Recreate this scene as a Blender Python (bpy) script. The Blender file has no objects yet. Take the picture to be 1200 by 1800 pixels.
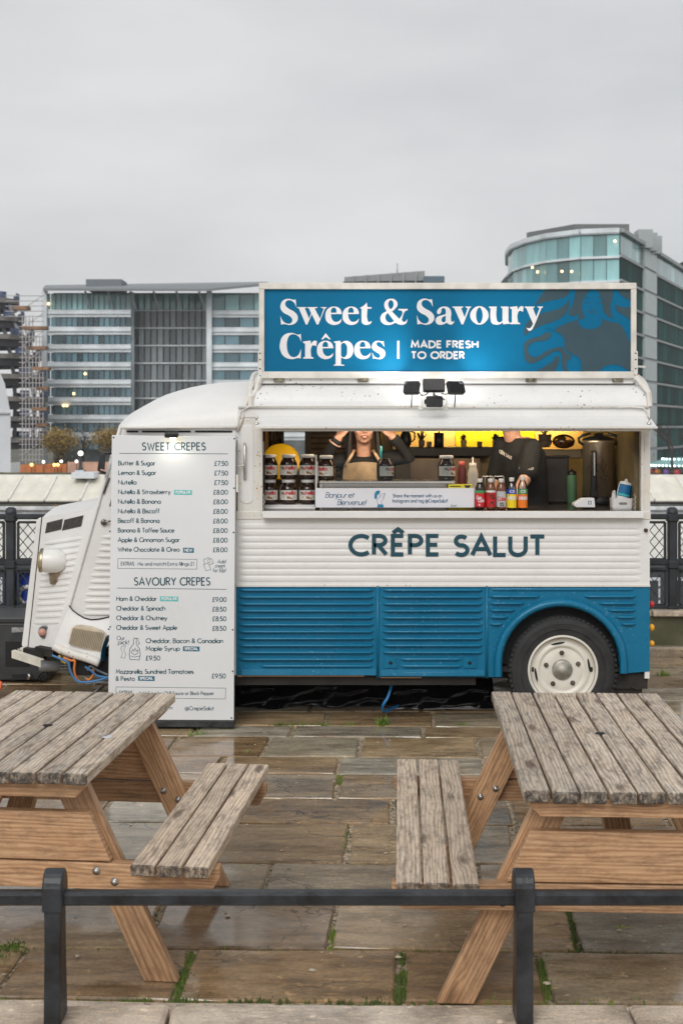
import bpy, bmesh, math, random
from mathutils import Vector, Matrix, Euler
R = math.radians
sin, cos, pi = math.sin, math.cos, math.pi
rnd = random.Random(7)
sc = bpy.context.scene
col = sc.collection

# ------------------------------------------------------------------ camera, sky, sun, exposure
F, CZ, HY = 2300.0, 1.9, 750.0          # focal length in photo pixels, eye height, horizon row
cam = bpy.data.cameras.new('camera')
cam.sensor_fit = 'VERTICAL'; cam.sensor_height = 36.0; cam.sensor_width = 24.0
cam.lens = 36.0 * F / 1800.0
cam.shift_y = -150.0 / 1800.0
cam.clip_start = 0.1; cam.clip_end = 3000
cam.dof.use_dof = True; cam.dof.focus_distance = 6.6; cam.dof.aperture_fstop = 5.6
camo = bpy.data.objects.new('camera', cam); col.objects.link(camo)
camo.location = (0, 0, CZ); camo.rotation_euler = (R(90), 0, 0)
sc.camera = camo

world = bpy.data.worlds.new("World"); sc.world = world; world.use_nodes = True
wn, wl = world.node_tree.nodes, world.node_tree.links
wn.clear()
w_out = wn.new('ShaderNodeOutputWorld'); w_bg = wn.new('ShaderNodeBackground')
w_sky = wn.new('ShaderNodeTexSky'); w_sky.sky_type = 'NISHITA'; w_sky.sun_disc = False
w_sky.sun_elevation = R(38); w_sky.sun_rotation = R(200)
w_tc = wn.new('ShaderNodeTexCoord'); w_map = wn.new('ShaderNodeMapping')
w_map.inputs['Scale'].default_value = (1.6, 1.6, 5.0)
w_noise = wn.new('ShaderNodeTexNoise'); w_noise.inputs['Scale'].default_value = 2.1
w_noise.inputs['Detail'].default_value = 5; w_noise.inputs['Roughness'].default_value = .5
w_ramp = wn.new('ShaderNodeValToRGB')
w_ramp.color_ramp.elements[0].position = .3; w_ramp.color_ramp.elements[0].color = (5.75, 5.8, 5.9, 1)
w_ramp.color_ramp.elements[1].position = .7; w_ramp.color_ramp.elements[1].color = (7.3, 7.3, 7.33, 1)
w_mix = wn.new('ShaderNodeMixRGB'); w_mix.inputs[0].default_value = .93      # closed cloud cover over the clear sky
wl.new(w_tc.outputs['Generated'], w_map.inputs[0]); wl.new(w_map.outputs[0], w_noise.inputs[0])
wl.new(w_noise.outputs[0], w_ramp.inputs[0]); wl.new(w_sky.outputs[0], w_mix.inputs[1])
wl.new(w_ramp.outputs[0], w_mix.inputs[2]); wl.new(w_mix.outputs[0], w_bg.inputs[0])
w_bg.inputs[1].default_value = .083
wl.new(w_bg.outputs[0], w_out.inputs[0])

sun = bpy.data.lights.new('sun', 'SUN'); sun.energy = 1.3; sun.angle = R(35); sun.color = (1, .97, .93)
suno = bpy.data.objects.new('sun', sun); col.objects.link(suno)
suno.rotation_euler = (R(52), 0, R(-14))

sc.view_settings.view_transform = 'Standard'; sc.view_settings.look = 'None'
sc.view_settings.gamma = 1; sc.view_settings.use_curve_mapping = False
sc.view_settings.exposure = .38
sc.render.engine = 'CYCLES'
sc.cycles.use_denoising = True
sc.cycles.denoising_prefilter = 'ACCURATE'
sc.cycles.max_bounces = 6; sc.cycles.diffuse_bounces = 3; sc.cycles.glossy_bounces = 3
sc.cycles.transparent_max_bounces = 8; sc.cycles.caustics_reflective = False; sc.cycles.caustics_refractive = False
sc.cycles.sample_clamp_indirect = 4

def P(px, py, Y):
    return Vector(((px - 600) / F * Y, Y, CZ - (py - HY) / F * Y))
def G(px, py, z=0):                       # the point of a level z seen at a photo pixel
    return P(px, py, (CZ - z) * F / (py - HY))

# ------------------------------------------------------------------ materials
def nodes_of(name):
    m = bpy.data.materials.new(name); m.use_nodes = True
    nt = m.node_tree; b = nt.nodes['Principled BSDF']
    return m, nt.nodes, nt.links, b
def c4(c): return (c[0], c[1], c[2], 1)
def noise(n, l, vec, scale, detail=4, rough=.55, mapscale=None):
    t = n.new('ShaderNodeTexNoise'); t.inputs['Scale'].default_value = scale
    t.inputs['Detail'].default_value = detail; t.inputs['Roughness'].default_value = rough
    if mapscale:
        mp = n.new('ShaderNodeMapping'); mp.inputs['Scale'].default_value = mapscale
        l.new(vec, mp.inputs[0]); l.new(mp.outputs[0], t.inputs[0])
    else: l.new(vec, t.inputs[0])
    return t.outputs[0]
def ramp(n, l, fac, stops):
    r = n.new('ShaderNodeValToRGB'); e = r.color_ramp.elements
    while len(e) < len(stops): e.new(.5)
    for k, (p, c) in enumerate(stops): e[k].position = p; e[k].color = c4(c) if not isinstance(c, (int, float)) else (c, c, c, 1)
    l.new(fac, r.inputs[0]); return r.outputs[0]
def mixc(n, l, fac, a, b, mode='MIX'):
    m = n.new('ShaderNodeMixRGB'); m.blend_type = mode
    for k, x in ((0, fac), (1, a), (2, b)):
        if isinstance(x, (int, float)): m.inputs[k].default_value = x
        elif isinstance(x, tuple): m.inputs[k].default_value = c4(x)
        else: l.new(x, m.inputs[k])
    return m.outputs[0]
def math_(n, l, op, a, b=0.0):
    m = n.new('ShaderNodeMath'); m.operation = op
    for k, x in ((0, a), (1, b)):
        if isinstance(x, (int, float)): m.inputs[k].default_value = x
        else: l.new(x, m.inputs[k])
    return m.outputs[0]
def bumpn(n, l, b, h, strength=.3, dist=.01):
    bp = n.new('ShaderNodeBump'); bp.inputs['Strength'].default_value = strength; bp.inputs['Distance'].default_value = dist
    l.new(h, bp.inputs['Height']); l.new(bp.outputs[0], b.inputs['Normal'])
def objcoord(n): return n.new('ShaderNodeTexCoord').outputs['Object']
def objrand(n): return n.new('ShaderNodeObjectInfo').outputs['Random']
MATS = {}
def pm(name, c, rough=.5, metal=0, var=.08, vs=6, bump=0, bs=60, spec=.5, emit=None, es=0, rv=.08, rand=0, coat=0):
    """plain procedural paint/metal/plastic with uneven colour, gloss and relief"""
    if name in MATS: return MATS[name]
    m, n, l, b = nodes_of(name)
    oc = objcoord(n); nz = noise(n, l, oc, vs, 5)
    lo = tuple(max(0, x * (1 - var * 2)) for x in c); hi = tuple(min(1, x * (1 + var)) for x in c)
    cc = ramp(n, l, nz, [(.3, lo), (.65, hi)])
    if rand:
        v = n.new('ShaderNodeHueSaturation'); l.new(cc, v.inputs['Color'])
        l.new(math_(n, l, 'ADD', math_(n, l, 'MULTIPLY', objrand(n), rand * 2), 1 - rand), v.inputs['Value']); cc = v.outputs[0]
    l.new(cc, b.inputs['Base Color'])
    l.new(ramp(n, l, nz, [(.3, max(.02, rough - rv)), (.7, min(1, rough + rv))]), b.inputs['Roughness'])
    b.inputs['Metallic'].default_value = metal; b.inputs['Specular IOR Level'].default_value = spec
    if coat: b.inputs['Coat Weight'].default_value = coat
    if bump: bumpn(n, l, b, noise(n, l, oc, bs, 4), bump)
    if emit: b.inputs['Emission Color'].default_value = c4(emit); b.inputs['Emission Strength'].default_value = es
    MATS[name] = m; return m

def paint_mat(name, c, rust=(.30, .15, .05), specks=.0, grime=.35, rough=.38, streak=1, run=(.72, .64, .5)):
    m, n, l, b = nodes_of(name)
    geo = n.new('ShaderNodeNewGeometry').outputs['Position']
    nz = noise(n, l, geo, 3.0, 6, .6); nf = noise(n, l, geo, 26, 5, .65)
    base = ramp(n, l, nz, [(.25, tuple(x * .9 for x in c)), (.7, c)])
    st = noise(n, l, geo, 5, 5, .6, (9, 9, 1.0))                     # rain streaks running down
    dm = ramp(n, l, st, [(.56, 0), (.8, grime * streak)])
    base = mixc(n, l, dm, base, tuple(x * y for x, y in zip(c, run)))
    blot = ramp(n, l, nf, [(.58, 0), (.72, grime)])
    base = mixc(n, l, blot, base, tuple(x * .72 for x in c))
    vr = n.new('ShaderNodeTexVoronoi'); vr.inputs['Scale'].default_value = 30; l.new(geo, vr.inputs[0])
    gate = ramp(n, l, noise(n, l, geo, 2.2, 2), [(.46, 0), (.56, 1)])
    sp = math_(n, l, 'MULTIPLY', ramp(n, l, vr.outputs[0], [(.13, 1), (.22, 0)]), gate)
    sp = math_(n, l, 'MULTIPLY', sp, specks)
    base = mixc(n, l, sp, base, rust)
    l.new(base, b.inputs['Base Color'])
    l.new(ramp(n, l, nz, [(.3, rough - .08), (.7, rough + .14)]), b.inputs['Roughness']); b.inputs['Specular IOR Level'].default_value = .38
    bumpn(n, l, b, noise(n, l, geo, 6, 4, .6), .30, .025)
    MATS[name] = m; return m

def wood_mat(name, stops, grey, dark_amt, stain, rough=.62, bump=.5, endg=None):
    """grain follows the per-vertex 'grain' vector (along, across, through)"""
    m, n, l, b = nodes_of(name)
    at = n.new('ShaderNodeAttribute'); at.attribute_name = 'grain'; v0 = at.outputs['Vector']
    off = n.new('ShaderNodeVectorMath'); off.operation = 'MULTIPLY_ADD'
    cmb = n.new('ShaderNodeCombineXYZ')
    rd = objrand(n)
    l.new(math_(n, l, 'MULTIPLY', rd, 37.0), cmb.inputs[0]); l.new(math_(n, l, 'MULTIPLY', rd, 11.0), cmb.inputs[1])
    va = n.new('ShaderNodeVectorMath'); va.operation = 'ADD'; l.new(v0, va.inputs[0]); l.new(cmb.outputs[0], va.inputs[1])
    v = va.outputs[0]
    # knots: bend the rings
    vor = n.new('ShaderNodeTexVoronoi'); vor.inputs['Scale'].default_value = 1.0
    mp = n.new('ShaderNodeMapping'); mp.inputs['Scale'].default_value = (2.6, 9, 2); l.new(v, mp.inputs[0]); l.new(mp.outputs[0], vor.inputs[0])
    kd = vor.outputs['Distance']
    kn = ramp(n, l, kd, [(.10, 1), (.20, 0)])
    wob = noise(n, l, v, 3, 3, .5, (.55, 3.4, 3.4))
    sep = n.new('ShaderNodeSeparateXYZ'); l.new(v, sep.inputs[0])
    rings = math_(n, l, 'ADD', math_(n, l, 'MULTIPLY', sep.outputs[1], 430), math_(n, l, 'MULTIPLY', wob, 30))
    rings = math_(n, l, 'ADD', rings, math_(n, l, 'MULTIPLY', ramp(n, l, kd, [(.0, 1), (.28, 0)]), 12))
    ring = math_(n, l, 'ADD', math_(n, l, 'MULTIPLY', math_(n, l, 'SINE', rings), .5), .5)
    fine = noise(n, l, v, 60, 5, .8, (.05, 2.0, 2.0))
    gmix = math_(n, l, 'ADD', math_(n, l, 'MULTIPLY', ring, .20), math_(n, l, 'MULTIPLY', fine, .80))
    base = ramp(n, l, gmix, stops)
    blot = noise(n, l, v, 5, 5, .65, (.9, 2.5, 2.5))
    base = mixc(n, l, ramp(n, l, blot, [(.38, 0), (.62, grey[1])]), base, mixc(n, l, .5, base, grey[0]))
    blk = noise(n, l, v, 16, 8, .82, (.6, 2.2, 2))
    base = mixc(n, l, ramp(n, l, blk, [(.47, 0), (.62, dark_amt)]), base, stain)
    base = mixc(n, l, math_(n, l, 'MULTIPLY', kn, .75), base, (.07, .035, .016))
    if endg:                                                        # black weathered end grain
        nn = n.new('ShaderNodeSeparateXYZ'); l.new(n.new('ShaderNodeTexCoord').outputs['Normal'], nn.inputs[0])
        em_ = math_(n, l, 'MULTIPLY', math_(n, l, 'GREATER_THAN', math_(n, l, 'ABSOLUTE', nn.outputs[1]), .6), ramp(n, l, blk, [(.34, .15), (.56, .95)]))
        base = mixc(n, l, em_, base, endg)
    hv = n.new('ShaderNodeHueSaturation'); l.new(base, hv.inputs['Color'])
    l.new(math_(n, l, 'ADD', math_(n, l, 'MULTIPLY', rd, .34), .82), hv.inputs['Value']); base = hv.outputs[0]
    l.new(base, b.inputs['Base Color'])
    l.new(ramp(n, l, blot, [(.3, rough - .2), (.7, rough + .1)]), b.inputs['Roughness'])
    bumpn(n, l, b, gmix, bump, .004)
    MATS[name] = m; return m

def stone_mat(name, cols, wet=.5, scale=1.0, streak=(1, 3.5, 1)):
    m, n, l, b = nodes_of(name)
    geo = n.new('ShaderNodeNewGeometry').outputs['Position']
    rd = objrand(n)
    cmb = n.new('ShaderNodeCombineXYZ'); l.new(math_(n, l, 'MULTIPLY', rd, 50), cmb.inputs[2])
    va = n.new('ShaderNodeVectorMath'); va.operation = 'ADD'; l.new(geo, va.inputs[0]); l.new(cmb.outputs[0], va.inputs[1]); v = va.outputs[0]
    tone = ramp(n, l, rd, cols)
    big = noise(n, l, v, 3.2 * scale, 6, .62, streak)
    lay = noise(n, l, v, 9 * scale, 6, .7, (1, 4.5, 1))
    fin = noise(n, l, v, 60 * scale, 4, .7)
    c = mixc(n, l, ramp(n, l, big, [(.36, .1), (.62, 1)]), mixc(n, l, 1.0, tone, (.42, .40, .38), 'MULTIPLY'), tone)
    c = mixc(n, l, ramp(n, l, lay, [(.5, 0), (.72, .6)]), c, mixc(n, l, 1.0, tone, (1.45, 1.3, 1.1), 'MULTIPLY'))
    c = mixc(n, l, ramp(n, l, fin, [(.4, .0), (.7, .6)]), c, mixc(n, l, 1.0, c, (.45, .43, .4), 'MULTIPLY'))
    ve = n.new('ShaderNodeTexVoronoi'); ve.feature = 'DISTANCE_TO_EDGE'; ve.inputs['Scale'].default_value = 1.5
    wv = n.new('ShaderNodeVectorMath'); wv.operation = 'MULTIPLY_ADD'; nv = n.new('ShaderNodeTexNoise'); nv.inputs['Scale'].default_value = 4; nv.inputs['Detail'].default_value = 5
    l.new(v, nv.inputs[0]); l.new(nv.outputs['Color'], wv.inputs[0]); wv.inputs[1].default_value = (.9, .5, 0); l.new(v, wv.inputs[2]); l.new(wv.outputs[0], ve.inputs[0])
    crack = math_(n, l, 'MULTIPLY', ramp(n, l, ve.outputs[0], [(.004, 1), (.014, 0)]), ramp(n, l, noise(n, l, v, 1.3, 3), [(.5, 0), (.6, 1)]))
    c = mixc(n, l, math_(n, l, 'MULTIPLY', crack, .7), c, (.05, .04, .03))
    pale = ramp(n, l, noise(n, l, v, 22, 3, .5), [(.66, 0), (.72, .5)])
    c = mixc(n, l, pale, c, mixc(n, l, 1.0, tone, (1.7, 1.6, 1.5), 'MULTIPLY'))
    rusty = noise(n, l, v, 2.1, 4, .6)
    c = mixc(n, l, ramp(n, l, rusty, [(.56, 0), (.75, .5)]), c, (.17, .085, .03))
    l.new(c, b.inputs['Base Color'])
    sx = n.new('ShaderNodeSeparateXYZ'); l.new(geo, sx.inputs[0])
    low = math_(n, l, 'MULTIPLY', ramp(n, l, math_(n, l, 'MULTIPLY', math_(n, l, 'ADD', sx.outputs[0], 2.0), .33), [(.2, 1), (.62, 0)]), .11)   # the paving falls to the left: water gathers there
    pud = math_(n, l, 'ADD', noise(n, l, geo, .95, 4, .55), low)                             # wet film: smooth and shiny where water lies
    wetm = ramp(n, l, pud, [(.46, 0), (.55, 1)])
    rr = ramp(n, l, lay, [(.3, .30), (.7, .60)])
    rr = mixc(n, l, math_(n, l, 'MULTIPLY', wetm, wet), rr, (.07, .07, .07))
    l.new(rr, b.inputs['Roughness']); l.new(math_(n, l, 'ADD', .28, math_(n, l, 'MULTIPLY', wetm, .62)), b.inputs['Specular IOR Level'])
    bp = n.new('ShaderNodeBump'); bp.inputs['Distance'].default_value = .012
    l.new(math_(n, l, 'SUBTRACT', .62, math_(n, l, 'MULTIPLY', wetm, .42 * wet / .5)), bp.inputs['Strength'])
    hh = math_(n, l, 'SUBTRACT', math_(n, l, 'ADD', math_(n, l, 'MULTIPLY', lay, .8), math_(n, l, 'MULTIPLY', fin, .34)), math_(n, l, 'MULTIPLY', crack, .5))
    l.new(hh, bp.inputs['Height']); l.new(bp.outputs[0], b.inputs['Normal'])
    MATS[name] = m; return m

def glass_mat(name, tint=(1, 1, 1), op=.08, rough=.02):
    m, n, l, b = nodes_of(name)
    out = n['Material Output']; n.remove(b)
    tr = n.new('ShaderNodeBsdfTransparent'); tr.inputs[0].default_value = c4(tint)
    gl = n.new('ShaderNodeBsdfGlossy'); gl.inputs['Roughness'].default_value = rough
    fr = n.new('ShaderNodeFresnel'); fr.inputs[0].default_value = 1.45
    mx = n.new('ShaderNodeMixShader')
    l.new(math_(n, l, 'ADD', fr.outputs[0], op), mx.inputs[0]); l.new(tr.outputs[0], mx.inputs[1]); l.new(gl.outputs[0], mx.inputs[2])
    l.new(mx.outputs[0], out.inputs[0]); MATS[name] = m; return m

def foliage_mat(name, a, b_, c):
    m, n, l, b = nodes_of(name)
    oc = objcoord(n)
    nz = noise(n, l, oc, 1.3, 4, .7)
    l.new(ramp(n, l, nz, [(.3, a), (.5, b_), (.7, c)]), b.inputs['Base Color']); b.inputs['Roughness'].default_value = .6
    MATS[name] = m; return m

WHITE = paint_mat('white van paint', (.79, .785, .77), specks=.0, grime=.22)
WHITE_ROOF = paint_mat('white roof paint', (.80, .80, .79), rust=(.07, .06, .045), specks=.85, grime=.22)
WHITE_EDGE = paint_mat('white trim paint', (.74, .725, .68), rust=(.42, .22, .07), specks=.9, grime=.6, run=(.95, .62, .30))
BLUE = paint_mat('blue van paint', (.004, .160, .30), rust=(.20, .40, .55), specks=.35, grime=.25, rough=.27, streak=.4)
CREAM = pm('cream wheel paint', (.74, .71, .63), .35, var=.06)
SIGNBLUE = pm('sign blue print', (.001, .145, .295), .55, spec=.15, var=.05, vs=3)
SIGNGREY = pm('sign grey print', (.050, .090, .112), .55, spec=.15, var=.06)
SIGNWHITE = pm('sign white print', (.78, .78, .80), .4, var=.03)
ALU = pm('pale sign frame', (.72, .69, .63), .45, var=.1, vs=9, bump=.05)
NAVY = pm('navy print', (.006, .060, .090), .5, var=.05)
TEAL = pm('teal print', (.10, .52, .50), .5, var=.03)
TAGBLUE = pm('blue tag print', (.008, .14, .22), .5, var=.03)
BOARDW = pm('white menu board', (.72, .735, .75), .32, var=.025, vs=2)
BLACK = pm('black plastic', (.02, .021, .023), .42, var=.2)
BLACKM = pm('black matt', (.012, .012, .013), .8, var=.2)
DARKM = pm('dark chassis', (.022, .018, .015), .75, var=.4, bump=.3)
RUBBER = pm('tyre rubber', (.030, .030, .031), .78, var=.25, vs=14, bump=.25, bs=120)
CHROME = pm('bright metal', (.62, .60, .56), .28, 1, var=.15)
STEEL = pm('brushed steel', (.55, .53, .50), .3, 1, var=.12, vs=3)
IRON = pm('black painted iron', (.020, .023, .028), .4, var=.4, vs=11, bump=.25, bs=40)
FENCEM = pm('dark fence paint', (.028, .032, .038), .5, var=.3)
WHITEP = pm('white plastic', (.75, .75, .75), .4, var=.03)
LIDW = pm('jar lid', (.80, .79, .76), .4, var=.02)
COCOA = pm('hazelnut spread', (.030, .013, .008), .12, var=.2, vs=20, coat=.4)
RED = pm('red print', (.60, .015, .02), .45, var=.03)
ORANGE = pm('orange print', (.85, .20, .01), .4, var=.03)
YELLOW = pm('yellow print', (.88, .65, .01), .4, var=.03)
COBALT = pm('cobalt print', (.01, .06, .42), .4, var=.03)
GREENP = pm('green print', (.07, .30, .09), .45, var=.05)
LABELW = pm('paper label', (.74, .72, .66), .55, var=.03)
BREAD = pm('toast print', (.45, .22, .07), .5, var=.2, vs=50)
TABW = wood_mat('weathered table wood', [(.30, (.23, .175, .125)), (.47, (.49, .405, .315)), (.66, (.68, .59, .48))], ((.40, .27, .17), .55), .72, (.062, .052, .046), endg=(.03, .026, .022))
BENW = wood_mat('weathered bench wood', [(.30, (.30, .205, .13)), (.47, (.57, .435, .31)), (.66, (.74, .61, .47))], ((.40, .37, .33), .45), .62, (.08, .06, .05), endg=(.05, .037, .028))
PINE = wood_mat('stained pine wood', [(.28, (.27, .135, .065)), (.48, (.50, .285, .15)), (.70, (.66, .42, .24))], ((.42, .30, .19), .35), .5, (.13, .07, .035), rough=.55, bump=.3)
SLAB = stone_mat('wet york stone', [(.0, (.40, .265, .14)), (.18, (.48, .43, .32)), (.36, (.31, .20, .105)), (.52, (.52, .39, .235)), (.68, (.28, .20, .125)), (.84, (.46, .43, .35)), (1, (.37, .26, .155))], wet=.9)
KERBM = stone_mat('pale coping stone', [(0, (.76, .65, .53)), (1, (.84, .74, .62))], wet=.25, scale=1.6, streak=(1, 1, 1))
BED = pm('sandy joint', (.42, .33, .23), .85, var=.5, vs=55, bump=1.0, bs=140)
MOSS = foliage_mat('moss green', (.05, .055, .02), (.09, .13, .02), (.20, .25, .03))

# ------------------------------------------------------------------ mesh builder
_CH = None
def _chamfer_topology():
    global _CH
    idx = {}; k = 0; S = (-1, 1)
    order = []
    for sx in S:
        for sy in S:
            for sz in S:
                for a in range(3):
                    idx[(sx, sy, sz, a)] = k; order.append((sx, sy, sz, a)); k += 1
    faces = []
    for a in range(3):
        o = [b for b in range(3) if b != a]
        for s in S:
            f = []
            for (p, q) in ((-1, -1), (1, -1), (1, 1), (-1, 1)):
                sg = [0, 0, 0]; sg[a] = s; sg[o[0]] = p; sg[o[1]] = q
                f.append(idx[(*sg, a)])
            faces.append(f)
        for p in S:
            for q in S:
                f = []
                for (e, t) in ((-1, 0), (1, 0), (1, 1), (-1, 1)):
                    sg = [0, 0, 0]; sg[a] = e; sg[o[0]] = p; sg[o[1]] = q
                    f.append(idx[(*sg, o[t])])
                faces.append(f)
    for sx in S:
        for sy in S:
            for sz in S: faces.append([idx[(sx, sy, sz, a)] for a in range(3)])
    pts = [Vector([s if b == a else s * .8 for b, s in enumerate((sx, sy, sz))]) for (sx, sy, sz, a) in order]
    out = []
    for f in faces:
        c = sum((pts[i] for i in f), Vector()) / len(f)
        nrm = (pts[f[1]] - pts[f[0]]).cross(pts[f[2]] - pts[f[0]])
        out.append(f if nrm.dot(c) > 0 else f[::-1])
    _CH = (order, out)
_chamfer_topology()
BOXF = [(0, 2, 3, 1), (4, 5, 7, 6), (0, 1, 5, 4), (2, 6, 7, 3), (0, 4, 6, 2), (1, 3, 7, 5)]

ORG = {}
class MB:
    def __init__(s): s.v = []; s.f = []; s.sm = []; s.g = []; s.mi = []; s.cur = 0
    def add(s, vs, fs, smooth=False, grain=None):
        b = len(s.v); s.v += [Vector(p) for p in vs]; s.f += [tuple(i + b for i in f) for f in fs]
        s.sm += [smooth] * len(fs); s.mi += [s.cur] * len(fs)
        s.g += (grain if grain else [Vector(p) for p in vs]); return s
    def box(s, c, size, rot=None, ch=0.0):
        c = Vector(c); hx = [x / 2 for x in size]
        ax = sorted(range(3), key=lambda k: -size[k])
        if ch <= 0:
            L = [Vector((sx * hx[0], sy * hx[1], sz * hx[2])) for sx in (-1, 1) for sy in (-1, 1) for sz in (-1, 1)]; fs = BOXF
        else:
            ch = min(ch, min(hx) * .8)
            L = [Vector([sg * (hx[b] if b == a else hx[b] - ch) for b, sg in enumerate((sx, sy, sz))]) for (sx, sy, sz, a) in _CH[0]]; fs = _CH[1]
        g = [Vector((p[ax[0]], p[ax[1]], p[ax[2]])) for p in L]
        if rot is not None: L = [rot @ p for p in L]
        return s.add([p + c for p in L], fs, False, g)
    def bar(s, p0, p1, w, t, up=(0, 0, 1), ch=0.0):
        """a straight bar from p0 to p1; w across 'up'-ish, t the other way"""
        p0, p1 = Vector(p0), Vector(p1); d = p1 - p0; L = d.length; x = d.normalized()
        y = Vector(up).cross(x)
        if y.length < 1e-6: y = Vector((1, 0, 0)).cross(x)
        y.normalize(); z = x.cross(y)
        return s.box((p0 + p1) / 2, (L, t, w), Matrix((x, y, z)).transposed(), ch)
    def prism(s, poly, ext, smooth=False):
        """poly: world points; ext: extrusion vector"""
        n = len(poly); poly = [Vector(p) for p in poly]; e = Vector(ext)
        fs = [tuple(range(n)), tuple(range(2 * n - 1, n - 1, -1))] + [(i, (i + 1) % n, n + (i + 1) % n, n + i) for i in range(n)]
        return s.add(poly + [p + e for p in poly], fs, smooth)
    def plank_prism(s, poly, ext, along):
        a = Vector(along).normalized(); b = len(s.v); s.prism(poly, ext); e = Vector(ext).normalized(); c = a.cross(e)
        for k in range(b, len(s.v)): p = s.v[k]; s.g[k] = Vector((p.dot(a), p.dot(c), p.dot(e)))
        return s
    def tube(s, pts, r, n=8, cap=True, smooth=True, flat=None):
        pts = [Vector(p) for p in pts]; m = len(pts)
        rs = r if isinstance(r, (list, tuple)) else [r] * m
        T = [(pts[min(i + 1, m - 1)] - pts[max(i - 1, 0)]).normalized() for i in range(m)]
        u = T[0].orthogonal().normalized(); vs = []; g = []; acc = 0
        for i in range(m):
            u = (u - T[i] * u.dot(T[i])); u = u.normalized() if u.length > 1e-6 else T[i].orthogonal().normalized()
            w = T[i].cross(u)
            if i: acc += (pts[i] - pts[i - 1]).length
            for k in range(n):
                a = 2 * pi * k / n; vs.append(pts[i] + (u * cos(a) + w * sin(a)) * rs[i]); g.append(Vector((acc, cos(a) * rs[i], sin(a) * rs[i])))
        fs = [(i * n + k, i * n + (k + 1) % n, (i + 1) * n + (k + 1) % n, (i + 1) * n + k) for i in range(m - 1) for k in range(n)]
        b = len(s.v); s.add(vs, fs, smooth, g)
        if cap:
            s.f += [tuple(b + k for k in range(n))[::-1], tuple(b + (m - 1) * n + k for k in range(n))]; s.sm += [False, False]; s.mi += [s.cur] * 2
        return s
    def lathe(s, prof, c, axis=(0, 0, 1), n=24, smooth=True, closed=False, a0=0, a1=2 * pi):
        c = Vector(c); z = Vector(axis).normalized()
        x = Vector((1, 0, 0)) if abs(z.x) < .9 else Vector((0, 1, 0))
        x = (x - z * x.dot(z)).normalized(); y = z.cross(x)
        full = abs(a1 - a0 - 2 * pi) < 1e-6; m = n if full else n + 1; vs = []
        for (r, h) in prof:
            for k in range(m):
                a = a0 + (a1 - a0) * k / n; vs.append(c + z * h + (x * cos(a) + y * sin(a)) * max(r, 1e-5))
        q = len(prof); fs = []
        for i in range(q - 1 + (1 if closed else 0)):
            j = (i + 1) % q
            for k in range(n): fs.append((i * m + k, i * m + (k + 1) % m, j * m + (k + 1) % m, j * m + k))
        return s.add(vs, fs, smooth)
    def ball(s, c, r, nu=12, nv=8, rot=None, smooth=True):
        r = (r, r, r) if isinstance(r, (int, float)) else r; c = Vector(c); vs = []
        for j in range(nv + 1):
            t = pi * j / nv
            for i in range(nu):
                a = 2 * pi * i / nu; p = Vector((r[0] * sin(t) * cos(a), r[1] * sin(t) * sin(a), r[2] * cos(t)))
                vs.append(c + (rot @ p if rot else p))
        fs = [(j * nu + i, (j + 1) * nu + i, (j + 1) * nu + (i + 1) % nu, j * nu + (i + 1) % nu) for j in range(nv) for i in range(nu)]
        return s.add(vs, fs, smooth)
    def grid(s, fn, nu, nv, smooth=True):
        vs = [fn(i / nu, j / nv) for j in range(nv + 1) for i in range(nu + 1)]
        fs = [(j * (nu + 1) + i, j * (nu + 1) + i + 1, (j + 1) * (nu + 1) + i + 1, (j + 1) * (nu + 1) + i) for j in range(nv) for i in range(nu)]
        return s.add(vs, fs, smooth)
    def mesh(s, name, mats, org=Vector(), clean=True):
        me = bpy.data.meshes.new(name)
        me.from_pydata([p - org for p in s.v], [], s.f)
        for m in (mats if isinstance(mats, (list, tuple)) else [mats]): me.materials.append(m)
        if me.polygons:
            me.polygons.foreach_set('use_smooth', s.sm); me.polygons.foreach_set('material_index', s.mi)
        at = me.attributes.new('grain', 'FLOAT_VECTOR', 'POINT')
        at.data.foreach_set('vector', [x for g in s.g for x in g])
        if clean:
            bm = bmesh.new(); bm.from_mesh(me)
            bmesh.ops.remove_doubles(bm, verts=[v for v in bm.verts if not v.link_faces or v.is_boundary], dist=2e-5)
            bmesh.ops.recalc_face_normals(bm, faces=bm.faces); bm.to_mesh(me); bm.free()
        me.update(); return me
    def build(s, name, mats, parent=None, base=None, bev=0, clean=True):
        """one object; verts are given in the thing's building space"""
        if parent is not None: org = ORG[parent.name]
        else: org = Vector(base) if base is not None else Vector()
        o = bpy.data.objects.new(name, s.mesh(name, mats, org, clean)); col.objects.link(o)
        if parent is not None: o.parent = parent
        else: o.location = org
        ORG[o.name] = org
        if bev:
            b = o.modifiers.new('edge', 'BEVEL'); b.width = bev; b.segments = 2; b.limit_method = 'ANGLE'; b.angle_limit = R(40)
        return o

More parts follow.
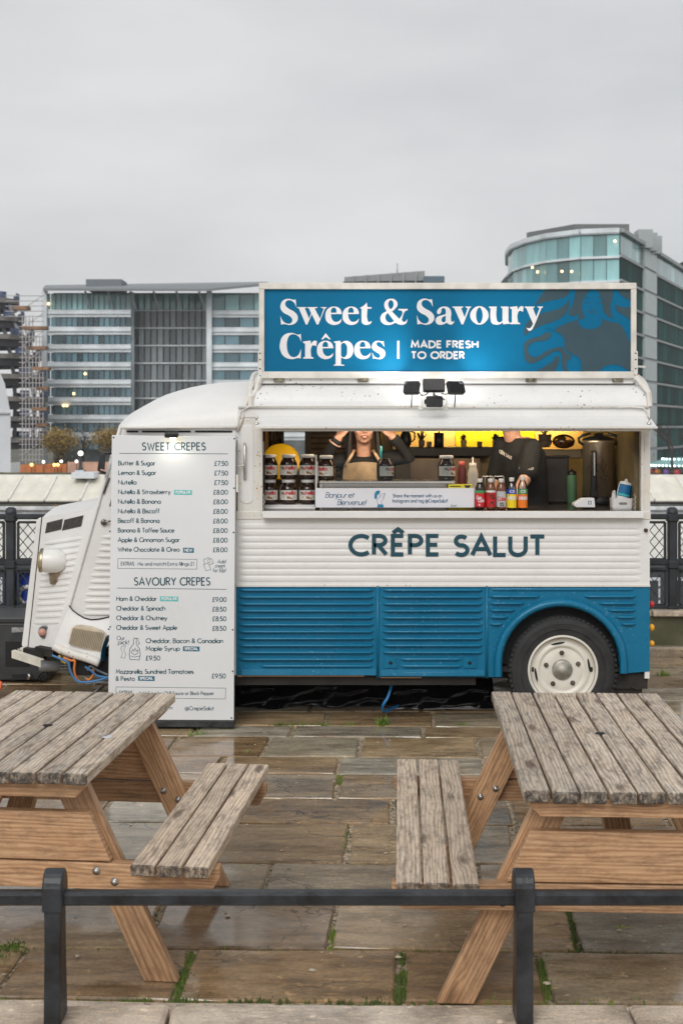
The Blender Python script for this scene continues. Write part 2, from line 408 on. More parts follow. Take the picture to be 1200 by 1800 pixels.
def tag(o, label=None, cat=None, group=None, kind=None):
    if label: o['label'] = label
    if cat: o['category'] = cat
    if group: o['group'] = group
    if kind: o['kind'] = kind
    return o
def thing(name, label, cat, loc=(0, 0, 0), group=None):
    o = bpy.data.objects.new(name, None); col.objects.link(o); o.location = loc; o.empty_display_size = .1
    ORG[o.name] = Vector(loc); return tag(o, label, cat, group)
def struct(name, loc=(0, 0, 0)):
    o = bpy.data.objects.new(name, None); col.objects.link(o); o.location = loc; ORG[o.name] = Vector(loc); o['kind'] = 'structure'; return o
def inst(me, name, parent, loc, rz=0, scale=(1, 1, 1)):
    o = bpy.data.objects.new(name, me); col.objects.link(o); o.parent = parent
    o.location = Vector(loc) - ORG[parent.name]; o.rotation_euler = (0, 0, rz); o.scale = scale; ORG[o.name] = ORG[parent.name]; return o
def dup(root, loc, rz=0, label=None, tilt=None):
    r = root.copy(); col.objects.link(r); r.location = loc; r.rotation_euler = (0, 0, rz) if tilt is None else tilt
    if label: r['label'] = label
    for ch in list(root.children):
        c = ch.copy(); col.objects.link(c); c.parent = r
        for g in list(ch.children):
            d = g.copy(); col.objects.link(d); d.parent = c
    ORG[r.name] = Vector(loc); return r

# ------------------------------------------------------------------ lettering: a single-line geometric alphabet laid as flat ribbons
def arc(cx, cy, rx, ry, a0, a1, n=9): return [(cx + rx * cos(R(a0 + (a1 - a0) * k / n)), cy + ry * sin(R(a0 + (a1 - a0) * k / n))) for k in range(n + 1)]
X = .62; H = X / 2
o_ = arc(H, H, H, H, 0, 360, 16)
GL = {
 'A': (.78, [[(0, 0), (.39, 1), (.78, 0)], [(.13, .32), (.65, .32)]]),
 'B': (.55, [[(0, .54), (0, 1)] + arc(.26, .77, .24, .23, 90, -90), [(0, .54), (0, 0)] + arc(.28, .27, .27, .27, -90, 90) + [(0, .54)]]),
 'C': (.78, [arc(.5, .5, .5, .5, 48, 312, 16)]),
 'D': (.72, [[(0, 0), (0, 1)] + arc(.22, .5, .5, .5, 90, -90, 14) + [(0, 0)]]),
 'E': (.48, [[(.48, 1), (0, 1), (0, 0), (.48, 0)], [(0, .52), (.43, .52)]]),
 'F': (.46, [[(.46, 1), (0, 1), (0, 0)], [(0, .52), (.4, .52)]]),
 'G': (.88, [arc(.5, .5, .5, .5, 48, 360, 18) + [(.58, .5)]]),
 'H': (.66, [[(0, 0), (0, 1)], [(.66, 0), (.66, 1)], [(0, .52), (.66, .52)]]),
 'I': (.0, [[(0, 0), (0, 1)]]),
 'J': (.36, [[(.36, 1), (.36, .22)] + arc(.18, .2, .18, .2, 0, -150)]),
 'K': (.58, [[(0, 0), (0, 1)], [(.55, 1), (.04, .5), (.58, 0)]]),
 'L': (.45, [[(0, 1), (0, 0), (.45, 0)]]),
 'M': (.86, [[(0, 0), (.1, 1), (.43, .25), (.76, 1), (.86, 0)]]),
 'N': (.7, [[(0, 0), (0, 1), (.7, 0), (.7, 1)]]),
 'O': (1.0, [arc(.5, .5, .5, .5, 0, 360, 22)]),
 'P': (.52, [[(0, 0), (0, 1)] + arc(.25, .75, .27, .25, 90, -90) + [(0, .5)]]),
 'R': (.56, [[(0, 0), (0, 1)] + arc(.25, .75, .27, .25, 90, -90) + [(0, .5)], [(.2, .5), (.56, 0)]]),
 'S': (.54, [arc(.28, .755, .24, .245, 35, 262, 10) + arc(.27, .265, .27, .265, 80, -145, 10)]),
 'T': (.6, [[(0, 1), (.6, 1)], [(.3, 1), (.3, 0)]]),
 'U': (.66, [[(0, 1), (0, .33)] + arc(.33, .33, .33, .33, 180, 360, 10) + [(.66, 1)]]),
 'V': (.74, [[(0, 1), (.37, 0), (.74, 1)]]),
 'W': (1.05, [[(0, 1), (.28, 0), (.525, .85), (.77, 0), (1.05, 1)]]),
 'X': (.62, [[(0, 0), (.62, 1)], [(0, 1), (.62, 0)]]),
 'Y': (.64, [[(0, 1), (.32, .47), (.64, 1)], [(.32, .47), (.32, 0)]]),
 'Z': (.56, [[(0, 1), (.56, 1), (0, 0), (.56, 0)]]),
 'Ê': (.48, [[(.48, 1), (0, 1), (0, 0), (.48, 0)], [(0, .52), (.43, .52)], [(.0, 1.16), (.24, 1.36), (.48, 1.16)]]),
 'a': (X, [o_, [(X, X), (X, 0)]]), 'b': (X, [o_, [(0, 0), (0, 1.05)]]), 'c': (.5, [arc(H, H, H, H, 50, 310, 12)]),
 'd': (X, [o_, [(X, 0), (X, 1.05)]]), 'e': (.6, [[(.02, H)] + [(X, H)] + arc(H, H, H, H, 0, 310, 14)]),
 'f': (.34, [arc(.34, .85, .2, .2, 80, 180, 5) + [(.14, 0)], [(0, X), (.32, X)]]),
 'g': (X, [o_, [(X, X), (X, -.06)] + arc(H, -.04, H, .26, 0, -150, 8)]),
 'h': (.54, [[(0, 0), (0, 1.05)], [(0, .35)] + arc(.27, .35, .27, .27, 180, 0, 8) + [(.54, 0)]]),
 'i': (.0, [[(0, 0), (0, X)], [(0, .84), (0, .93)]]), 'j': (.1, [[(.1, X), (.1, -.15)] + arc(-.04, -.15, .14, .14, 0, -100, 4), [(.1, .84), (.1, .93)]]),
 'k': (.48, [[(0, 0), (0, 1.05)], [(.44, X), (.03, .3), (.48, 0)]]), 'l': (0, [[(0, 0), (0, 1.05)]]),
 'm': (.92, [[(0, 0), (0, X)], [(0, .38)] + arc(.23, .38, .23, .24, 180, 0, 7) + [(.46, 0)], [(.46, .38)] + arc(.69, .38, .23, .24, 180, 0, 7) + [(.92, 0)]]),
 'n': (.52, [[(0, 0), (0, X)], [(0, .35)] + arc(.26, .35, .26, .27, 180, 0, 8) + [(.52, 0)]]),
 'o': (X, [o_]), 'p': (X, [o_, [(0, X), (0, -.32)]]), 'q': (X, [o_, [(X, X), (X, -.32)]]),
 'r': (.32, [[(0, 0), (0, X)], [(0, .35)] + arc(.25, .36, .25, .26, 180, 70, 5)]),
 's': (.38, [arc(.19, .46, .17, .16, 40, 262, 7) + arc(.19, .165, .19, .165, 80, -140, 7)]),
 't': (.36, [[(.16, .9), (.16, 0)], [(0, X), (.36, X)]]),
 'u': (.52, [[(0, X), (0, .26)] + arc(.26, .26, .26, .26, 180, 360, 8) + [(.52, X)]]),
 'v': (.5, [[(0, X), (.25, 0), (.5, X)]]), 'w': (.8, [[(0, X), (.2, 0), (.4, .55), (.6, 0), (.8, X)]]),
 'x': (.46, [[(0, 0), (.46, X)], [(0, X), (.46, 0)]]), 'y': (.52, [[(0, X), (.27, .02)], [(.52, X), (.14, -.32)]]),
 'z': (.44, [[(0, X), (.44, X), (0, 0), (.44, 0)]]),
 '0': (.6, [arc(.3, .5, .3, .5, 0, 360, 16)]), '1': (.2, [[(0, .8), (.2, 1), (.2, 0)]]),
 '5': (.5, [[(.46, 1), (.1, 1), (.05, .56)] + arc(.22, .31, .28, .31, 115, -140, 10)]),
 '7': (.5, [[(0, 1), (.5, 1), (.14, 0)]]),
 '8': (.52, [arc(.26, .76, .21, .24, -90, 270, 14), arc(.26, .26, .26, .26, 90, 450, 14)]),
 '9': (.56, [arc(.28, .68, .28, .32, 0, 360, 14), [(.55, .6), (.2, 0)]]),
 '£': (.5, [arc(.3, .75, .2, .25, 20, 180, 6) + [(.12, .25), (0, 0), (.5, 0)], [(0, .46), (.36, .46)]]),
 '&': (.66, [[(.66, 0), (.16, .64)] + arc(.29, .79, .19, .21, 215, -50, 9) + [(.08, .36)] + arc(.24, .23, .22, .23, 150, 300, 7) + [(.6, .44)]]),
 '@': (.95, [arc(.47, .3, .2, .2, 0, 360, 12), [(.68, .5), (.68, .2)] + arc(.8, .24, .12, .14, 200, 330, 4) + arc(.47, .3, .47, .5, -5, 310, 16)]),
 '.': (.02, [[(0, -.04), (0, .06)]]), ',': (.03, [[(.03, .06), (-.02, -.14)]]), '!': (.0, [[(0, 1), (0, .3)], [(0, .06), (0, -.04)]]),
 '•': (.1, [[(0, .4), (.1, .4)]]), '-': (.3, [[(0, .34), (.3, .34)]]), ' ': (.22, []),
}
def text_lines(txt, track=.17):
    """strokes of a line of text in units of cap height, and its width"""
    x = 0; out = []
    for ch in txt:
        w, st = GL[ch]
        for s in st: out.append([(x + p[0], p[1]) for p in s])
        x += w + track
    return out, x - track
def ribbon(mb, line, w, to3, k=0):
    """flat mitred ribbon; to3(x, y, lift) puts it in the world"""
    pts = [Vector((p[0], p[1])) for p in line]
    q = [pts[0]]
    for p in pts[1:]:
        if (p - q[-1]).length > 1e-5: q.append(p)
    pts = q; m = len(pts)
    if m < 2: return
    closed = (pts[0] - pts[-1]).length < 1e-3 and m > 3
    L, Rr = [], []
    for i in range(m):
        a = pts[i] - pts[i - 1] if i else (pts[-1] - pts[-2] if closed else pts[1] - pts[0])
        b = pts[i + 1] - pts[i] if i < m - 1 else (pts[1] - pts[0] if closed else a)
        a = a.normalized(); b = b.normalized()
        na = Vector((-a.y, a.x)); nb = Vector((-b.y, b.x)); t = na + nb
        t = t.normalized() if t.length > 1e-3 else na
        s = min(1 / max(t.dot(na), .35), 2.2)
        L.append(pts[i] + t * w / 2 * s); Rr.append(pts[i] - t * w / 2 * s)
    lift = .0008 + .00025 * (k % 6)
    vs = [to3(p.x, p.y, lift) for p in L] + [to3(p.x, p.y, lift) for p in Rr]
    mb.add(vs, [(i, i + 1, m + i + 1, m + i) for i in range(m - 1)])
def put_text(mb, txt, to3, x0, y0, capx, capy, w, x1=None, slant=0, track=.17, align='l'):
    """to3 works in photo-like units with y DOWN; capx/capy = cap height; x1 fits the line into x0..x1"""
    lines, wd = text_lines(txt, track)
    sx = (x1 - x0) / wd if x1 is not None else capx
    if align == 'r': x0 = x0 - wd * sx
    for k, ln in enumerate(lines):
        ribbon(mb, [(x0 + (p[0] + slant * p[1]) * sx, -(y0 - p[1] * capy)) for p in ln], w, lambda x, y, lf: to3(x, -y, lf), k)
def outline_mesh(name, shapes, to3, depth):
    """filled 2-D outlines (a list of closed point lists; a third value marks a corner) -> list of vertices / faces"""
    cu = bpy.data.curves.new(name, 'CURVE'); cu.dimensions = '2D'; cu.fill_mode = 'FRONT'; cu.resolution_u = 5
    for sh in shapes:
        sp = cu.splines.new('BEZIER'); sp.bezier_points.add(len(sh) - 1); sp.use_cyclic_u = True
        for bp, p in zip(sp.bezier_points, sh):
            bp.co = (p[0], -p[1], 0); t = 'VECTOR' if len(p) > 2 else 'AUTO'; bp.handle_left_type = t; bp.handle_right_type = t
    ob = bpy.data.objects.new(name, cu); col.objects.link(ob)
    dg = bpy.context.evaluated_depsgraph_get(); dg.update()
    me = bpy.data.meshes.new_from_object(ob.evaluated_get(dg))
    vs = [to3(v.co.x, -v.co.y, depth) for v in me.vertices]; fs = [tuple(p.vertices) for p in me.polygons]
    bpy.data.objects.remove(ob); bpy.data.curves.remove(cu); bpy.data.meshes.remove(me)
    return vs, fs
# ================================================================== GROUND
WATER = pm('river water', (.06, .07, .065), .15, var=.2, vs=.3, bump=.4, bs=1.2)
BANK = pm('far bank ground', (.10, .10, .07), .85, var=.4, vs=.2)
mb = MB(); mb.box((0, 5.2, -.514), (60, 12.3, 1.0)); q = mb.build('quay_ground', BED); tag(q, kind='structure')
mb = MB(); mb.grid(lambda u, v: Vector((-480 + 960 * u, 11.4 + 300 * v, -7.9)), 8, 8); tag(mb.build('river_water', WATER), kind='structure')
mb = MB(); mb.box((0, 410, -7.2), (960, 440, 2.0)); tag(mb.build('far_bank', BANK), kind='structure')

pavement = struct('pavement', (0, 0, 0))
def slab(quad, z=0.0, th=.05, m=SLAB, tilt=None, name='paving_slab', parent=None, ch=.006):
    """a stone with its own outline, rounded arris and slightly tilted face"""
    c = sum((Vector((p[0], p[1], 0)) for p in quad), Vector()) / 4
    dz = [z + rnd.uniform(-.003, .003) for _ in range(4)]
    pts = []
    for k, p in enumerate(quad):                                # break the edges so no side is ruler-straight
        a = Vector((p[0], p[1], dz[k])); b_ = quad[(k + 1) % 4]; b = Vector((b_[0], b_[1], dz[(k + 1) % 4])); pts.append(a)
        n_ = 4 if (b - a).length > .5 else 2
        nrm = Vector((-(b - a).y, (b - a).x, 0)).normalized()
        for t in range(1, n_): pts.append(a.lerp(b, t / n_ + rnd.uniform(-.06, .06)) + nrm * rnd.uniform(-.007, .007))
    n = len(pts); cc = Vector((c.x, c.y, z))
    top = [p + (cc - p).normalized() * ch * 1.4 for p in pts]; mid = [p - Vector((0, 0, ch)) for p in pts]; bot = [p - Vector((0, 0, th)) for p in pts]
    mb = MB(); mb.add(top + mid + bot, [tuple(range(n))] + [(i + j * n, i + (j + 1) * n, (i + 1) % n + (j + 1) * n, (i + 1) % n + j * n) for j in range(2) for i in range(n)])
    return mb.build(name, m, parent or pavement)
SK = .052                                                        # the joints run a few degrees to the right as they recede
def yrow(Y, x): return Y - .022 * x                              # the courses are not quite square to the view
rows = [(4.33, 4.76, [15, 327, 703, 955]), (4.76, 5.28, [270, 587, 1003]), (5.28, 5.70, [150, 469, 840]), (5.70, 6.27, [330, 613, 905]),
        (6.27, 6.69, [180, 420, 689, 897]), (6.69, 7.16, [160, 595, 880]), (7.16, 7.53, [385, 594, 850]), (7.53, 8.02, [300, 467, 632, 840, 1120]),
        (8.02, 8.31, [342, 514, 743, 1020])]
Y = 8.31
while Y < 11.0: Y2 = Y + rnd.uniform(.36, .55); rows.append((Y, min(Y2, 11.1), [])); Y = Y2
joints = []
for (ya, yb, js) in rows:
    ym = (ya + yb) / 2; xs = [(p - 600) / F * ym for p in js]
    if not xs: xs = [-2.3 + rnd.uniform(0, .6)]
    lim = ym * .3 + 1.0
    while xs[0] > -lim - .4: xs.insert(0, xs[0] - rnd.uniform(.65, 1.15))
    while xs[-1] < lim + .4: xs.append(xs[-1] + rnd.uniform(.65, 1.15))
    for a, b in zip(xs[:-1], xs[1:]):
        g = .012; sk = SK * (yb - ya) / 2; gx = .014
        qd = [(a - sk + gx, yrow(ya, a) + g), (b - sk - gx, yrow(ya, b) + g), (b + sk - gx, yrow(yb, b) - g), (a + sk + gx, yrow(yb, a) - g)]
        qd = [(x + rnd.uniform(-.006, .006), y + rnd.uniform(-.005, .005)) for x, y in qd]
        slab(qd)
        joints.append((a, ya, yb)); 
# narrow kerb line and the raised coping that carries the rail
kerb = struct('kerb_strip', (0, 0, 0))
x = -2.3
while x < 2.3:
    L = rnd.uniform(.7, 1.1); slab([(x, 4.215), (x + L - .012, 4.215), (x + L - .012, yrow(4.30, x + L)), (x, yrow(4.30, x))], z=.004, m=KERBM, name='kerb_stone', parent=kerb); x += L
coping = struct('coping', (0, 0, 0))
for x0, x1 in ((-2.3, -1.62), (-1.61, -.545), (-.535, .9), (.91, 2.3)):
    slab([(x0, 3.3), (x1, 3.3), (x1, 4.15), (x0, 4.15)], z=.07, th=.12, m=KERBM, name='coping_stone', parent=coping, ch=.01)

# moss and grass in the joints, litter
mb = MB(); gb = MB(); tf = MB()
def blob(mbx, p, r, h):
    n = 6; a0 = rnd.uniform(0, 6); ring = [p + Vector((cos(a0 + 2 * pi * k / n) * r * rnd.uniform(.6, 1.2), sin(a0 + 2 * pi * k / n) * r * rnd.uniform(.6, 1.2), 0)) for k in range(n)]
    mbx.add(ring + [p + Vector((0, 0, h))], [(k, (k + 1) % n, n) for k in range(n)])
def blade(mbx, p, h, lean):
    a = rnd.uniform(0, 2 * pi); d = Vector((cos(a), sin(a), 0)); s = Vector((-d.y, d.x, 0)) * h * .045
    m_ = p + Vector((0, 0, h * .6)) + d * h * lean * .35; t = p + Vector((0, 0, h * rnd.uniform(.8, 1))) + d * h * lean
    mbx.add([p - s, p + s, m_ + s * .8, m_ - s * .8, t], [(0, 1, 2, 3), (3, 2, 4)])
def moss_run(x0, y0, x1, y1, n, w, dens=1.0):
    for _ in range(int(n * dens)):
        t = rnd.random(); p = Vector((x0 + (x1 - x0) * t + rnd.gauss(0, w), y0 + (y1 - y0) * t + rnd.gauss(0, w), -.016))
        if abs(sin(p.x * 23 + 1.3) + sin(p.y * 31) + sin(p.x * 7 + p.y * 11)) < rnd.uniform(.15, 1.0): continue
        blob(mb, p, rnd.uniform(.004, .010), rnd.uniform(.012, .024))
        if rnd.random() < .16: blade(gb, p + Vector((0, 0, .01)), rnd.uniform(.01, .028), .7)
def jl(px0, py0, px1, py1, n, w=.009):
    a, b = G(px0, py0), G(px1, py1); moss_run(a.x, a.y, b.x, b.y, n, w)
jl(337, 1672, 314, 1752, 420, .010); jl(708, 1680, 704, 1755, 330, .011); jl(997, 1598, 1012, 1672, 260, .010); jl(953, 1680, 960, 1752, 260, .010)
jl(-10, 1690, 30, 1655, 420, .022); jl(580, 1668, 592, 1630, 120, .008); jl(595, 1360, 600, 1375, 40, .008)
jl(0, 1668, 1200, 1676, 420, .006); jl(0, 1756, 1200, 1757, 520, .008); jl(200, 1766, 760, 1766, 150, .004)
jl(610, 1450, 600, 1500, 50); jl(340, 1283, 420, 1281, 100, .01)
for _ in range(500):
    a, ya, yb = rnd.choice(joints); t = rnd.random()
    blob(mb, Vector((a + SK * (yb - ya) * (t - .5) + rnd.gauss(0, .006), yrow(ya + (yb - ya) * t, a), -.016)), rnd.uniform(.003, .007), rnd.uniform(.008, .016))
tag(mb.build('moss', MOSS, clean=False), kind='stuff')
def tuft(px, py, n, h, w):
    p = G(px, py)
    for _ in range(n): blade(gb, p + Vector((rnd.gauss(0, w), rnd.gauss(0, w * .4), -.02)), rnd.uniform(.4, 1) * h, rnd.uniform(.2, .9))
for px, n, h in ((349, 60, .07), (492, 70, .05), (512, 80, .045), (532, 90, .045), (552, 70, .04), (563, 50, .04), (571, 60, .04), (617, 70, .05), (672, 90, .085), (641, 25, .03), (742, 40, .035), (812, 50, .05), (870, 30, .03)): tuft(px, 1274, n, h, .022)
for px, py, n, h in ((345, 1291, 50, .06), (437, 1322, 30, .04), (20, 1670, 130, .05), (325, 1320, 30, .04), (160, 1762, 60, .03), (400, 1764, 80, .03), (640, 1764, 60, .03), (330, 1690, 60, .03), (318, 1740, 60, .03), (708, 1740, 60, .03), (955, 1735, 60, .03), (1085, 1190, 60, .05), (1165, 1188, 90, .07)): tuft(px, py, n, h, .03)
GRASS = foliage_mat('grass green', (.05, .10, .012), (.13, .22, .025), (.24, .33, .05))
tag(gb.build('grass', GRASS, clean=False), kind='stuff')
lt = MB()
for _ in range(90):
    p = Vector((rnd.uniform(-1.6, 1.7), rnd.uniform(4.35, 8.0), .004)); r = rnd.uniform(.003, .011); blob(lt, p, r, .003)
for px, py in ((277, 1711), (137, 1682), (548, 1707), (700, 1684), (960, 1730), (1089, 1637), (400, 1610)): blob(lt, G(px, py) + Vector((0, 0, .004)), .014, .006)
tag(lt.build('litter', pm('pale crumbs', (.55, .48, .36), .7, var=.3), clean=False), kind='stuff')
leaf = MB(); c = G(1093, 1636) + Vector((0, 0, .006))
for a in (.2, 1.3, 2.5): leaf.add([c, c + Vector((cos(a - .25) * .025, sin(a - .25) * .025, .006)), c + Vector((cos(a) * .045, sin(a) * .045, .004)), c + Vector((cos(a + .25) * .025, sin(a + .25) * .025, .006))], [(0, 1, 2, 3)])
tag(leaf.build('fallen_leaf', foliage_mat('yellow leaf', (.25, .30, .04), (.35, .38, .06), (.4, .4, .08)), base=c), 'small yellow green fallen leaf on the wet paving at right', 'leaf')

# ================================================================== RIVER WALL, RAILING BEHIND THE VAN
wl_ = thing('river_wall', 'low stone river wall with pale coping and dark mossy face behind the van', 'wall', (0, 10.95, 0))
MOSSW = foliage_mat('mossy wall stone', (.035, .04, .022), (.10, .10, .05), (.20, .19, .11)); 
mb = MB(); mb.box((0, 11.1, .14), (16, .34, .36)); mb.build('wall_face', MOSSW, wl_)
x = -7.5
while x < 7.5:
    L = rnd.uniform(1.1, 1.5); mb = MB(); mb.box((x + L / 2, 11.08, .345), (L - .01, .42, .05), ch=.008); mb.build('coping_stone', KERBM, wl_); x += L
mb = MB(); mb.box((0, 10.86, .03), (16, .12, .10), ch=.02); mb.build('plinth', SLAB, wl_)
rl = thing('river_railing', 'dark iron river railing with diamond lattice panels standing on the low wall', 'railing', (0, 11.0, .37))
RY = 11.0
def rz(py): return CZ - (py - 750) / F * RY
for k in range(-3, 7):
    xx = (20 - 600) / F * RY + k * 1.11
    mb = MB()
    mb.box((xx, RY, (rz(905) + .37) / 2), (.075, .07, rz(905) - .37), ch=.01)
    for z in (rz(1072), rz(992), rz(910)): mb.box((xx, RY, z), (.095, .10, .07), ch=.012)
    mb.lathe([(.0, .045), (.035, .04), (.048, .02), (.048, -.02), (.035, -.04), (.0, -.045)], (xx, RY, rz(901)), (1, 0, 0), 14)
    mb.build('post', FENCEM, rl)
for py, h in ((908, .045), (988, .05), (1000, .03), (1070, .06)):
    mb = MB(); mb.box((0.6, RY, rz(py)), (13, .05, h), ch=.008); mb.build('rail', FENCEM, rl)
def lattice(x0, x1, z0, z1, pitch):
    mb = MB(); w = x1 - x0; h = z1 - z0; sl = 1.18
    n = int((w + h / sl) / pitch) + 2
    for sgn in (1, -1):
        for k in range(-n, n * 2):
            a = x0 + k * pitch                                  # x at z0
            if sgn < 0: a = x0 + k * pitch
            pts = []
            t0, t1 = 0.0, h
            xa = lambda t: a + sgn * t / sl
            # clip in x
            lo, hi = sorted(((x0 - a) * sl * sgn, (x1 - a) * sl * sgn)); t0 = max(t0, lo); t1 = min(t1, hi)
            if t1 - t0 > .01: mb.bar((xa(t0), RY + .004 * sgn, z0 + t0), (xa(t1), RY + .004 * sgn, z0 + t1), .009, .006, up=(0, 1, 0))
    t = .014
    for (p, q) in (((x0, z0), (x1, z0)), ((x0, z1), (x1, z1)), ((x0, z0), (x0, z1)), ((x1, z0), (x1, z1))): mb.bar((p[0], RY, p[1]), (q[0], RY, q[1]), .02, .02, up=(0, 1, 0))
    return mb
for k in (-1, 0, 4, 5):
    xa = (20 - 600) / F * RY + k * 1.11
    lattice(xa + .06, xa + 1.05, rz(983), rz(918), .082).build('lattice_panel', FENCEM, rl)
    lattice(xa + .06, xa + 1.05, rz(1063), rz(1004), .082).build('lattice_panel', FENCEM, rl)
# blue sign fixed behind the lattice at left
bs_ = thing('blue_sign', 'blue sign board with white ring symbol seen through the railing lattice', 'sign', (-2.75, RY + .06, .4))
mb = MB(); mb.box((-2.71, RY + .08, .525), (.30, .012, .30), ch=.003); mb.build('panel', pm('royal blue', (.01, .07, .50), .4), bs_)
mb = MB(); mb.lathe([(.052, -.003), (.088, -.003), (.088, .003), (.052, .003)], (-2.655, RY + .068, .475), (0, 1, 0), 24, closed=True); mb.box((-2.76, RY + .068, .44), (.035, .005, .035), ch=.001); mb.build('symbol', WHITEP, bs_)

# ================================================================== MOORED BOAT BEYOND THE WALL
bt = thing('moored_boat', 'long moored river boat with cream panelled roof and white side behind the railing', 'boat', (0, 22, -2))
BY = 20.0
def bz(py): return CZ - (py - 750) / F * BY
CREAMP = pm('cream roof sheet', (.76, .73, .63), .5, var=.07, vs=3); GREYB = pm('grey boat trim', (.55, .56, .57), .5, var=.2); OFFW = pm('boat side white', (.78, .77, .72), .5, var=.08)
me = MB().box((0, 0, 0), (1, 1, 1), ch=.02).mesh('roof_panel', CREAMP)
px = -110
while px < 1320:
    xx = (px + 31 - 600) / F * BY
    o = inst(me, 'roof_panel', bt, (xx, BY + .42, (bz(845) + bz(880)) / 2), 0, (.535, .92, .03)); o.rotation_euler = (R(21), 0, 0)
    mb = MB(); mb.bar((xx + .275, BY - .01, bz(880) + .02), (xx + .275, BY + .86, bz(843) + .02), .035, .03); mb.build('batten', OFFW, bt)
    px += 63
mb = MB(); mb.box((0, BY + .90, bz(841)), (16, .12, .05)); mb.build('ridge', OFFW, bt)
mb = MB(); mb.box((0, BY, bz(884)), (16, .12, .035)); mb.build('gutter', DARKM, bt)
mb = MB(); mb.box((0, BY - .05, bz(893)), (16, .10, .06), ch=.01); mb.box((0, BY + .02, bz(901)), (16, .10, .035)); mb.build('fascia', GREYB, bt)
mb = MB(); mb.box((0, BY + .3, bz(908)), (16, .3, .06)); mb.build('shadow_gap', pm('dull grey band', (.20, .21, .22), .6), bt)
mb = MB(); mb.box((0, BY + .2, (bz(912) + bz(990)) / 2), (16, .3, bz(912) - bz(990))); mb.build('upper_side', OFFW, bt)
mb = MB(); mb.box((0, BY + .15, (bz(992) + bz(1200)) / 2), (16, .4, bz(992) - bz(1200))); mb.build('lower_side', pm('dark boat hull', (.04, .045, .05), .4, var=.2), bt)
for k in range(22):
    mb = MB(); xx = -5.3 + k * .5; mb.box((xx, BY - .07, bz(1040)), (.3, .03, .45), ch=.02); f = mb.build('window_frame', GREYB, bt)
    mb = MB(); mb.box((xx, BY - .09, bz(1040)), (.22, .02, .36)); mb.build('window', pm('boat window glass', (.03, .035, .04), .08), f)
hb = MB(); hb.box(((148 - 600) / F * (BY + .6), BY + .7, bz(838)), (.36, .4, .10), ch=.01); hb.build('roof_hatch', pm('hatch grey', (.62, .65, .68), .4), bt)

# ================================================================== FAR BANK
ROOFG = pm('grey roofing', (.36, .39, .41), .5, var=.1, vs=.2); SPAND = pm('pale spandrel', (.72, .77, .80), .35, var=.12, vs=.3); MULL = pm('grey mullion', (.36, .40, .42), .4, var=.1, vs=.5)
def far_glass(name, c, rough=.08): return pm(name, c, rough, var=.35, vs=.18, spec=.8, rand=.62)
GLA = far_glass('office glass blue', (.085, .16, .195)); GLB = far_glass('office glass dark', (.13, .155, .17), .2); GLC = far_glass('pale office glass', (.20, .37, .38)); GLD = far_glass('green office glass', (.03, .065, .07)); GLE = pm('dark green glass', (.014, .062, .056), .6, var=.4, vs=.3, spec=.04, rand=.5)
LIT = pm('lit office window', (.3, .25, .15), .3, emit=(1, .72, .35), es=1.1)
LIT2 = pm('office ceiling light', (.8, .7, .5), .3, emit=(1, .66, .28), es=3.2)
UNIT = {}
def unit_pane(m):
    if m.name not in UNIT: UNIT[m.name] = MB().box((0, 0, 0), (1, 1, 1), ch=.02).mesh('pane', m)
    return UNIT[m.name]
def facade(root, A, B, bands, ncol, gl, lit=0.0, gap=.12, depth=.15, glz=None):
    """a run of panes between two plan points, one row per (z0, z1) band"""
    A, B = Vector(A), Vector(B); d = B - A; L = d.length; rz_ = math.atan2(d.y, d.x); w = L / ncol
    for bi, (z0, z1) in enumerate(bands):
        for k in range(ncol):
            p = A + d * ((k + .5) / ncol); m = gl if not (glz and bi in glz) else glz[bi]
            inst(unit_pane(LIT if rnd.random() < lit else m), 'pane', root, (p.x, p.y, (z0 + z1) / 2), rz_ + rnd.uniform(-.012, .012), (w - gap, depth, z1 - z0 - .05))
def wallstrip(mb, A, B, z0, z1, out=.3, th=.5):
    A, B = Vector((A[0], A[1], 0)), Vector((B[0], B[1], 0)); d = (B - A).normalized(); nrm = Vector((d.y, -d.x, 0))
    lo = Vector((0, 0, z0)); mb.prism([A + nrm * out + lo, B + nrm * out + lo, B + nrm * (out - th) + lo, A + nrm * (out - th) + lo], (0, 0, z1 - z0))
def zz(py, Y): return CZ - (py - 750) / F * Y
def xx_(px, Y): return (px - 600) / F * Y

# ---- broad office block in the middle
ob = thing('office_block', 'broad glass office block with pale floor bands and a darker central bay', 'building', (-30, 223, -6))
Y0 = 223.0
CREL = {0: GLC}
floors = [(zz(546 - 2, Y0), zz(516, Y0))] + [(zz(574 + 30.9 * k, Y0), zz(558 + 30.9 * k, Y0)) for k in range(8)]
LA, LB = (xx_(80, Y0), Y0), (xx_(231, Y0), Y0)
DA, DB = (xx_(232, Y0 + 5), Y0 + 5), (xx_(366, Y0 + 5), Y0 + 5)
RA, RB = (xx_(370, Y0 + 1), Y0 + 1), (xx_(600, Y0 + 1), Y0 + 1)
mb = MB(); mb.box((xx_(340, Y0), Y0 + 14, (zz(505, Y0) - 8) / 2), (xx_(605, Y0) - xx_(80, Y0) - .6, 16, zz(512, Y0) + 8)); mb.build('core', pm('office interior', (.30, .33, .34), .6, var=.3, vs=.3), ob)
facade(ob, LA, LB, floors, 16, GLA, 0, gap=.16, glz=CREL)
facade(ob, DA, DB, [(zz(575 + 30.8 * k, Y0 + 5), zz(547 + 30.8 * k, Y0 + 5)) for k in range(-1, 8)], 12, GLB, 0, gap=.24, glz={0: GLC})
facade(ob, RA, RB, [floors[k] for k in range(6)], 9, GLA, 0, gap=.16, glz=CREL)
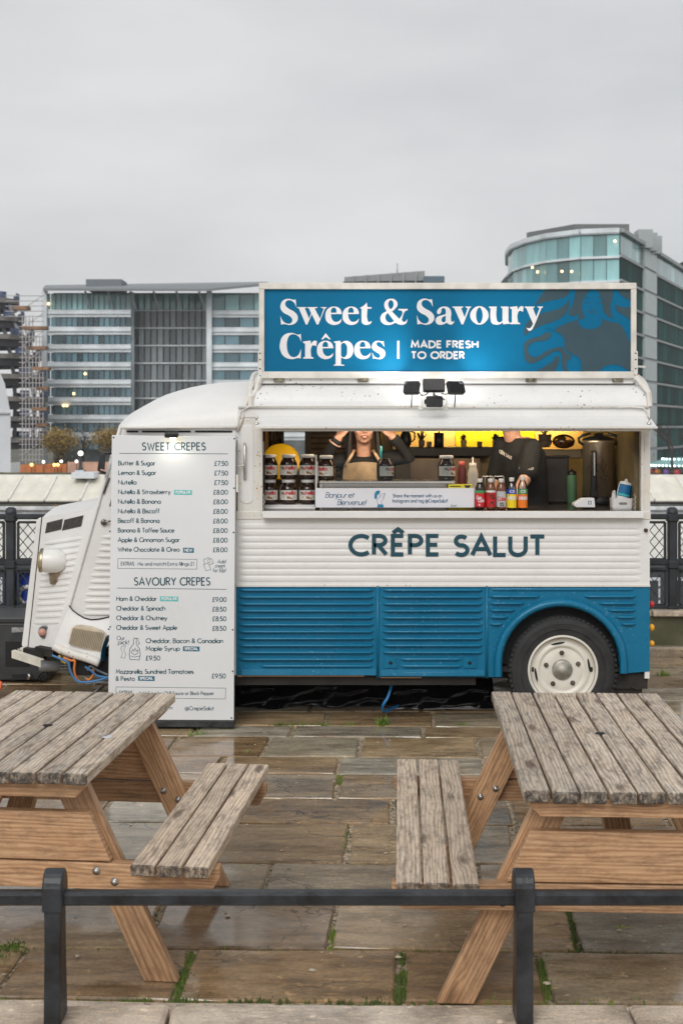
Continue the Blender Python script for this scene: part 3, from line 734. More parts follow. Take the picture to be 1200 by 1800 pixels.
for (a, b) in ((LA, LB), (RA, RB)):
    for k, (z0, z1) in enumerate(floors[:-1]):
        zt = z0; zb = floors[k + 1][1]
        mb = MB(); wallstrip(mb, a, b, zb + .05, zt - .05, .30); wallstrip(mb, a, b, (zb + zt) / 2 - .15, (zb + zt) / 2 + .10, .55, .3); mb.build('spandrel', SPAND, ob)
for k in range(9):
    mb = MB(); z = zz(546 + 30.8 * k, Y0 + 5); wallstrip(mb, DA, DB, z - .12, z + .12, .35); mb.build('floor_edge', SPAND, ob)
for (px, Y) in ((79, Y0 - .4), (231.5, Y0 + 2), (368, Y0)):
    mb = MB(); mb.box((xx_(px, Y), Y, (zz(512, Y0) - 7) / 2), (.9, .9, zz(512, Y0) + 7)); mb.build('column', SPAND, ob)
mb = MB(); mb.prism([P(76, 511, Y0 - 3), P(365, 512, Y0 - 5), P(470, 502, Y0 - 2), P(470, 499, Y0 + 20), P(80, 505, Y0 + 20)], (0, 0, .4)); mb.build('roof_canopy', pm('canopy edge', (.20, .22, .235), .5), ob)
mb = MB(); mb.box(P(188, 503, Y0 + 8), (6.2, 6, 1.8)); mb.build('plant_room', pm('plant room', (.16, .18, .20), .6), ob)
for k in range(6): mb = MB(); mb.bar(P(150 + 40 * k, 512, Y0 - 2), P(160 + 40 * k, 545, Y0 - .2), .25, .25); mb.build('strut', MULL, ob)
for px, py in ((112, 713), (118, 713), (130, 692), (150, 657), (86, 534)):
    mb = MB(); mb.ball(P(px, py, Y0 - .6), .22, 8, 5); mb.build('ceiling_light', LIT2, ob)

# ---- low wedge roof showing over the van sign
wr = thing('rooftop_block', 'grey wedge shaped rooftop showing just above the van sign', 'building', (xx_(690, 300), 300, -6))
mb = MB(); mb.box((xx_(690, 300), 312, (zz(493, 300) - 6) / 2), (xx_(780, 300) - xx_(606, 300), 20, zz(493, 300) + 6)); mb.build('wall', pm('grey cladding', (.25, .28, .30), .5, var=.15, vs=.3), wr)
mb = MB(); mb.prism([P(605, 487, 298), P(605, 495, 298), P(746, 493, 298), P(746, 476, 298)], (0, 14, 0)); mb.build('roof', pm('dull roof', (.30, .31, .31), .5), wr)
for k in range(6): mb = MB(); mb.bar(P(620 + k * 22, 497, 297.6), P(622 + k * 22, 484.5 - k * 1.6, 297.6), .35, .35); mb.build('rib', MULL, wr)
mb = MB(); mb.box(P(762, 492, 296), (4.6, 3, 1.4)); mb.build('plant_room', pm('blue plant', (.10, .16, .21), .4), wr)
mb = MB(); mb.tube([P(698, 480, 297), P(698, 463, 297)], .12, 6); mb.build('mast', MULL, wr)

# ---- curved glass tower at right
tw = thing('glass_tower', 'tall green glass office tower with curved front and pale pier', 'building', (42, 205, -6))
TY = 200.0; zt_ = zz(405, TY)
cxy = Vector((xx_(1088, TY), TY)); far = Vector((xx_(1262, 292), 292))
# plan curve of the front: from the corner round to the left flank
curve = [cxy, Vector((xx_(1020, 201.5), 201.5)), Vector((xx_(960, 206), 206)), Vector((xx_(925, 211.5), 211.5)), Vector((xx_(902, 218), 218)), Vector((xx_(893, 226), 226)), Vector((xx_(893, 240), 240))]
curve = curve[::-1]
bands = [(zt_ - 3.95, zt_ - .6), (zt_ - 7.7, zt_ - 4.35)] + [(zt_ - 3.74 * (k + 1) - .2, zt_ - 3.74 * k - .6) for k in range(2, 10)]
for a, b in zip(curve[:-1], curve[1:]):
    n = max(2, int((b - a).length / 1.75)); facade(tw, (a.x, a.y), (b.x, b.y), bands[:3], n, GLC, 0, gap=.10)
    mb = MB()
    for (z0, z1) in bands: wallstrip(mb, a, b, z1 + .08, z1 + .45, .45, .9)
    wallstrip(mb, a, b, zt_ - .35, zt_ + .35, .6, 1.2); mb.build('floor_edge', SPAND, tw)
    mb = MB(); wallstrip(mb, a, b, -6, bands[2][0] - .1, 0, .3); mb.build('lower_glazing', GLD, tw)
core = [curve[0], curve[2], curve[4], curve[6], far, Vector((far.x - 6, far.y + 6)), Vector((curve[0].x + 2, far.y))]
ctr = sum(core, Vector((0, 0))) / len(core)
mb = MB(); mb.prism([Vector((p.x + (ctr.x - p.x) * .06, p.y + (ctr.y - p.y) * .06, -6)) for p in core], (0, 0, zt_ + 5.6)); mb.build('core', pm('tower interior', (.04, .06, .06), .6, var=.3, vs=.3), tw)
dirv = (far - cxy).normalized(); p1 = cxy + dirv * 17.0; p2 = cxy + dirv * 27.0; p3 = cxy + dirv * 62
sb = [(zt_ - 3.74 * (k + 1) + .25, zt_ - 3.74 * k - .35) for k in range(10)]
SB0 = {0: GLC, 1: GLD}
facade(tw, cxy + dirv * .4, p1, sb, 6, GLE, 0, gap=.03, glz={0: GLC}); facade(tw, p2, p3, sb, 9, GLE, 0, gap=.03, glz={0: GLC})
mb = MB()
for (z0, z1) in sb: wallstrip(mb, cxy, far, z1 + .04, z1 + .42, .35, .6)
wallstrip(mb, cxy, far, zt_ - .3, zt_ + .3, .7, 1.4); mb.build('floor_edge', pm('tower band', (.33, .36, .36), .5), tw)
for k, (z0, z1) in enumerate(sb):
    mb = MB(); wallstrip(mb, p1, p2, z0 - .1, z1 + .05, .5, .8); mb.build('pier_panel', pm('pale pier', (.46, .53, .53), .35, var=.1, vs=.4), tw)
mb = MB()
for t in (18, 22.0, 26): q = cxy + dirv * t; mb.box((q.x, q.y, zt_ + .9), (2.4, 3.2, 3.0))
mb.build('stair_tower', pm('stair cladding', (.38, .42, .43), .4), tw)
mb = MB(); mb.prism([Vector((p.x, p.y, zt_ + .4)) for p in [Vector((xx_(925, 215), 215)), Vector((xx_(1010, 206), 206)), Vector((xx_(1105, 206), 206)), Vector((xx_(1100, 232), 232)), Vector((xx_(930, 236), 236))]], (0, 0, 1.5)); mb.build('plant_room', pm('grey plant', (.16, .17, .17), .6), tw)
for px, py in ((935, 470), (944, 478), (987, 477), (1004, 477), (1080, 424)):
    Yp = 198.2 if px > 1010 else (201 if px > 965 else 207)
    mb = MB(); mb.ball(P(px, py, Yp), .2, 8, 5); mb.build('ceiling_light', LIT2, tw)
rb = thing('distant_block', 'plain grey office block peeping out behind the green tower', 'building', (88, 330, -6))
mb = MB(); mb.box((94, 335, 18), (14, 20, 52)); mb.build('wall', GLE, rb); mb = MB(); mb.box((94, 324.6, 44.6), (14.6, 1, 1)); mb.build('parapet', SPAND, rb)
for k in range(4): mb = MB(); mb.box((94, 324.8, 30 + 3.6 * k), (14.1, .5, .5)); mb.build('floor_edge', SPAND, rb)

# ---- rounded building under construction at left, its scaffold
cb = thing('construction_building', 'rounded concrete frame building under construction with bare floor slabs', 'building', (-55, 205, -6))
CONC = pm('bare concrete', (.27, .25, .23), .8, var=.25, vs=.5); UNDER = pm('shaded soffit', (.05, .05, .055), .8, var=.3, vs=.5); BARR = pm('blue edge barrier', (.10, .14, .25), .6, var=.4, vs=1.2); STL = pm('grey steel column', (.22, .24, .27), .5)  # slab undersides: shade put into a near black soffit colour
cyl_x, cyl_y = xx_(-75, 212), 212
levels = [(22, 527), (31, 560), (49, 594), (61, 629), (70, 665), (73, 705), (73, 740), (71, 778)]
for k, (px, py) in enumerate(levels):
    ez = zz(py, 204); rx = xx_(px, 208) - cyl_x; ry = rx * .75
    c = Vector((cyl_x, cyl_y, ez))
    sc_ = Matrix.Diagonal((rx, ry, 1))
    mb = MB(); ring = [Vector((cyl_x + rx * cos(2 * pi * i / 40), cyl_y + ry * sin(2 * pi * i / 40), ez)) for i in range(40)]
    mb.prism(ring, (0, 0, .75)); mb.build('floor_slab', CONC, cb)
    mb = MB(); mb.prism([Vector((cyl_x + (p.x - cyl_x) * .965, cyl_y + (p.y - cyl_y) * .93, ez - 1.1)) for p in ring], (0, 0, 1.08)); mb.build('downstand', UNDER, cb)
    mb = MB()
    for i in range(40):
        if i % 3 != 0: continue
        a, b = ring[i], ring[(i + 1) % 40]; mb.prism([a * .995 + Vector((0, 0, .76)), b * .995 + Vector((0, 0, .76)), b * .995 + Vector((0, 0, 1.75)), a * .995 + Vector((0, 0, 1.75))], (0, .08, 0))
    mb.build('edge_barrier', BARR, cb)['kind'] = 'stuff'
    if k < 7:
        px2 = levels[k + 1][0]; z2 = zz(levels[k + 1][1], 204)
        for ff in (.55, .78, .93):
            a = -pi * .36; rr = rx * ff; r2 = (xx_(px2, 208) - cyl_x) * ff * (1.02 if ff > .9 else 1)
            mb = MB(); mb.tube([(cyl_x + rr * cos(a * (1 - ff * .8)), cyl_y + rr * .75 * sin(a * (1 - ff * .8)) - .2, ez), (cyl_x + r2 * cos(a * (1 - ff * .8)), cyl_y + r2 * .75 * sin(a * (1 - ff * .8)) - .2, z2 + .7)], .32, 8); mb.build('column', STL, cb)
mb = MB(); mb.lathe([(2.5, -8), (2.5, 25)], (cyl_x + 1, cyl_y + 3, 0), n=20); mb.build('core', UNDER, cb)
sf = thing('scaffold', 'pale scaffold with orange boards beside the round building site', 'scaffold', (xx_(58, 206), 206, -6))
SCP = pm('scaffold tube', (.42, .40, .40), .5); 
mb = MB()
for px in range(40, 82, 6):
    for Yp in (203, 209): mb.bar(P(px, 555 if px > 30 else 500, Yp) if px < 60 else P(px, 590, Yp), P(px, 815, Yp), .14, .14, up=(0, 1, 0))
for py in range(520, 812, 9): mb.bar(P(34 if py > 560 else 10, py, 203), P(78, py, 203), .12, .12)
for k in range(9): mb.bar(P(40, 800 - k * 32, 202.8), P(76, 775 - k * 32, 202.8), .1, .1)
mb.build('tubes', SCP, sf)
for px0, px1, py in ((26, 52, 542), (42, 84, 577), (50, 84, 612), (60, 88, 648), (66, 86, 683), (60, 84, 719), (66, 84, 747)):
    mb = MB(); mb.bar(P(px0, py, 203.5), P(px1, py, 203.5), .5, 2.0); mb.build('board', pm('rusty scaffold boards', (.28, .15, .08), .7, var=.3, vs=1), sf)
wt = thing('white_tent', 'tall white tapered marquee gable in front of the round building site', 'tent', (xx_(-30, 90), 90, -7))
mb = MB(); mb.prism([P(-70, 650, 90), P(-20, 640, 90), P(1, 655, 90), P(9, 674, 90), P(19, 726, 90), P(19.5, 830, 90), P(-70, 830, 90)], P(10, 740, 102) - P(10, 740, 90)); mb.build('cover', pm('white tarpaulin', (.66, .68, .70), .6, var=.05, vs=.4), wt)
mb = MB(); mb.bar(P(-60, 726, 89.9), P(19, 726, 89.9), .12, .1); mb.build('seam', GREYB, wt)

# ---- embankment, hoarding, lights, lamp post, roundabout
em = thing('embankment_wall', 'mossy far embankment wall along the opposite river bank', 'wall', (0, 186, -8))
mb = MB(); mb.box((0, 188.5, zz(838, 187) - 3), (400, 3, 7.0)); mb.build('wall', pm('mossy embankment', (.12, .12, .06), .85, var=.4, vs=.15), em)
hd = thing('site_hoarding', 'orange and pink site hoarding along the far bank under the trees', 'hoarding', (xx_(110, 192), 192, -5))
ORH = pm('orange hoarding', (.62, .20, .055), .6, var=.2, vs=.3); PKH = pm('pink hoarding', (.62, .36, .26), .6, var=.2, vs=.3)
for a, b, m in ((36, 62, ORH), (63, 90, ORH), (91, 117, ORH), (119, 146, PKH), (147, 172, PKH), (173, 200, PKH), (201, 235, PKH)):
    mb = MB(); mb.prism([P(a, 834, 192), P(b, 834, 192), P(b, 815 if m is ORH else 812, 192), P(a, 817 if m is ORH else 812, 192)], (0, .3, 0)); mb.build('panel', m, hd)
mb = MB(); mb.prism([P(8, 833, 193), P(36, 833, 193), P(36, 812, 193), P(8, 814, 193)], (0, 2, 0)); tag(mb.build('site_cabin', pm('grey cabin', (.45, .46, .47), .6), base=P(22, 833, 193)), 'pale grey site cabin left of the orange hoarding', 'cabin')
LAMPW = pm('white globe', (.9, .9, .85), .3, emit=(1, .93, .8), es=2.2); LAMPO = pm('amber lamp', (.9, .6, .2), .3, emit=(1, .55, .12), es=4)
for i, (px, py, m, lw) in enumerate(((77, 812, LAMPW, 'white site lamp above the middle of the orange hoarding'), (108, 811, LAMPW, 'white site lamp at the foot of the golden autumn tree'), (135, 811, LAMPW, 'white site lamp closest to the black lamp post'), (56, 817, LAMPO, 'amber site lamp nearest the white marquee'), (96, 817, LAMPO, 'amber site lamp of a close pair, the one farther from the black lamp post'), (102, 817, LAMPO, 'amber site lamp of a close pair, the one nearer the black lamp post'))):
    t = thing('site_lamp', lw, 'lamp', P(px, 834, 191), 'lamps along the far hoarding')
    mb = MB(); mb.ball(P(px, py, 191.2), .22, 10, 6); mb.build('globe', m, t); mb = MB(); mb.tube([P(px, 834, 191.4), P(px, py, 191.4)], .06, 6); mb.build('pole', IRON, t)
lp = thing('street_lamp', 'black lamp post with white globe on the far embankment left of the menu board', 'street lamp', P(142, 836, 185))
mb = MB(); mb.lathe([(.75, 0), (.75, .9), (.32, 1.1), (.22, 1.5), (.2, 3.0), (.14, 3.2)], P(142, 838, 185), n=12); mb.build('pole', IRON, lp)
mb = MB(); mb.ball(P(142, 797, 185), .36, 12, 8); mb.build('globe', LAMPW, lp)
mb = MB(); mb.box(P(141, 834, 184.5), (1.3, 1, 1.2), ch=.05); mb.build('plinth', SPAND, lp)
rd_ = thing('fairground_ride', 'fairground roundabout with rows of white bulbs below the green tower', 'fairground ride', P(1180, 836, 190))
c = P(1196, 818, 190)
mb = MB(); mb.lathe([(0, 1.2), (2.6, .9), (4.6, .25), (4.7, -.1), (4.4, -.1)], c, n=28); mb.build('canopy', pm('teal canopy', (.25, .45, .45), .5), rd_)
me = MB().ball((0, 0, 0), .16, 6, 4).mesh('bulb', pm('fair bulb', (.9, .95, .9), .3, emit=(.8, 1, .95), es=2))
for k in range(26): a = pi + pi * k / 25; inst(me, 'bulb', rd_, (c.x + 4.75 * cos(a), c.y + 4.75 * sin(a), c.z + .05))
for k in range(14): a = pi + pi * k / 13; inst(me, 'bulb', rd_, (c.x + 2.7 * cos(a), c.y + 2.7 * sin(a), c.z + .95))
for k in range(9):
    a = pi + pi * k / 8; p = (c.x + 4 * cos(a), c.y + 4 * sin(a), c.z - .9)
    mb = MB(); mb.ball(p, (.5, .4, .55), 8, 6); mb.build('car', (pm('ride red', (.5, .05, .05), .4), pm('ride orange', (.7, .25, .05), .4), pm('ride purple', (.2, .1, .35), .4))[k % 3], rd_)
mb = MB(); mb.lathe([(4.9, -2.2), (4.9, -1.5), (0, -1.5)], c, n=24); mb.lathe([(1.0, -1.5), (1.0, .9)], c, n=12); mb.build('platform', GREYB, rd_)

# ---- trees on the far bank
BARK = pm('bark', (.06, .05, .04), .9, var=.3)
AUT = foliage_mat('autumn leaves', (.12, .10, .025), (.30, .19, .04), (.42, .27, .06)); 
def branch(mb, p, d, L, r, lev, tips, spread=.6):
    q = p + d * L; mid = p + d * L * .5 + Vector((rnd.uniform(-1, 1), rnd.uniform(-1, 1), rnd.uniform(0, .6))) * L * .07
    mb.tube([p, mid, q], [r, r * .8, r * .6], 5 if lev else 7, cap=False); tips.append(q); tips.append(mid)
    if lev >= 4: return
    for _ in range(3 if lev else 5):
        a = rnd.uniform(0, 2 * pi); s = rnd.uniform(.35, spread + .15); n = (d + Vector((cos(a), sin(a), rnd.uniform(-.1, .35))) * s).normalized()
        branch(mb, p + d * L * rnd.uniform(.55, 1), n, L * rnd.uniform(.58, .8), r * .55, lev + 1, tips, spread)
def tree(px, py_base, Y, h, label, leaves, name='autumn_tree', group='trees on the far bank'):
    base = P(px, py_base, Y); t = thing(name, label, 'tree', base, group)
    mb = MB(); tips = []; branch(mb, base, Vector((0, 0, 1)), h * .30, h * .022, 0, tips)
    k = 21; tk = MB(); tk.add(mb.v[:k], [f for f in mb.f if max(f) < k], True); tk.build('trunk', BARK, t)
    br = MB(); br.v = mb.v; br.g = mb.g; keep = [i for i, f in enumerate(mb.f) if max(f) >= k]; br.f = [mb.f[i] for i in keep]; br.sm = [mb.sm[i] for i in keep]; br.mi = [mb.mi[i] for i in keep]; br.build('branches', BARK, t)['kind'] = 'stuff'
    if leaves:
        lb = MB()
        for tp in tips:
            for _ in range(leaves):
                c = tp + Vector((rnd.gauss(0, .75), rnd.gauss(0, .75), rnd.gauss(0, .6))); u = Vector((rnd.gauss(0, 1), rnd.gauss(0, 1), rnd.gauss(0, 1))).normalized(); w = u.orthogonal().normalized(); s = rnd.uniform(.10, .24)
                lb.add([c - u * s, c - w * s * .6, c + u * s, c + w * s * .6], [(0, 1, 2, 3)])
        lb.build('crown', AUT, t, clean=False)
tree(110, 826, 200, 8.2, 'golden autumn tree standing behind the orange hoarding', 9)
tree(199, 826, 200, 8.4, 'golden autumn tree half hidden behind the menu board', 9)
tree(146, 826, 203, 8.8, 'bare leafless tree between the two golden trees on the far bank', 0, 'bare_tree')
tree(1180, 828, 178, 9.6, 'bare leafless tree in front of the green glass tower', 0, 'bare_tree')
tree(1212, 828, 183, 9.0, 'bare leafless tree beside the fairground ride, mostly cut off', 0, 'bare_tree')
# ================================================================== FOOD TRUCK
VY = 8.36; VC = 9.36                                       # near side plane and centre plane
def V(px, py, d=0.0): return P(px, py, VY + d)
van = thing('food_truck', 'vintage white and blue corrugated van converted to a serving truck with hatch open', 'food truck', (.2, VC, 0))
def far(v): return Vector((v.x, 2 * VC - v.y, v.z))
def rib(mb, px0, px1, py, hpx=6.4, proud=.011, d=0.0, dfn=None, nx=7, tap=9):
    """a pressed rib with tapered ends, half sunk in the panel"""
    vs = []; nk = 6
    xs = [px0 + (px1 - px0) * t for t in (0, .0)] ; L = px1 - px0; tp = min(tap, L * .3)
    xs = [px0, px0 + tp * .35, px0 + tp, px0 + L * .35, px0 + L * .65, px1 - tp, px1 - tp * .35, px1]
    sc_ = [.02, .62, 1, 1, 1, 1, .62, .02]
    for x, s in zip(xs, sc_):
        for k in range(nk + 1):
            a = pi * k / nk; dd = d if dfn is None else dfn(x, py)
            vs.append(V(x, py - cos(a) * hpx / 2 * (.35 + .65 * s), dd) + Vector((0, -sin(a) * proud * s + .0012, 0)))
    fs = [(i * (nk + 1) + k, i * (nk + 1) + k + 1, (i + 1) * (nk + 1) + k + 1, (i + 1) * (nk + 1) + k) for i in range(len(xs) - 1) for k in range(nk)]
    mb.add(vs, fs, True)
def vrect(mb, x0, x1, y0, y1, d=0.0, th=.03): mb.prism([V(x0, y0, d), V(x1, y0, d), V(x1, y1, d), V(x0, y1, d)], (0, th, 0))

# --- white upper side: waist band with soft corrugations, pillars, band over the hatch
mb = MB(); vrect(mb, 415, 1141, 906, 1029)
for k in range(9): rib(mb, 417, 1128, 925 + 11.6 * k, 10.6, .0048, tap=14)
mb.build('waist_panel', WHITE, van)
mb = MB(); vrect(mb, 418, 458, 733, 905, .001); vrect(mb, 1130, 1142, 733, 905, .001); vrect(mb, 458, 1130, 733, 757, .001); mb.build('hatch_surround', WHITE_EDGE, van)
mb = MB()
for (x0, x1, y0, y1) in ((458, 461.5, 757, 905), (1126, 1131, 757, 905)): vrect(mb, x0, x1, y0, y1, -.012, .05)
mb.build('hatch_frame', WHITE_EDGE, van, bev=.003)
mb = MB()                                                   # rounded pressing and handle on the pillar
pts = [V(423 + 11 + 11 * cos(R(a)), (748 if a < 0 or a > 180 else 885) + (9 if a < 0 or a > 180 else -9) + 9 * sin(R(a)) * 1.0, -.004) for a in list(range(0, 181, 20)) + list(range(180, 361, 20))]
mb.prism(pts, (0, .006, 0)); mb.build('pillar_pressing', WHITE, van, bev=.003)
mb = MB(); mb.tube([V(430, 779, -.006), V(430, 784, -.03), V(430, 838, -.03), V(430, 843, -.006)], .007, 8); mb.build('grab_handle', CHROME, van)
mb = MB(); mb.tube([V(412, 818, -.02), V(420, 819, -.05), V(428, 819, -.03)], .003, 6); mb.ball(V(427, 819, -.033), .009, 8, 6); mb.build('stay_hook', WHITE_EDGE, van)
mb = MB(); vrect(mb, 415, 461, 899, 913, -.006, .04); vrect(mb, 1127, 1143, 899, 913, -.006, .04); mb.build('sill_bracket', WHITE_EDGE, van, bev=.003)
# --- counter ledge
CT = 1.365
mb = MB(); mb.prism([V(461, 899, -.06), V(1131, 899, -.06), V(1131, 911, -.06), V(461, 911, -.06)], (0, .09, 0)); mb.build('counter_edge', WHITE, van, bev=.004)
mb = MB(); mb.box((.706, 8.78, CT - .012), (2.44, .86, .024)); mb.build('counter', pm('dark gloss counter', (.07, .055, .045), .09, var=.3, vs=4), van)
# --- blue lower panels
mb = MB(); vrect(mb, 415, 662.5, 1030, 1187)
for k in range(13):
    y = 1037 + 12.15 * k
    if y > 1170: rib(mb, 458, 655, y, 6, .015)
    else: rib(mb, 420, 657, y, 6.4, .025)
mb.prism([V(425, 1176, -.012), V(661, 1176, -.012), V(661, 1187, -.018), V(425, 1187, -.018)], (0, .012, 0)); mb.build('side_panel', BLUE, van)
mb = MB(); vrect(mb, 664.5, 853, 1030, 1190)
for k in range(13):
    y = 1037 + 12.15 * k
    if y > 1150: rib(mb, 703, 812, y, 6.4, .018)
    else: rib(mb, 672, 848, y, 6.4, .025)
mb.prism([V(668, 1177, -.012), V(851, 1177, -.012), V(851, 1188, -.018), V(668, 1188, -.018)], (0, .012, 0)); f = mb.build('side_panel', BLUE, van)
mb = MB()
for cx in (687, 826):
    vrect(mb, cx - 12, cx + 12, 1155, 1174, -.008, .008); vrect(mb, cx + 6, cx + 8, 1156, 1175, -.02, .014)
mb.build('latch_plate', BLUE, f)
mb = MB()
for cx in (686, 825): mb.lathe([(0, .004), (.011, .004), (.011, 0)], V(cx, 1165, -.009), (0, -1, 0), 10)
mb.build('latch', BLACKM, f)
mb = MB()
for x in (662, 853.5): mb.tube([V(x + 1.5, 1030, -.006), V(x + 1.5, 1192, -.006)], .008, 8)
mb.build('panel_bead', BLUE, van)
mb = MB(); vrect(mb, 415, 1142, 1028.2, 1031.5, -.009, .012); mb.build('waist_bead', WHITE_EDGE, van)
# rear quarter with the arch cut out
AX, AY_, RXo, RYo = 985, 1168, 118, 116
archp = [(AX - 106, 1190)] + [(AX + 103 * cos(R(a)), AY_ - 104 * sin(R(a))) for a in range(180, -1, -9)] + [(AX + 108, 1186)]
mb = MB(); mb.prism([V(x, y) for x, y in [(856, 1190), (856, 1030), (1141, 1030), (1141, 1180), (AX + 108, 1184)] + archp[::-1][1:]], (0, .03, 0))
for k, (xa, xb) in enumerate(((1115, None), (948, 1028), (921, 1054), (905, 1070), (893, 1083), (883, 1092))):
    y = 1036 + 12.15 * k
    if k == 0: rib(mb, 860, 1115, y, 6.4, .011)
    else: rib(mb, 860, xa, y, 6.4, .024); rib(mb, xb - 2, 1117, y, 6.4, .024)
mb.build('rear_quarter', BLUE, van)
mb = MB()
def flare(u, v):
    a = 200 - 220 * u; prof = [(-.004, 1.0), (-.035, .985), (-.052, .94), (-.05, .90), (-.03, .875), (.03, .87)]
    q = v * 5; i = min(int(q), 4); t = q - i
    dd = prof[i][0] * (1 - t) + prof[i + 1][0] * t; rr = prof[i][1] * (1 - t) + prof[i + 1][1] * t
    if 0 <= a <= 180: x, y = AX + RXo * rr * cos(R(a)), AY_ - RYo * rr * sin(R(a))
    else:
        e = (a - 180) / 20 if a > 180 else -a / 20
        x = AX + (-1 if a > 180 else 1) * RXo * rr; y = AY_ + e * (22 if a > 180 else 16)
    return V(x, y, dd)
mb.grid(flare, 66, 10); mb.build('wheel_arch', BLUE, van)
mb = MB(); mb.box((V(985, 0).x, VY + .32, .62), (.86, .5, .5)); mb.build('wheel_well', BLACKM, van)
# --- wheels
def wheel(c):
    t = MB(); prof = []
    Rt = .345
    prof = [(.205, -.075), (.24, -.092), (.29, -.098), (.325, -.09), (.338, -.074), (Rt, -.06), (Rt, .06), (.338, .074), (.325, .09), (.29, .098), (.205, .075)]
    t.lathe(prof, c, (0, -1, 0), 56)
    for k in range(64):                                     # shoulder tread blocks
        a = 2 * pi * k / 64
        for s in (-1, 1):
            p = Vector(c) + Vector((cos(a) * .339, -s * .072, sin(a) * .339)); t.box(p, (.016, .03, .016), Matrix.Rotation(-a, 3, 'Y'))
    for r_ in (.30, .268): t.lathe([(r_ - .004, .0965), (r_, .101), (r_ + .004, .0965)], c, (0, -1, 0), 48)
    to = t.build('tyre', RUBBER, van)
    t = MB(); t.lathe([(.226, .078), (.222, .088), (.212, .088), (.206, .07), (.196, .05), (.185, .046), (.17, .062), (.152, .066), (.146, .055), (.135, .052), (.125, .058), (.085, .052), (0, .052)], c, (0, -1, 0), 48)
    ri = t.build('rim', CREAM, van)
    t = MB(); t.lathe([(.066, .05), (.064, .062), (.058, .067), (.046, .069), (.043, .078), (.030, .080), (.026, .087), (.010, .089), (0, .089)], c, (0, -1, 0), 32); t.build('hub_cap', pm('dull hub metal', (.40, .38, .33), .55, .7, var=.2, vs=20), ri)
    for k in range(5):
        a = R(20 + 72 * k); p = Vector(c) + Vector((cos(a) * .108, -.052, sin(a) * .108)); t = MB(); t.lathe([(.017, 0), (.017, .006), (.012, .007), (.012, .02), (0, .021)], p, (0, -1, 0), 6, smooth=False); t.build('wheel_nut', pm('rusty nut', (.12, .10, .08), .5, .6, var=.3), ri)
    for k in range(4):
        a = R(10 + 90 * k); t = MB(); p = Vector(c) + Vector((cos(a) * .172, -.0655, sin(a) * .172)); t.ball(p, (.007, .004, .045), 10, 8, Matrix.Rotation(-a, 3, 'Y')); t.build('slot', BLACKM, ri)
    return to
wheel(Vector((V(985, 0, .07).x, VY + .07, .345)))
wheel(Vector((-1.13, VY + .12, .345)))
# --- underside
mb = MB(); mb.box((.3, VY + .5, .30), (2.9, .7, .07)); mb.box((.0, VY + .06, .285), (1.72, .05, .085)); mb.box((1.72, VY + .25, .25), (.42, .4, .13)); mb.box((1.84, VY + .08, .27), (.24, .1, .10)); mb.tube([V(1108, 1207, .02), V(1120, 1212, .02), V(1133, 1208, .02)], .004, 6); mb.build('chassis', DARKM, van)
mb = MB(); vrect(mb, 417, 640, 1187, 1189.5, .005, .03); vrect(mb, 668, 740, 1190, 1192, .005, .03); mb.build('sill_timber', PINE, van)
# --- lights at the rear corner
for py, c, r_ in ((1062, pm('red lens', (.5, .02, .02), .25), .017), (1103, pm('amber lens', (.85, .38, .01), .25), .019), (1131, MATS['amber lens'] if 'amber lens' in MATS else None, .016)):
    c = c or MATS['amber lens']; mb = MB(); mb.ball(V(1143.5, py, .04) + Vector((.004, 0, 0)), (.018, .02, r_ * 1.2), 12, 8); mb.build('rear_lamp', c, van)
mb = MB(); mb.lathe([(0, .02), (.009, .018), (.013, .008), (.013, 0)], V(1134, 932, -.002), (0, -1, 0), 12); mb.build('rusty_stud', pm('rust stud', (.10, .055, .03), .8, var=.4), van)
# --- rear wall, far wall, floor
XR = V(1141, 0).x
mb = MB(); mb.box((XR - .015, VC, 1.14), (.03, 1.99, 1.70)); mb.build('rear_wall', WHITE, van)
XF = V(418, 0).x
FY = 2 * VC - VY                                           # 10.36
WALLIN = pm('brown lined wall', (.16, .125, .09), .6, var=.25, vs=3)
wx0, wx1, wz0, wz1 = xx_(499, FY), xx_(538, FY), 1.585, 1.93
mb = MB()
for (a, b, z0, z1) in ((XF, wx0, .33, 2.03), (wx1, XR, .33, 2.03), (wx0, wx1, .33, wz0), (wx0, wx1, wz1, 2.03)): mb.box(((a + b) / 2, FY, (z0 + z1) / 2), (b - a, .03, z1 - z0))
mb.build('far_wall', WALLIN, van)
mb = MB()
for (a, b, z0, z1) in ((wx0 - .03, wx0, wz0 - .03, wz1 + .03), (wx1, wx1 + .05, wz0 - .03, wz1 + .03), (wx0, wx1, wz0 - .03, wz0), (wx0, wx1, wz1, wz1 + .03)): mb.box(((a + b) / 2, FY - .03, (z0 + z1) / 2), (b - a, .05, z1 - z0))
mb.build('far_window_frame', BLACKM, van)
mb = MB(); mb.box(((XF + XR) / 2, VC, .345), (XR - XF, 1.96, .03)); mb.build('floor', DARKM, van)
mb = MB(); mb.box(((XF + XR) / 2, VC, 2.0), (XR - XF - .02, 1.9, .02)); mb.build('ceiling', pm('dull ceiling', (.22, .20, .16), .6), van)
mb = MB(); mb.box((XR - .06, VC, 1.2), (.03, 1.8, 1.6)); mb.build('inner_lining', pm('olive lining', (.17, .13, .065), .5, var=.2), van)
# brown striped curtain left of the small window
mb = MB(); x0, x1 = xx_(466, FY - .1), xx_(497, FY - .1)
mb.grid(lambda u, v: Vector((x0 + (x1 - x0) * u, FY - .1 + .02 * sin(u * 31), 1.35 + .66 * v)), 60, 4); mb.build('curtain', pm('brown curtain', (.20, .13, .075), .8, var=.5, vs=30), van)
mb = MB(); mb.box((xx_(468, FY - .13), FY - .13, 1.7), (.03, .02, .6)); mb.build('curtain_trim', pm('orange trim', (.55, .24, .06), .6), van)
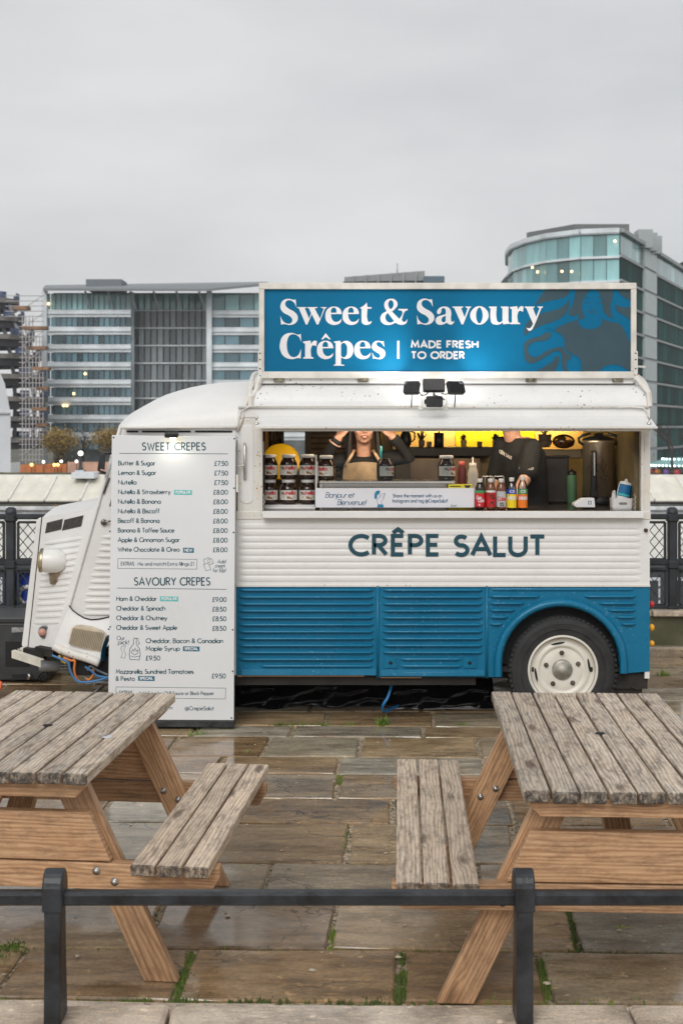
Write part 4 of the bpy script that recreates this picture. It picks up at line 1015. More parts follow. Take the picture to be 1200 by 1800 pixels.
# slatted brown shutter behind the woman
sx0, sx1 = xx_(546, FY - .06), xx_(640, FY - .06)
mb = MB(); mb.box((sx0 - .02, FY - .05, 1.66), (.05, .06, .7)); mb.box((sx1 + .02, FY - .05, 1.66), (.05, .06, .7)); mb.box(((sx0 + sx1) / 2, FY - .02, 1.66), (sx1 - sx0, .02, .7)); mb.build('shutter_frame', pm('dark brown wood', (.10, .065, .04), .55, var=.3), van)
for k in range(15):
    mb = MB(); mb.box(((sx0 + sx1) / 2, FY - .06, 1.36 + .043 * k), (sx1 - sx0, .03, .022), Matrix.Rotation(R(28), 3, 'X'), ch=.003); mb.build('slat', pm('brown slat', (.28, .19, .11), .5, var=.2), van)
# back shelf with the warm strip light over it
SY = 10.02; sz = CZ - (786 - 750) / F * SY
mb = MB(); mb.box(((xx_(700, SY) + xx_(870, SY)) / 2, SY + .16, sz - .035), (xx_(870, SY) - xx_(700, SY), .33, .07), ch=.005); mb.build('shelf', pm('dark shelf', (.06, .06, .06), .5), van)
mb = MB(); mb.box(((xx_(940, 9.86) + xx_(1020, 9.86)) / 2, 9.96, sz - .05), (xx_(1022, 9.86) - xx_(940, 9.86), .3, .07), ch=.012); mb.build('shelf', pm('pale worn shelf', (.40, .34, .26), .5), van)
mb = MB(); mb.box((xx_(860, FY), FY - .02, sz - .45), (xx_(1030, FY) - xx_(700, FY), .01, .8)); mb.build('splashback', pm('beige splashback', (.30, .24, .17), .35, var=.12), van)
GLOWY = pm('lemon led glow wall', (.85, .70, .03), .5, var=.05)  # yellow glow of the led strip put into the wall colour
GLOWC = pm('cream led glow wall', (.85, .60, .28), .5, var=.05)  # warm white led glow put into the wall colour
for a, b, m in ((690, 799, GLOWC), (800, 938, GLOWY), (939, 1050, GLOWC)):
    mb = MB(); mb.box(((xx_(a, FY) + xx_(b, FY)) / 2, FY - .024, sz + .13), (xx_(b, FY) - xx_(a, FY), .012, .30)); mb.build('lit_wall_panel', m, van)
LEDY = pm('yellow led strip', (1, .8, .2), .4, emit=(1, .72, .02), es=14); LEDW = pm('warm led strip', (1, .8, .5), .4, emit=(1, .55, .16), es=16)
for a, b, m in ((700, 800, LEDW), (806, 935, LEDY), (940, 1040, LEDW)):
    mb = MB(); mb.box(((xx_(a, FY) + xx_(b, FY)) / 2, FY - .075, sz + .265), (xx_(b, FY) - xx_(a, FY), .025, .02)); mb.build('led_strip', m, van)
def area(name, loc, rot, sx, sy, e, c, parent=None):
    la = bpy.data.lights.new(name, 'AREA'); la.shape = 'RECTANGLE'; la.size = sx; la.size_y = sy; la.energy = e; la.color = c
    o = bpy.data.objects.new(name, la); col.objects.link(o); o.location = loc; o.rotation_euler = rot
    if parent: o.parent = parent; o.location = Vector(loc) - ORG[parent.name]
    return o
area('led_light', (xx_(860, FY), FY - .10, sz + .25), (R(32), 0, 0), 1.3, .03, 20, (1, .70, .24), van)
area('cabin_fill', (.65, 8.62, 1.965), (R(42), 0, 0), 2.0, .10, 7.5, (1, .80, .56), van)  # unseen fill light, added to brighten staff and counter from the front

# --- roof: body
def body_roof(u, v):
    t = -1 + 2 * u; xx = V(440 + (1141 - 440) * v, 0).x
    return Vector((xx, VC + t * 1.0, 2.02 + .25 * (1 - abs(t) ** 2.6) ** (1 / 2.6)))
mb = MB()
def us(u): return .5 - .5 * cos(pi * u)                      # denser near the eaves
mb.grid(lambda u, v: body_roof(us(u), v), 44, 10); mb.build('roof', WHITE_ROOF, van)
for v in (1,):
    mb = MB(); mb.prism([body_roof(us(k / 40), v) for k in range(41)], (-.02, 0, 0)); mb.build('roof_end', WHITE, van)
mb = MB(); mb.tube([body_roof(us(k / 30), 0) + Vector((-.004, 0, .004)) for k in range(31)], .016, 8); mb.tube([body_roof(us(k / 30), 1) + Vector((0, 0, .002)) for k in range(31)], .014, 8); mb.build('roof_hoop', WHITE_EDGE, van)
mb = MB(); vrect(mb, 418, 1142, 717, 734, -.004, .04); mb.build('cant_rail', WHITE, van, bev=.004)
mb = MB(); mb.tube([V(419, 715.5, -.012), V(1139, 715.5, -.012)], .009, 8); mb.build('gutter', WHITE_EDGE, van)
mb = MB(); mb.tube([V(1085, 716, -.02), V(1105, 715, -.022), V(1130, 717, -.022), V(1137, 724, -.02), V(1139, 742, -.02)], .005, 6); mb.tube([V(418, 760, -.02), V(419, 740, -.02), V(424, 722, -.02), V(440, 714, -.022), V(640, 714, -.022), V(735, 714, -.022)], .004, 6); mb.build('cable', WHITE_EDGE, van)
# --- awning flap
hz = CZ - (733 - 750) / F * VY; FE = 8.12
mb = MB(); mb.prism([V(455, 733, -.006), V(1141, 733, -.006), P(1153, 749, FE), P(449, 749, FE)], (0, 0, -.014)); mb.build('hatch_flap', WHITE, van)
mb = MB(); mb.prism([P(449, 749.5, FE - .004), P(1155, 749.5, FE - .004), P(1155, 753, FE - .004), P(449, 753, FE - .004)], (0, .02, 0)); mb.prism([P(460, 753.4, FE + .03), P(1143, 753.4, FE + .03), P(1143, 758, FE + .03), P(460, 758, FE + .03)], (0, .02, 0)); mb.build('flap_rim', WHITE_EDGE, van)
for px in (451, 1140):
    mb = MB(); mb.lathe([(.0, .045), (.010, .044), (.013, .036), (.006, .03), (.006, .01), (.014, .006), (.014, 0)], P(px, 745, FE + .05), (0, 0, 1), 12); mb.build('flap_catch', CHROME, van)
mb = MB(); mb.box(P(1127, 779, VY + .01), (.03, .03, .11), ch=.004); mb.box(P(1128, 766, VY + .012), (.012, .012, .2)); mb.box(P(461, 788, VY + .02), (.025, .03, .09), ch=.004); mb.build('gas_strut', pm('strut grey', (.35, .35, .35), .4), van)
mb = MB(); mb.box(P(1129, 830, VY + .04), (.03, .02, .5)); mb.box(P(463, 830, VY + .04), (.02, .02, .55)); mb.build('hatch_seal', BLACKM, van)
for px in (1114, 463):
    mb = MB()
    for k in range(8): mb.lathe([(.007, -.002), (.0095, 0), (.007, .002), (.0045, 0)], P(px + (k % 2) * 2, 870 + k * 4, VY + .0), (1, .6 * (-1) ** k, 0), 8, closed=True)
    mb.build('chain', CHROME, van)
# --- roof sign
SGY = 8.47
def S3(px, py, lift=0): return P(px, py, SGY - .022) - Vector((0, lift, 0))
sg = MB(); sg.prism([P(462, 504, SGY), P(1111, 504, SGY), P(1111, 656, SGY), P(462, 656, SGY)], (0, .04, 0)); 
sgn = MB(); sgn.prism([S3(463, 505), S3(1110, 505), S3(1110, 654.5), S3(463, 654.5)], (0, .03, 0))
sign = sgn.build('roof_sign', SIGNBLUE, van)
for (a, b) in (((455, 497), (1118, 508)), ((455, 653), (1118, 665)), ((455, 497), (464.5, 665)), ((1108.5, 497), (1118, 665))):
    mb = MB(); mb.prism([P(a[0], a[1], SGY - .045), P(b[0], a[1], SGY - .045), P(b[0], b[1], SGY - .045), P(a[0], b[1], SGY - .045)], (0, .09, 0)) if a[0] == 455 and b[0] == 1118 else mb.prism([P(a[0], 508.2, SGY - .044), P(b[0], 508.2, SGY - .044), P(b[0], 652.8, SGY - .044), P(a[0], 652.8, SGY - .044)], (0, .088, 0))
    mb.build('frame', ALU, sign, bev=.003)
for (x, s) in ((457, -1), (1116.5, 1)):
    mb = MB(); mb.prism([P(x - 3.5, 617, SGY - .05), P(x + 3.5, 617, SGY - .05), P(x + 3.5, 668, SGY - .05), P(x - 3.5, 668, SGY - .05)], (0, .004, 0))
    mb.tube([P(x, 662, SGY - .04), P(x + s * 10 if s > 0 else x - 8, 675 if s > 0 else 690, SGY - .06), V(1139 if s > 0 else 441, 690 if s > 0 else 700, .0), V(1141 if s > 0 else 440, 714, -.004)], .018, 6, smooth=False)
    mb.build('bracket', WHITE_EDGE, sign)
    mb = MB()
    for yy in (621, 632, 648, 661): mb.ball(P(x, yy, SGY - .051), (.005, .004, .005), 8, 6)
    mb.build('bolt', BLACKM, sign)
mb = MB(); mb.prism([P(458, 664, SGY - .02), P(1118, 664, SGY - .02), P(1118, 674, SGY - .02), P(458, 674, SGY - .02)], (0, .05, 0)); mb.build('mounting_rail', WHITE_ROOF, van)
mb = MB()
for px in (490, 638, 933, 1085): mb.box(P(px, 668, SGY - .03), (.07, .02, .025), ch=.005)
mb.build('mossy_block', pm('mossy block', (.22, .20, .14), .9, var=.5, vs=40), van)
mb = MB(); mb.bar(P(1118, 644, SGY + .1), P(1133, 645, SGY + .1), .012, .02); mb.build('side_light', WHITEP, van)
# serif headline, outlines taken from their letter shapes; c marks corners
C_ = 1
gS = [(150, 83), (190, 92), (216, 90, C_), (223, 165, C_), (200, 120), (158, 97), (122, 112), (118, 145), (150, 178), (205, 210), (236, 255), (222, 308), (160, 335), (110, 326), (76, 332, C_), (70, 242, C_), (90, 290), (130, 320), (170, 316), (184, 284), (160, 250), (105, 220), (75, 185), (71, 145), (95, 100)]
gw = [(230, 163), (318, 163), (318, 170), (304, 177), (345, 275), (364, 222), (342, 175), (325, 170), (325, 163), (425, 163), (425, 170), (398, 177), (450, 275), (485, 177), (460, 170), (455, 163), (512, 163), (512, 170), (497, 177), (433, 330), (418, 330), (370, 232), (328, 330), (313, 330), (248, 177), (230, 170)]
gw = [(a, b, 1) for a, b in gw]
ge = [(582, 157), (632, 172), (653, 205), (657, 230, C_), (553, 230, C_), (562, 275), (590, 303), (630, 297), (657, 272, C_), (645, 310), (600, 333), (550, 328), (510, 295), (500, 245), (512, 195), (545, 165)]
gec = [(580, 167), (601, 180), (606, 217, C_), (553, 217, C_), (558, 185)]
gt = [(897, 118, C_), (903, 163, C_), (942, 163, C_), (940, 178, C_), (903, 178, C_), (903, 285), (915, 305), (930, 302), (944, 293, C_), (935, 318), (905, 333), (870, 330), (850, 312), (846, 280), (846, 178, C_), (833, 176, C_), (835, 168, C_), (868, 148)]
ga = [(400, 128), (440, 140), (455, 170), (455, 235), (463, 248), (480, 238, C_), (472, 260), (448, 270), (420, 255, C_), (390, 269), (350, 267), (333, 240), (345, 212), (380, 197), (412, 188, C_), (412, 160), (400, 141), (382, 147), (377, 172), (358, 188), (345, 178), (358, 145)]
gac = [(412, 200, C_), (392, 210), (380, 228), (386, 248), (400, 252), (412, 240, C_)]
gv = [(a, b, 1) for a, b in [(465, 128), (548, 128), (548, 135), (533, 142), (560, 212), (583, 142), (568, 135), (565, 128), (610, 128), (610, 135), (599, 142), (549, 268), (536, 268), (480, 142), (465, 135)]]
go = [(675, 125), (722, 145), (747, 198), (722, 250), (675, 270), (628, 250), (603, 198), (628, 145)]; goc = [(675, 136), (694, 160), (700, 198), (694, 236), (675, 259), (656, 236), (650, 198), (656, 160)]
gu = [(750, 128, C_), (810, 128, C_), (810, 225), (820, 247), (840, 250), (855, 238, C_), (855, 145, C_), (843, 136, C_), (843, 128, C_), (902, 128, C_), (902, 243, C_), (913, 254, C_), (913, 262, C_), (860, 268, C_), (857, 252, C_), (835, 267), (800, 270), (772, 258), (762, 225), (762, 145, C_), (750, 136, C_)]
gr = [(913, 132, C_), (970, 125, C_), (975, 152, C_), (990, 131), (1005, 125), (1020, 130, C_), (1015, 170, C_), (990, 162), (975, 182), (975, 250, C_), (993, 258, C_), (993, 266, C_), (913, 266, C_), (913, 258, C_), (928, 250, C_), (928, 150, C_), (913, 142, C_)]
gy = [(1028, 128, C_), (1105, 128, C_), (1105, 135, C_), (1093, 142, C_), (1118, 208, C_), (1144, 142, C_), (1130, 135, C_), (1128, 128, C_), (1170, 128, C_), (1170, 135, C_), (1158, 142, C_), (1097, 288), (1082, 312), (1060, 320, C_), (1040, 293, C_), (1066, 298), (1084, 282), (1093, 262, C_), (1041, 142, C_), (1028, 135, C_)]
gC = [(175, 410), (220, 422), (245, 428), (264, 418, C_), (270, 495, C_), (248, 450), (205, 424), (160, 434), (137, 480), (133, 550), (150, 612), (190, 643), (235, 628), (268, 565, C_), (264, 655, C_), (235, 652), (180, 662), (110, 640), (72, 585), (66, 510), (100, 435)]
gp = [(583, 492, C_), (643, 485, C_), (649, 508, C_), (685, 487), (732, 495), (764, 540), (764, 605), (735, 648), (690, 660), (650, 645, C_), (650, 711, C_), (682, 717, C_), (682, 725, C_), (580, 725, C_), (580, 717, C_), (598, 710, C_), (598, 510, C_), (583, 502, C_)]; gpc = [(650, 522, C_), (676, 505), (702, 530), (709, 580), (699, 628), (673, 645), (650, 628, C_)]
gs = [(1010, 485), (1038, 491), (1058, 488, C_), (1063, 548, C_), (1040, 512), (1010, 497), (991, 508), (995, 530), (1030, 553), (1066, 580), (1074, 617), (1050, 653), (1005, 662), (972, 655), (955, 660, C_), (948, 596, C_), (970, 635), (1003, 650), (1024, 640), (1020, 618), (985, 593), (951, 565), (948, 525), (970, 495)]
gand = [(740, 165), (766, 174), (775, 197), (763, 218), (746, 233, C_), (785, 272, C_), (801, 238), (796, 229, C_), (780, 226, C_), (780, 219, C_), (828, 219, C_), (828, 226, C_), (815, 232), (797, 277, C_), (808, 288), (828, 272, C_), (820, 295), (800, 303), (782, 301), (764, 292, C_), (738, 303), (704, 300), (685, 277), (692, 248), (717, 231, C_), (706, 207), (710, 180)]
gandc = [(740, 173), (752, 184), (752, 206), (738, 222, C_), (727, 203), (729, 182)]; gandd = [(723, 240, C_), (712, 256), (716, 280), (736, 291), (757, 284, C_)]
ghat = [(a, b, 1) for a, b in [(460, 473), (503, 412), (551, 473), (538, 473), (505, 450), (474, 473)]]
def c7(sh, dx=0, dy=0): return [(480 + p[0] * .18333 + dx, 510 + p[1] * .18333 + dy) + tuple(p[2:]) for p in sh]
def c8(sh, dx=0, dy=0): return [(690 + p[0] * .225 + dx, 510 + p[1] * .225 + dy) + tuple(p[2:]) for p in sh]
def c2(sh): return [(440 + p[0] * .33333, 470 + p[1] * .33333) + tuple(p[2:]) for p in sh]
heads = [[c7(gS)], [c7(gw)], [c7(ge), c7(gec)], [c7(ge, 30.2), c7(gec, 30.2)], [c7(gt)], [c2(gand), c2(gandc), c2(gandd)], [c7(gS, 239.3, -.4)], [c8(ga), c8(gac)], [c8(gv)], [c8(go), c8(goc)], [c8(gu)], [c8(gr)], [c8(gy)],
         [c7(gC)], [c8(gr, -362.6, 60.6)], [c7(ge, -14.7, 60.1), c7(gec, -14.7, 60.1)], [c7(ghat)], [c7(gp), c7(gpc)], [c7(ge, 50.6, 60.1), c7(gec, 50.6, 60.1)], [c7(gs)]]
for hshape in heads:
    mb = MB(); mb.add(*outline_mesh('letter', hshape, lambda x, y, l: S3(x, y, l), .003)); mb.build('letter', SIGNWHITE, sign, clean=False)
mb = MB()
put_text(mb, 'MADE FRESH', lambda x, y, l: S3(x, y, l + .001), 723, 611, 1, 11.2, 3.1, 839, track=.26); mb.build('small_lettering', SIGNWHITE, sign, clean=False)['kind'] = 'stuff'
mb = MB(); put_text(mb, 'TO ORDER', lambda x, y, l: S3(x, y, l + .001), 723, 630, 1, 11.2, 3.1, 815, track=.26); mb.build('small_lettering', SIGNWHITE, sign, clean=False)['kind'] = 'stuff'
mb = MB()
mb.add([S3(697.8, 599, .002), S3(701.6, 599, .002), S3(701.6, 630.5, .002), S3(697.8, 630.5, .002)], [(0, 1, 2, 3)]); mb.build('divider', SIGNWHITE, sign, clean=False)
def c6(sh): return [(905 + p[0] * .18333, 495 + p[1] * .18333) + tuple(p[2:]) for p in sh]
grey = [
 [(300, 72, 1), (525, 72, 1), (500, 130), (420, 165), (300, 190), (190, 228, 1), (215, 180), (255, 120)],
 [(262, 300, 1), (400, 265), (478, 222), (515, 170, 1), (512, 245), (470, 320), (380, 375), (230, 430), (85, 520, 1), (85, 470), (110, 395), (180, 345)],
 [(578, 72, 1), (725, 72, 1), (690, 110), (652, 160), (638, 230), (650, 310), (668, 348, 1), (600, 368, 1), (606, 312, 1), (530, 328), (510, 305), (545, 230), (568, 150)],
 [(775, 72, 1), (938, 72, 1), (928, 170), (910, 230), (918, 300), (940, 355, 1), (890, 330), (848, 290), (832, 200), (812, 130)],
 [(972, 72, 1), (1108, 72, 1), (1108, 185, 1), (1040, 150), (1000, 115)], [(950, 218, 1), (1010, 242), (1108, 248, 1), (1108, 378, 1), (1050, 330), (980, 285)],
 [(600, 365, 1), (608, 410), (650, 445), (720, 457), (790, 440), (830, 395), (832, 360, 1), (900, 385), (1000, 410), (1050, 480), (1085, 560), (1108, 590, 1), (1108, 862, 1), (1060, 840), (1000, 805), (930, 795), (850, 815), (800, 862, 1), (635, 862, 1), (632, 780), (600, 720), (550, 700), (470, 620), (472, 560), (430, 500), (380, 470), (450, 420), (550, 380)],
 [(85, 595, 1), (130, 555), (220, 530), (330, 490), (340, 515), (300, 560), (200, 575), (135, 610), (120, 660), (150, 715), (210, 720), (290, 670), (370, 640), (450, 630), (500, 690), (535, 715), (495, 770), (492, 820), (515, 862, 1), (465, 862, 1), (440, 760), (440, 690), (400, 665), (320, 700), (220, 760), (150, 785), (103, 760), (84, 680)],
 [(190, 862, 1), (280, 815), (370, 750), (400, 710), (410, 790), (370, 862, 1)]]
mb = MB()
for k, shp in enumerate(grey): mb.add(*outline_mesh('figure', [c6(shp)], lambda x, y, l: S3(x, y, l), .0012 + .0002 * k))
for ln, w in (([(650, 195), (690, 206), (712, 196)], 1.0), ([(775, 196), (800, 208), (835, 196)], 1.0), ([(650, 155), (690, 150), (712, 165)], 1.0), ([(780, 165), (805, 150), (835, 155)], 1.0), ([(695, 285), (720, 275), (735, 283), (755, 275), (780, 288), (735, 308), (695, 285)], .9), ([(715, 245), (735, 252), (755, 245)], .7)):
    pts = [(905 + a * .18333, 495 + b * .18333) for a, b in ln]; ribbon(mb, [(a, -b) for a, b in pts], w, lambda x, y, l: S3(x, -y, l + .0005))
mb.build('figure_print', SIGNGREY, sign, clean=False)
mb = MB()
for ln in ([(290, 470), (285, 450), (310, 445), (345, 465), (380, 480)], [(555, 705), (600, 720), (628, 780), (632, 850)]):
    ribbon(mb, [(905 + a * .18333, -(495 + b * .18333)) for a, b in ln], 1.2, lambda x, y, l: S3(x, -y, l + .003))
mb.build('figure_line', SIGNBLUE, sign, clean=False)

# --- side lettering
mb = MB(); VL = lambda x, y, l: V(x, y, -.0052) - Vector((0, l, 0))
def letters(txt, x0, x1, y0, cap, w, track):
    _, wd = text_lines(txt, track); s = (x1 - x0) / wd; x = x0
    for ch in txt:
        mb = MB(); put_text(mb, ch, VL, x, y0, s, cap, w); mb.build('painted_letter', NAVY, van, clean=False); x += (GL[ch][0] + track) * s
letters('CRÊPE', 615.5, 770, 974.5, 32.5, 7.4, .30); letters('SALUT', 799, 956, 975.5, 32.5, 7.4, .20)

# --- flood lamps shining up at the sign
for (px, py, yaw, w) in ((723.5, 682, -22, .098), (762, 678, 0, .138), (800, 682, 22, .11)):
    c = P(px, py, 8.22); rot = Euler((R(-22), 0, R(yaw))).to_matrix()
    mb = MB(); mb.box(c, (w, .035, .085), rot, ch=.006)
    for k in range(9): mb.box(c + rot @ Vector((-w / 2 + w * (k + .5) / 9, -.021, -.004)), (.004, .012, .07), rot)
    fl = mb.build('flood_lamp', BLACK, van)
    mb = MB(); mb.box(c + rot @ Vector((0, .0185, 0)), (w * .86, .002, .07), rot); mb.build('lens', pm('lit lamp glass', (.9, .9, .9), .2, emit=(1, .98, .92), es=3), fl)
    mb = MB(); mb.tube([c + Vector((0, .0, -.04)), c + Vector((.0, .04, -.09)), c + Vector((0, .07, -.12))], .004, 6); mb.build('stem', BLACK, fl)
mb = MB(); mb.box(P(763, 706, 8.24), (.105, .05, .07), ch=.008); mb.ball(P(766, 712, 8.21), .012, 8, 6); mb.box(P(748, 706, 8.24), (.02, .03, .03), ch=.003)
for a in ([(735, 687), (740, 695), (748, 694), (752, 690)], [(762, 690), (764, 695), (775, 698), (781, 703)], [(775, 692), (785, 693), (790, 688)]): mb.tube([P(x, y, 8.2) for x, y in a], .004, 6)
mb.build('lamp_driver', BLACK, van)
mb = MB()
for px in (741, 784): mb.box(P(px, 692, 8.28), (.008, .02, .20)); mb.box(P(px - 2, 717, 8.30), (.03, .03, .03), ch=.005)
mb.build('lamp_bracket', WHITE_EDGE, van)
def spot(name, loc, aim, e, ang, c, size=.03, blend=.6):
    la = bpy.data.lights.new(name, 'SPOT'); la.energy = e; la.spot_size = R(ang); la.spot_blend = blend; la.color = c; la.shadow_soft_size = size
    o = bpy.data.objects.new(name, la); col.objects.link(o); o.parent = van; o.location = Vector(loc) - ORG[van.name]
    o.rotation_euler = (Vector(aim) - Vector(loc)).to_track_quat('-Z', 'Y').to_euler(); return o
for px, tx, ty in ((712, 655, 600), (808, 880, 590)): spot('flood_light', P(px, 672, 8.20), P(tx, ty, SGY), 7, 88, (1, .99, .95), blend=.9)
for px in (722, 802): spot('flood_light', P(px, 676, 8.26), P(px + (20 if px > 760 else -20), 690, 8.7), .7, 120, (1, .99, .95))

# ------------------------------------------------------------------ cab and nose
prof = [(417, 671), (390, 672.5), (363, 676), (341, 680.5), (321, 686), (300, 693), (283, 701), (268, 709.5), (257, 716), (246, 722.5), (238, 728), (230, 735), (224, 742), (219, 749.6)]
def cabroof(u, v):
    q = v * (len(prof) - 1); i = min(int(q), len(prof) - 2); f = q - i
    px = prof[i][0] * (1 - f) + prof[i + 1][0] * f; py = prof[i][1] * (1 - f) + prof[i + 1][1] * f
    xc = (px - 600) / F * VC + .0; zc = CZ + (750 - py) / F * 9.2; xg = (px - 600) / F * VY + (0 if v < .5 else 0)
    t = -1 + 2 * us(u)
    return Vector((xg + (xc - xg) * (1 - t * t), VC + t, 1.9 + max(zc - 1.9, 0) * (1 - abs(t) ** 2.4) ** (1 / 2.4)))
mb = MB(); mb.grid(cabroof, 40, 26); 
mb.add([cabroof(k / 40, 0) for k in range(41)] + [Vector((V(442, 0).x, cabroof(k / 40, 0).y, cabroof(k / 40, 0).z)) for k in range(41)], [(k, k + 1, 42 + k, 41 + k) for k in range(40)], True); mb.build('cab_roof', WHITE, van)
mb = MB(); mb.tube([V(212, 752, -.01), V(300, 751.5, -.012), V(416, 751.5, -.012)], .008, 8); mb.tube([V(418, 756, -.012), V(424, 740, -.012), V(438, 690, .02), V(446, 672, .08)], .009, 8); mb.build('cab_gutter', WHITE_EDGE, van)
def dc(px, py=0): return .10 * max(0, min(1, (415 - px) / 310.0))
def CV(px, py, lift=0): return V(px, py, dc(px) - lift)
def ridge(py): return 212.5 - (py - 749) * .2855           # the slanted front edge of the cab
side = [(ridge(752), 752), (415, 752), (415, 1187), (300, 1187), (190, 1120), (ridge(1110), 1110)]
mb = MB(); mb.prism([CV(x, y) for x, y in side], (0, .025, 0))
for k in range(14):
    y = 932.5 + 11.25 * k; rib(mb, max(ridge(y) + 22, 120) + (14 if k < 1 else 0) + (6 if k > 11 else 0), 404, y, 7.6, .010, dfn=lambda x, p: dc(x), tap=12)
door = mb.build('cab_door', WHITE, van)
mb = MB(); mb.prism([CV(x, y, .004) for x, y in ((ridge(770) + 14, 772), (392, 772), (392, 890), (ridge(890) + 20, 890))], (0, .008, 0)); mb.build('door_window', pm('cab window glass', (.03, .035, .04), .05, spec=.8), door)
for a, b in ((223, 243), (250, 335), (343, 408)):
    mb = MB(); mb.prism([CV(x, y, .006) for x, y in ((a, 757), (b, 757), (b, 760), (a, 760))], (0, .008, 0)); mb.build('vent_slot', BLACKM, door)
mb = MB(); mb.lathe([(.0, .02), (.018, .02), (.02, .0)], CV(183, 918, 0), (0, -1, 0), 12); mb.tube([CV(182, 918, .022), CV(187, 917, .03), CV(197, 916, .028)], [.008, .007, .005], 8); mb.build('handle', pm('worn chrome', (.35, .34, .32), .35, 1, var=.3), door)
mb = MB(); mb.tube([CV(ridge(y), y, .004) for y in (752, 860, 960, 1060, 1122)], .012, 8); mb.build('cab_edge_bead', WHITE, van)
def nd(t): return .09 + .36 * t                               # nose side recedes towards the front
def NV(t, top, py, lift=0):
    px_r = ridge(py) - 1; 
    return None
# nose side: t 0 at the ridge, 1 at the front; given by photo outline
def nose(t, s):
    """s 0 top .. 1 bottom"""
    rx, ry = 168 + (98 - 168) * s, 894 + (1140 - 894) * s
    fx, fy = 75 + (50.5 - 75) * s, 910 + (1138 - 910) * s
    return P(rx + (fx - rx) * t, ry + (fy - ry) * t, VY + nd(t))
mb = MB(); mb.grid(lambda u, v: nose(u, v), 10, 6)
for k in range(15):
    s = .205 + .0465 * k
    if s > .84: break
    vs = []
    for i, (t, q) in enumerate(((.10, .02), (.14, .7), (.22, 1), (.5, 1), (.75, 1), (.86, .7), (.91, .02))):
        for j in range(7):
            a = pi * j / 6; p = nose(t, s - cos(a) * .016 * (.35 + .65 * q)); vs.append(p + Vector((.2, -1, 0)).normalized() * (sin(a) * .011 * q - .001))
    mb.add(vs, [(i * 7 + j, i * 7 + j + 1, (i + 1) * 7 + j + 1, (i + 1) * 7 + j) for i in range(6) for j in range(6)], True)
bon = mb.build('bonnet_side', WHITE, van)
mb = MB(); mb.prism([far(nose(0, 0)), far(nose(1, 0)), far(nose(1, 1)), far(nose(0, 1))], (0, -.02, 0)); mb.build('bonnet_side', WHITE, van)
for (t0, t1) in ((.90, .60), (.56, .20)):
    mb = MB(); mb.prism([nose(t0, .045) + Vector((0, -.004, 0)), nose(t1, .035) + Vector((0, -.004, 0)), nose(t1 - .01, .115) + Vector((0, -.004, 0)), nose(t0 + .01, .125) + Vector((0, -.004, 0))], (0, .006, 0)); mb.build('air_vent', pm('dark mesh', (.05, .045, .04), .7, var=.4, vs=60), bon)
mb = MB(); tp = [nose(0, 0), nose(.5, 0), nose(1, 0)]
for t0, t1 in ((0, .5), (.5, 1)):
    a, b = nose(t0, 0), nose(t1, 0); mb.grid(lambda u, v, a=a, b=b: (a.lerp(b, v)).lerp(far(a.lerp(b, v)), u) + Vector((0, 0, .05 * (1 - (2 * u - 1) ** 2))), 12, 2)
mb.build('bonnet', WHITE, van)
# front panel (radiator shell) set off by a dark gap
def fp(px, py, Y): return P(px, py, Y)
fr = [P(64, 915, VY + .49), P(68, 911, VY + .49), P(75.5, 908.5, VY + .47), P(50, 1138.5, VY + .47), P(41, 1139, VY + .49), P(38, 1135, VY + .49)]
mb = MB(); n = len(fr); mb.add(fr + [far(p) for p in fr], [tuple(range(n)), tuple(range(2 * n - 1, n - 1, -1))] + [(i, (i + 1) % n, n + (i + 1) % n, n + i) for i in range(n)]); mb.build('front_panel', WHITE, van, bev=.012)
mb = MB(); mb.tube([nose(1.01, -.02), nose(1.01, 1.01)], .0045, 6); mb.build('panel_gap', BLACKM, van)
# windscreen and its frame
wa, wb = CV(ridge(764), 764), CV(ridge(888), 888)
mb = MB(); mb.prism([wa, wb, far(wb), far(wa)], (.012, 0, 0)); mb.build('windscreen', glass_mat('windscreen glass', (.75, .8, .8), .05), van)
mb = MB(); mb.tube([CV(ridge(750) + 2, 750), far(CV(ridge(750) + 2, 750))], .02, 8); mb.tube([CV(ridge(892), 892), far(CV(ridge(892), 892))], .02, 8); mb.tube([far(CV(ridge(752), 752)), far(CV(ridge(1120), 1120))], .014, 8); mb.tube([(wa + far(wa)) / 2, (wb + far(wb)) / 2], .015, 8)
mb.prism([far(CV(x, y)) for x, y in ((ridge(892), 892), (415, 892), (415, 1187), (190, 1120), (ridge(1110), 1110))], (0, -.025, 0)); mb.build('windscreen_frame', WHITE, van)
mb = MB(); mb.tube([CV(x, y, .05) for x, y in ((198, 797), (188, 796), (180, 800), (176, 812), (174, 826), (178, 829), (186, 832))], .009, 8); mb.prism([CV(x, y, .06) for x, y in ((177, 800), (186, 798), (184, 826), (176, 824))], (.0, .01, 0)); mb.build('wing_mirror', BLACK, van)
# wiper / rubber marks by the pillar
mb = MB(); mb.tube([CV(ridge(840) + 6, 840, .01), CV(ridge(868) + 4, 868, .01)], .004, 6); mb.build('pillar_seal', BLACKM, van)
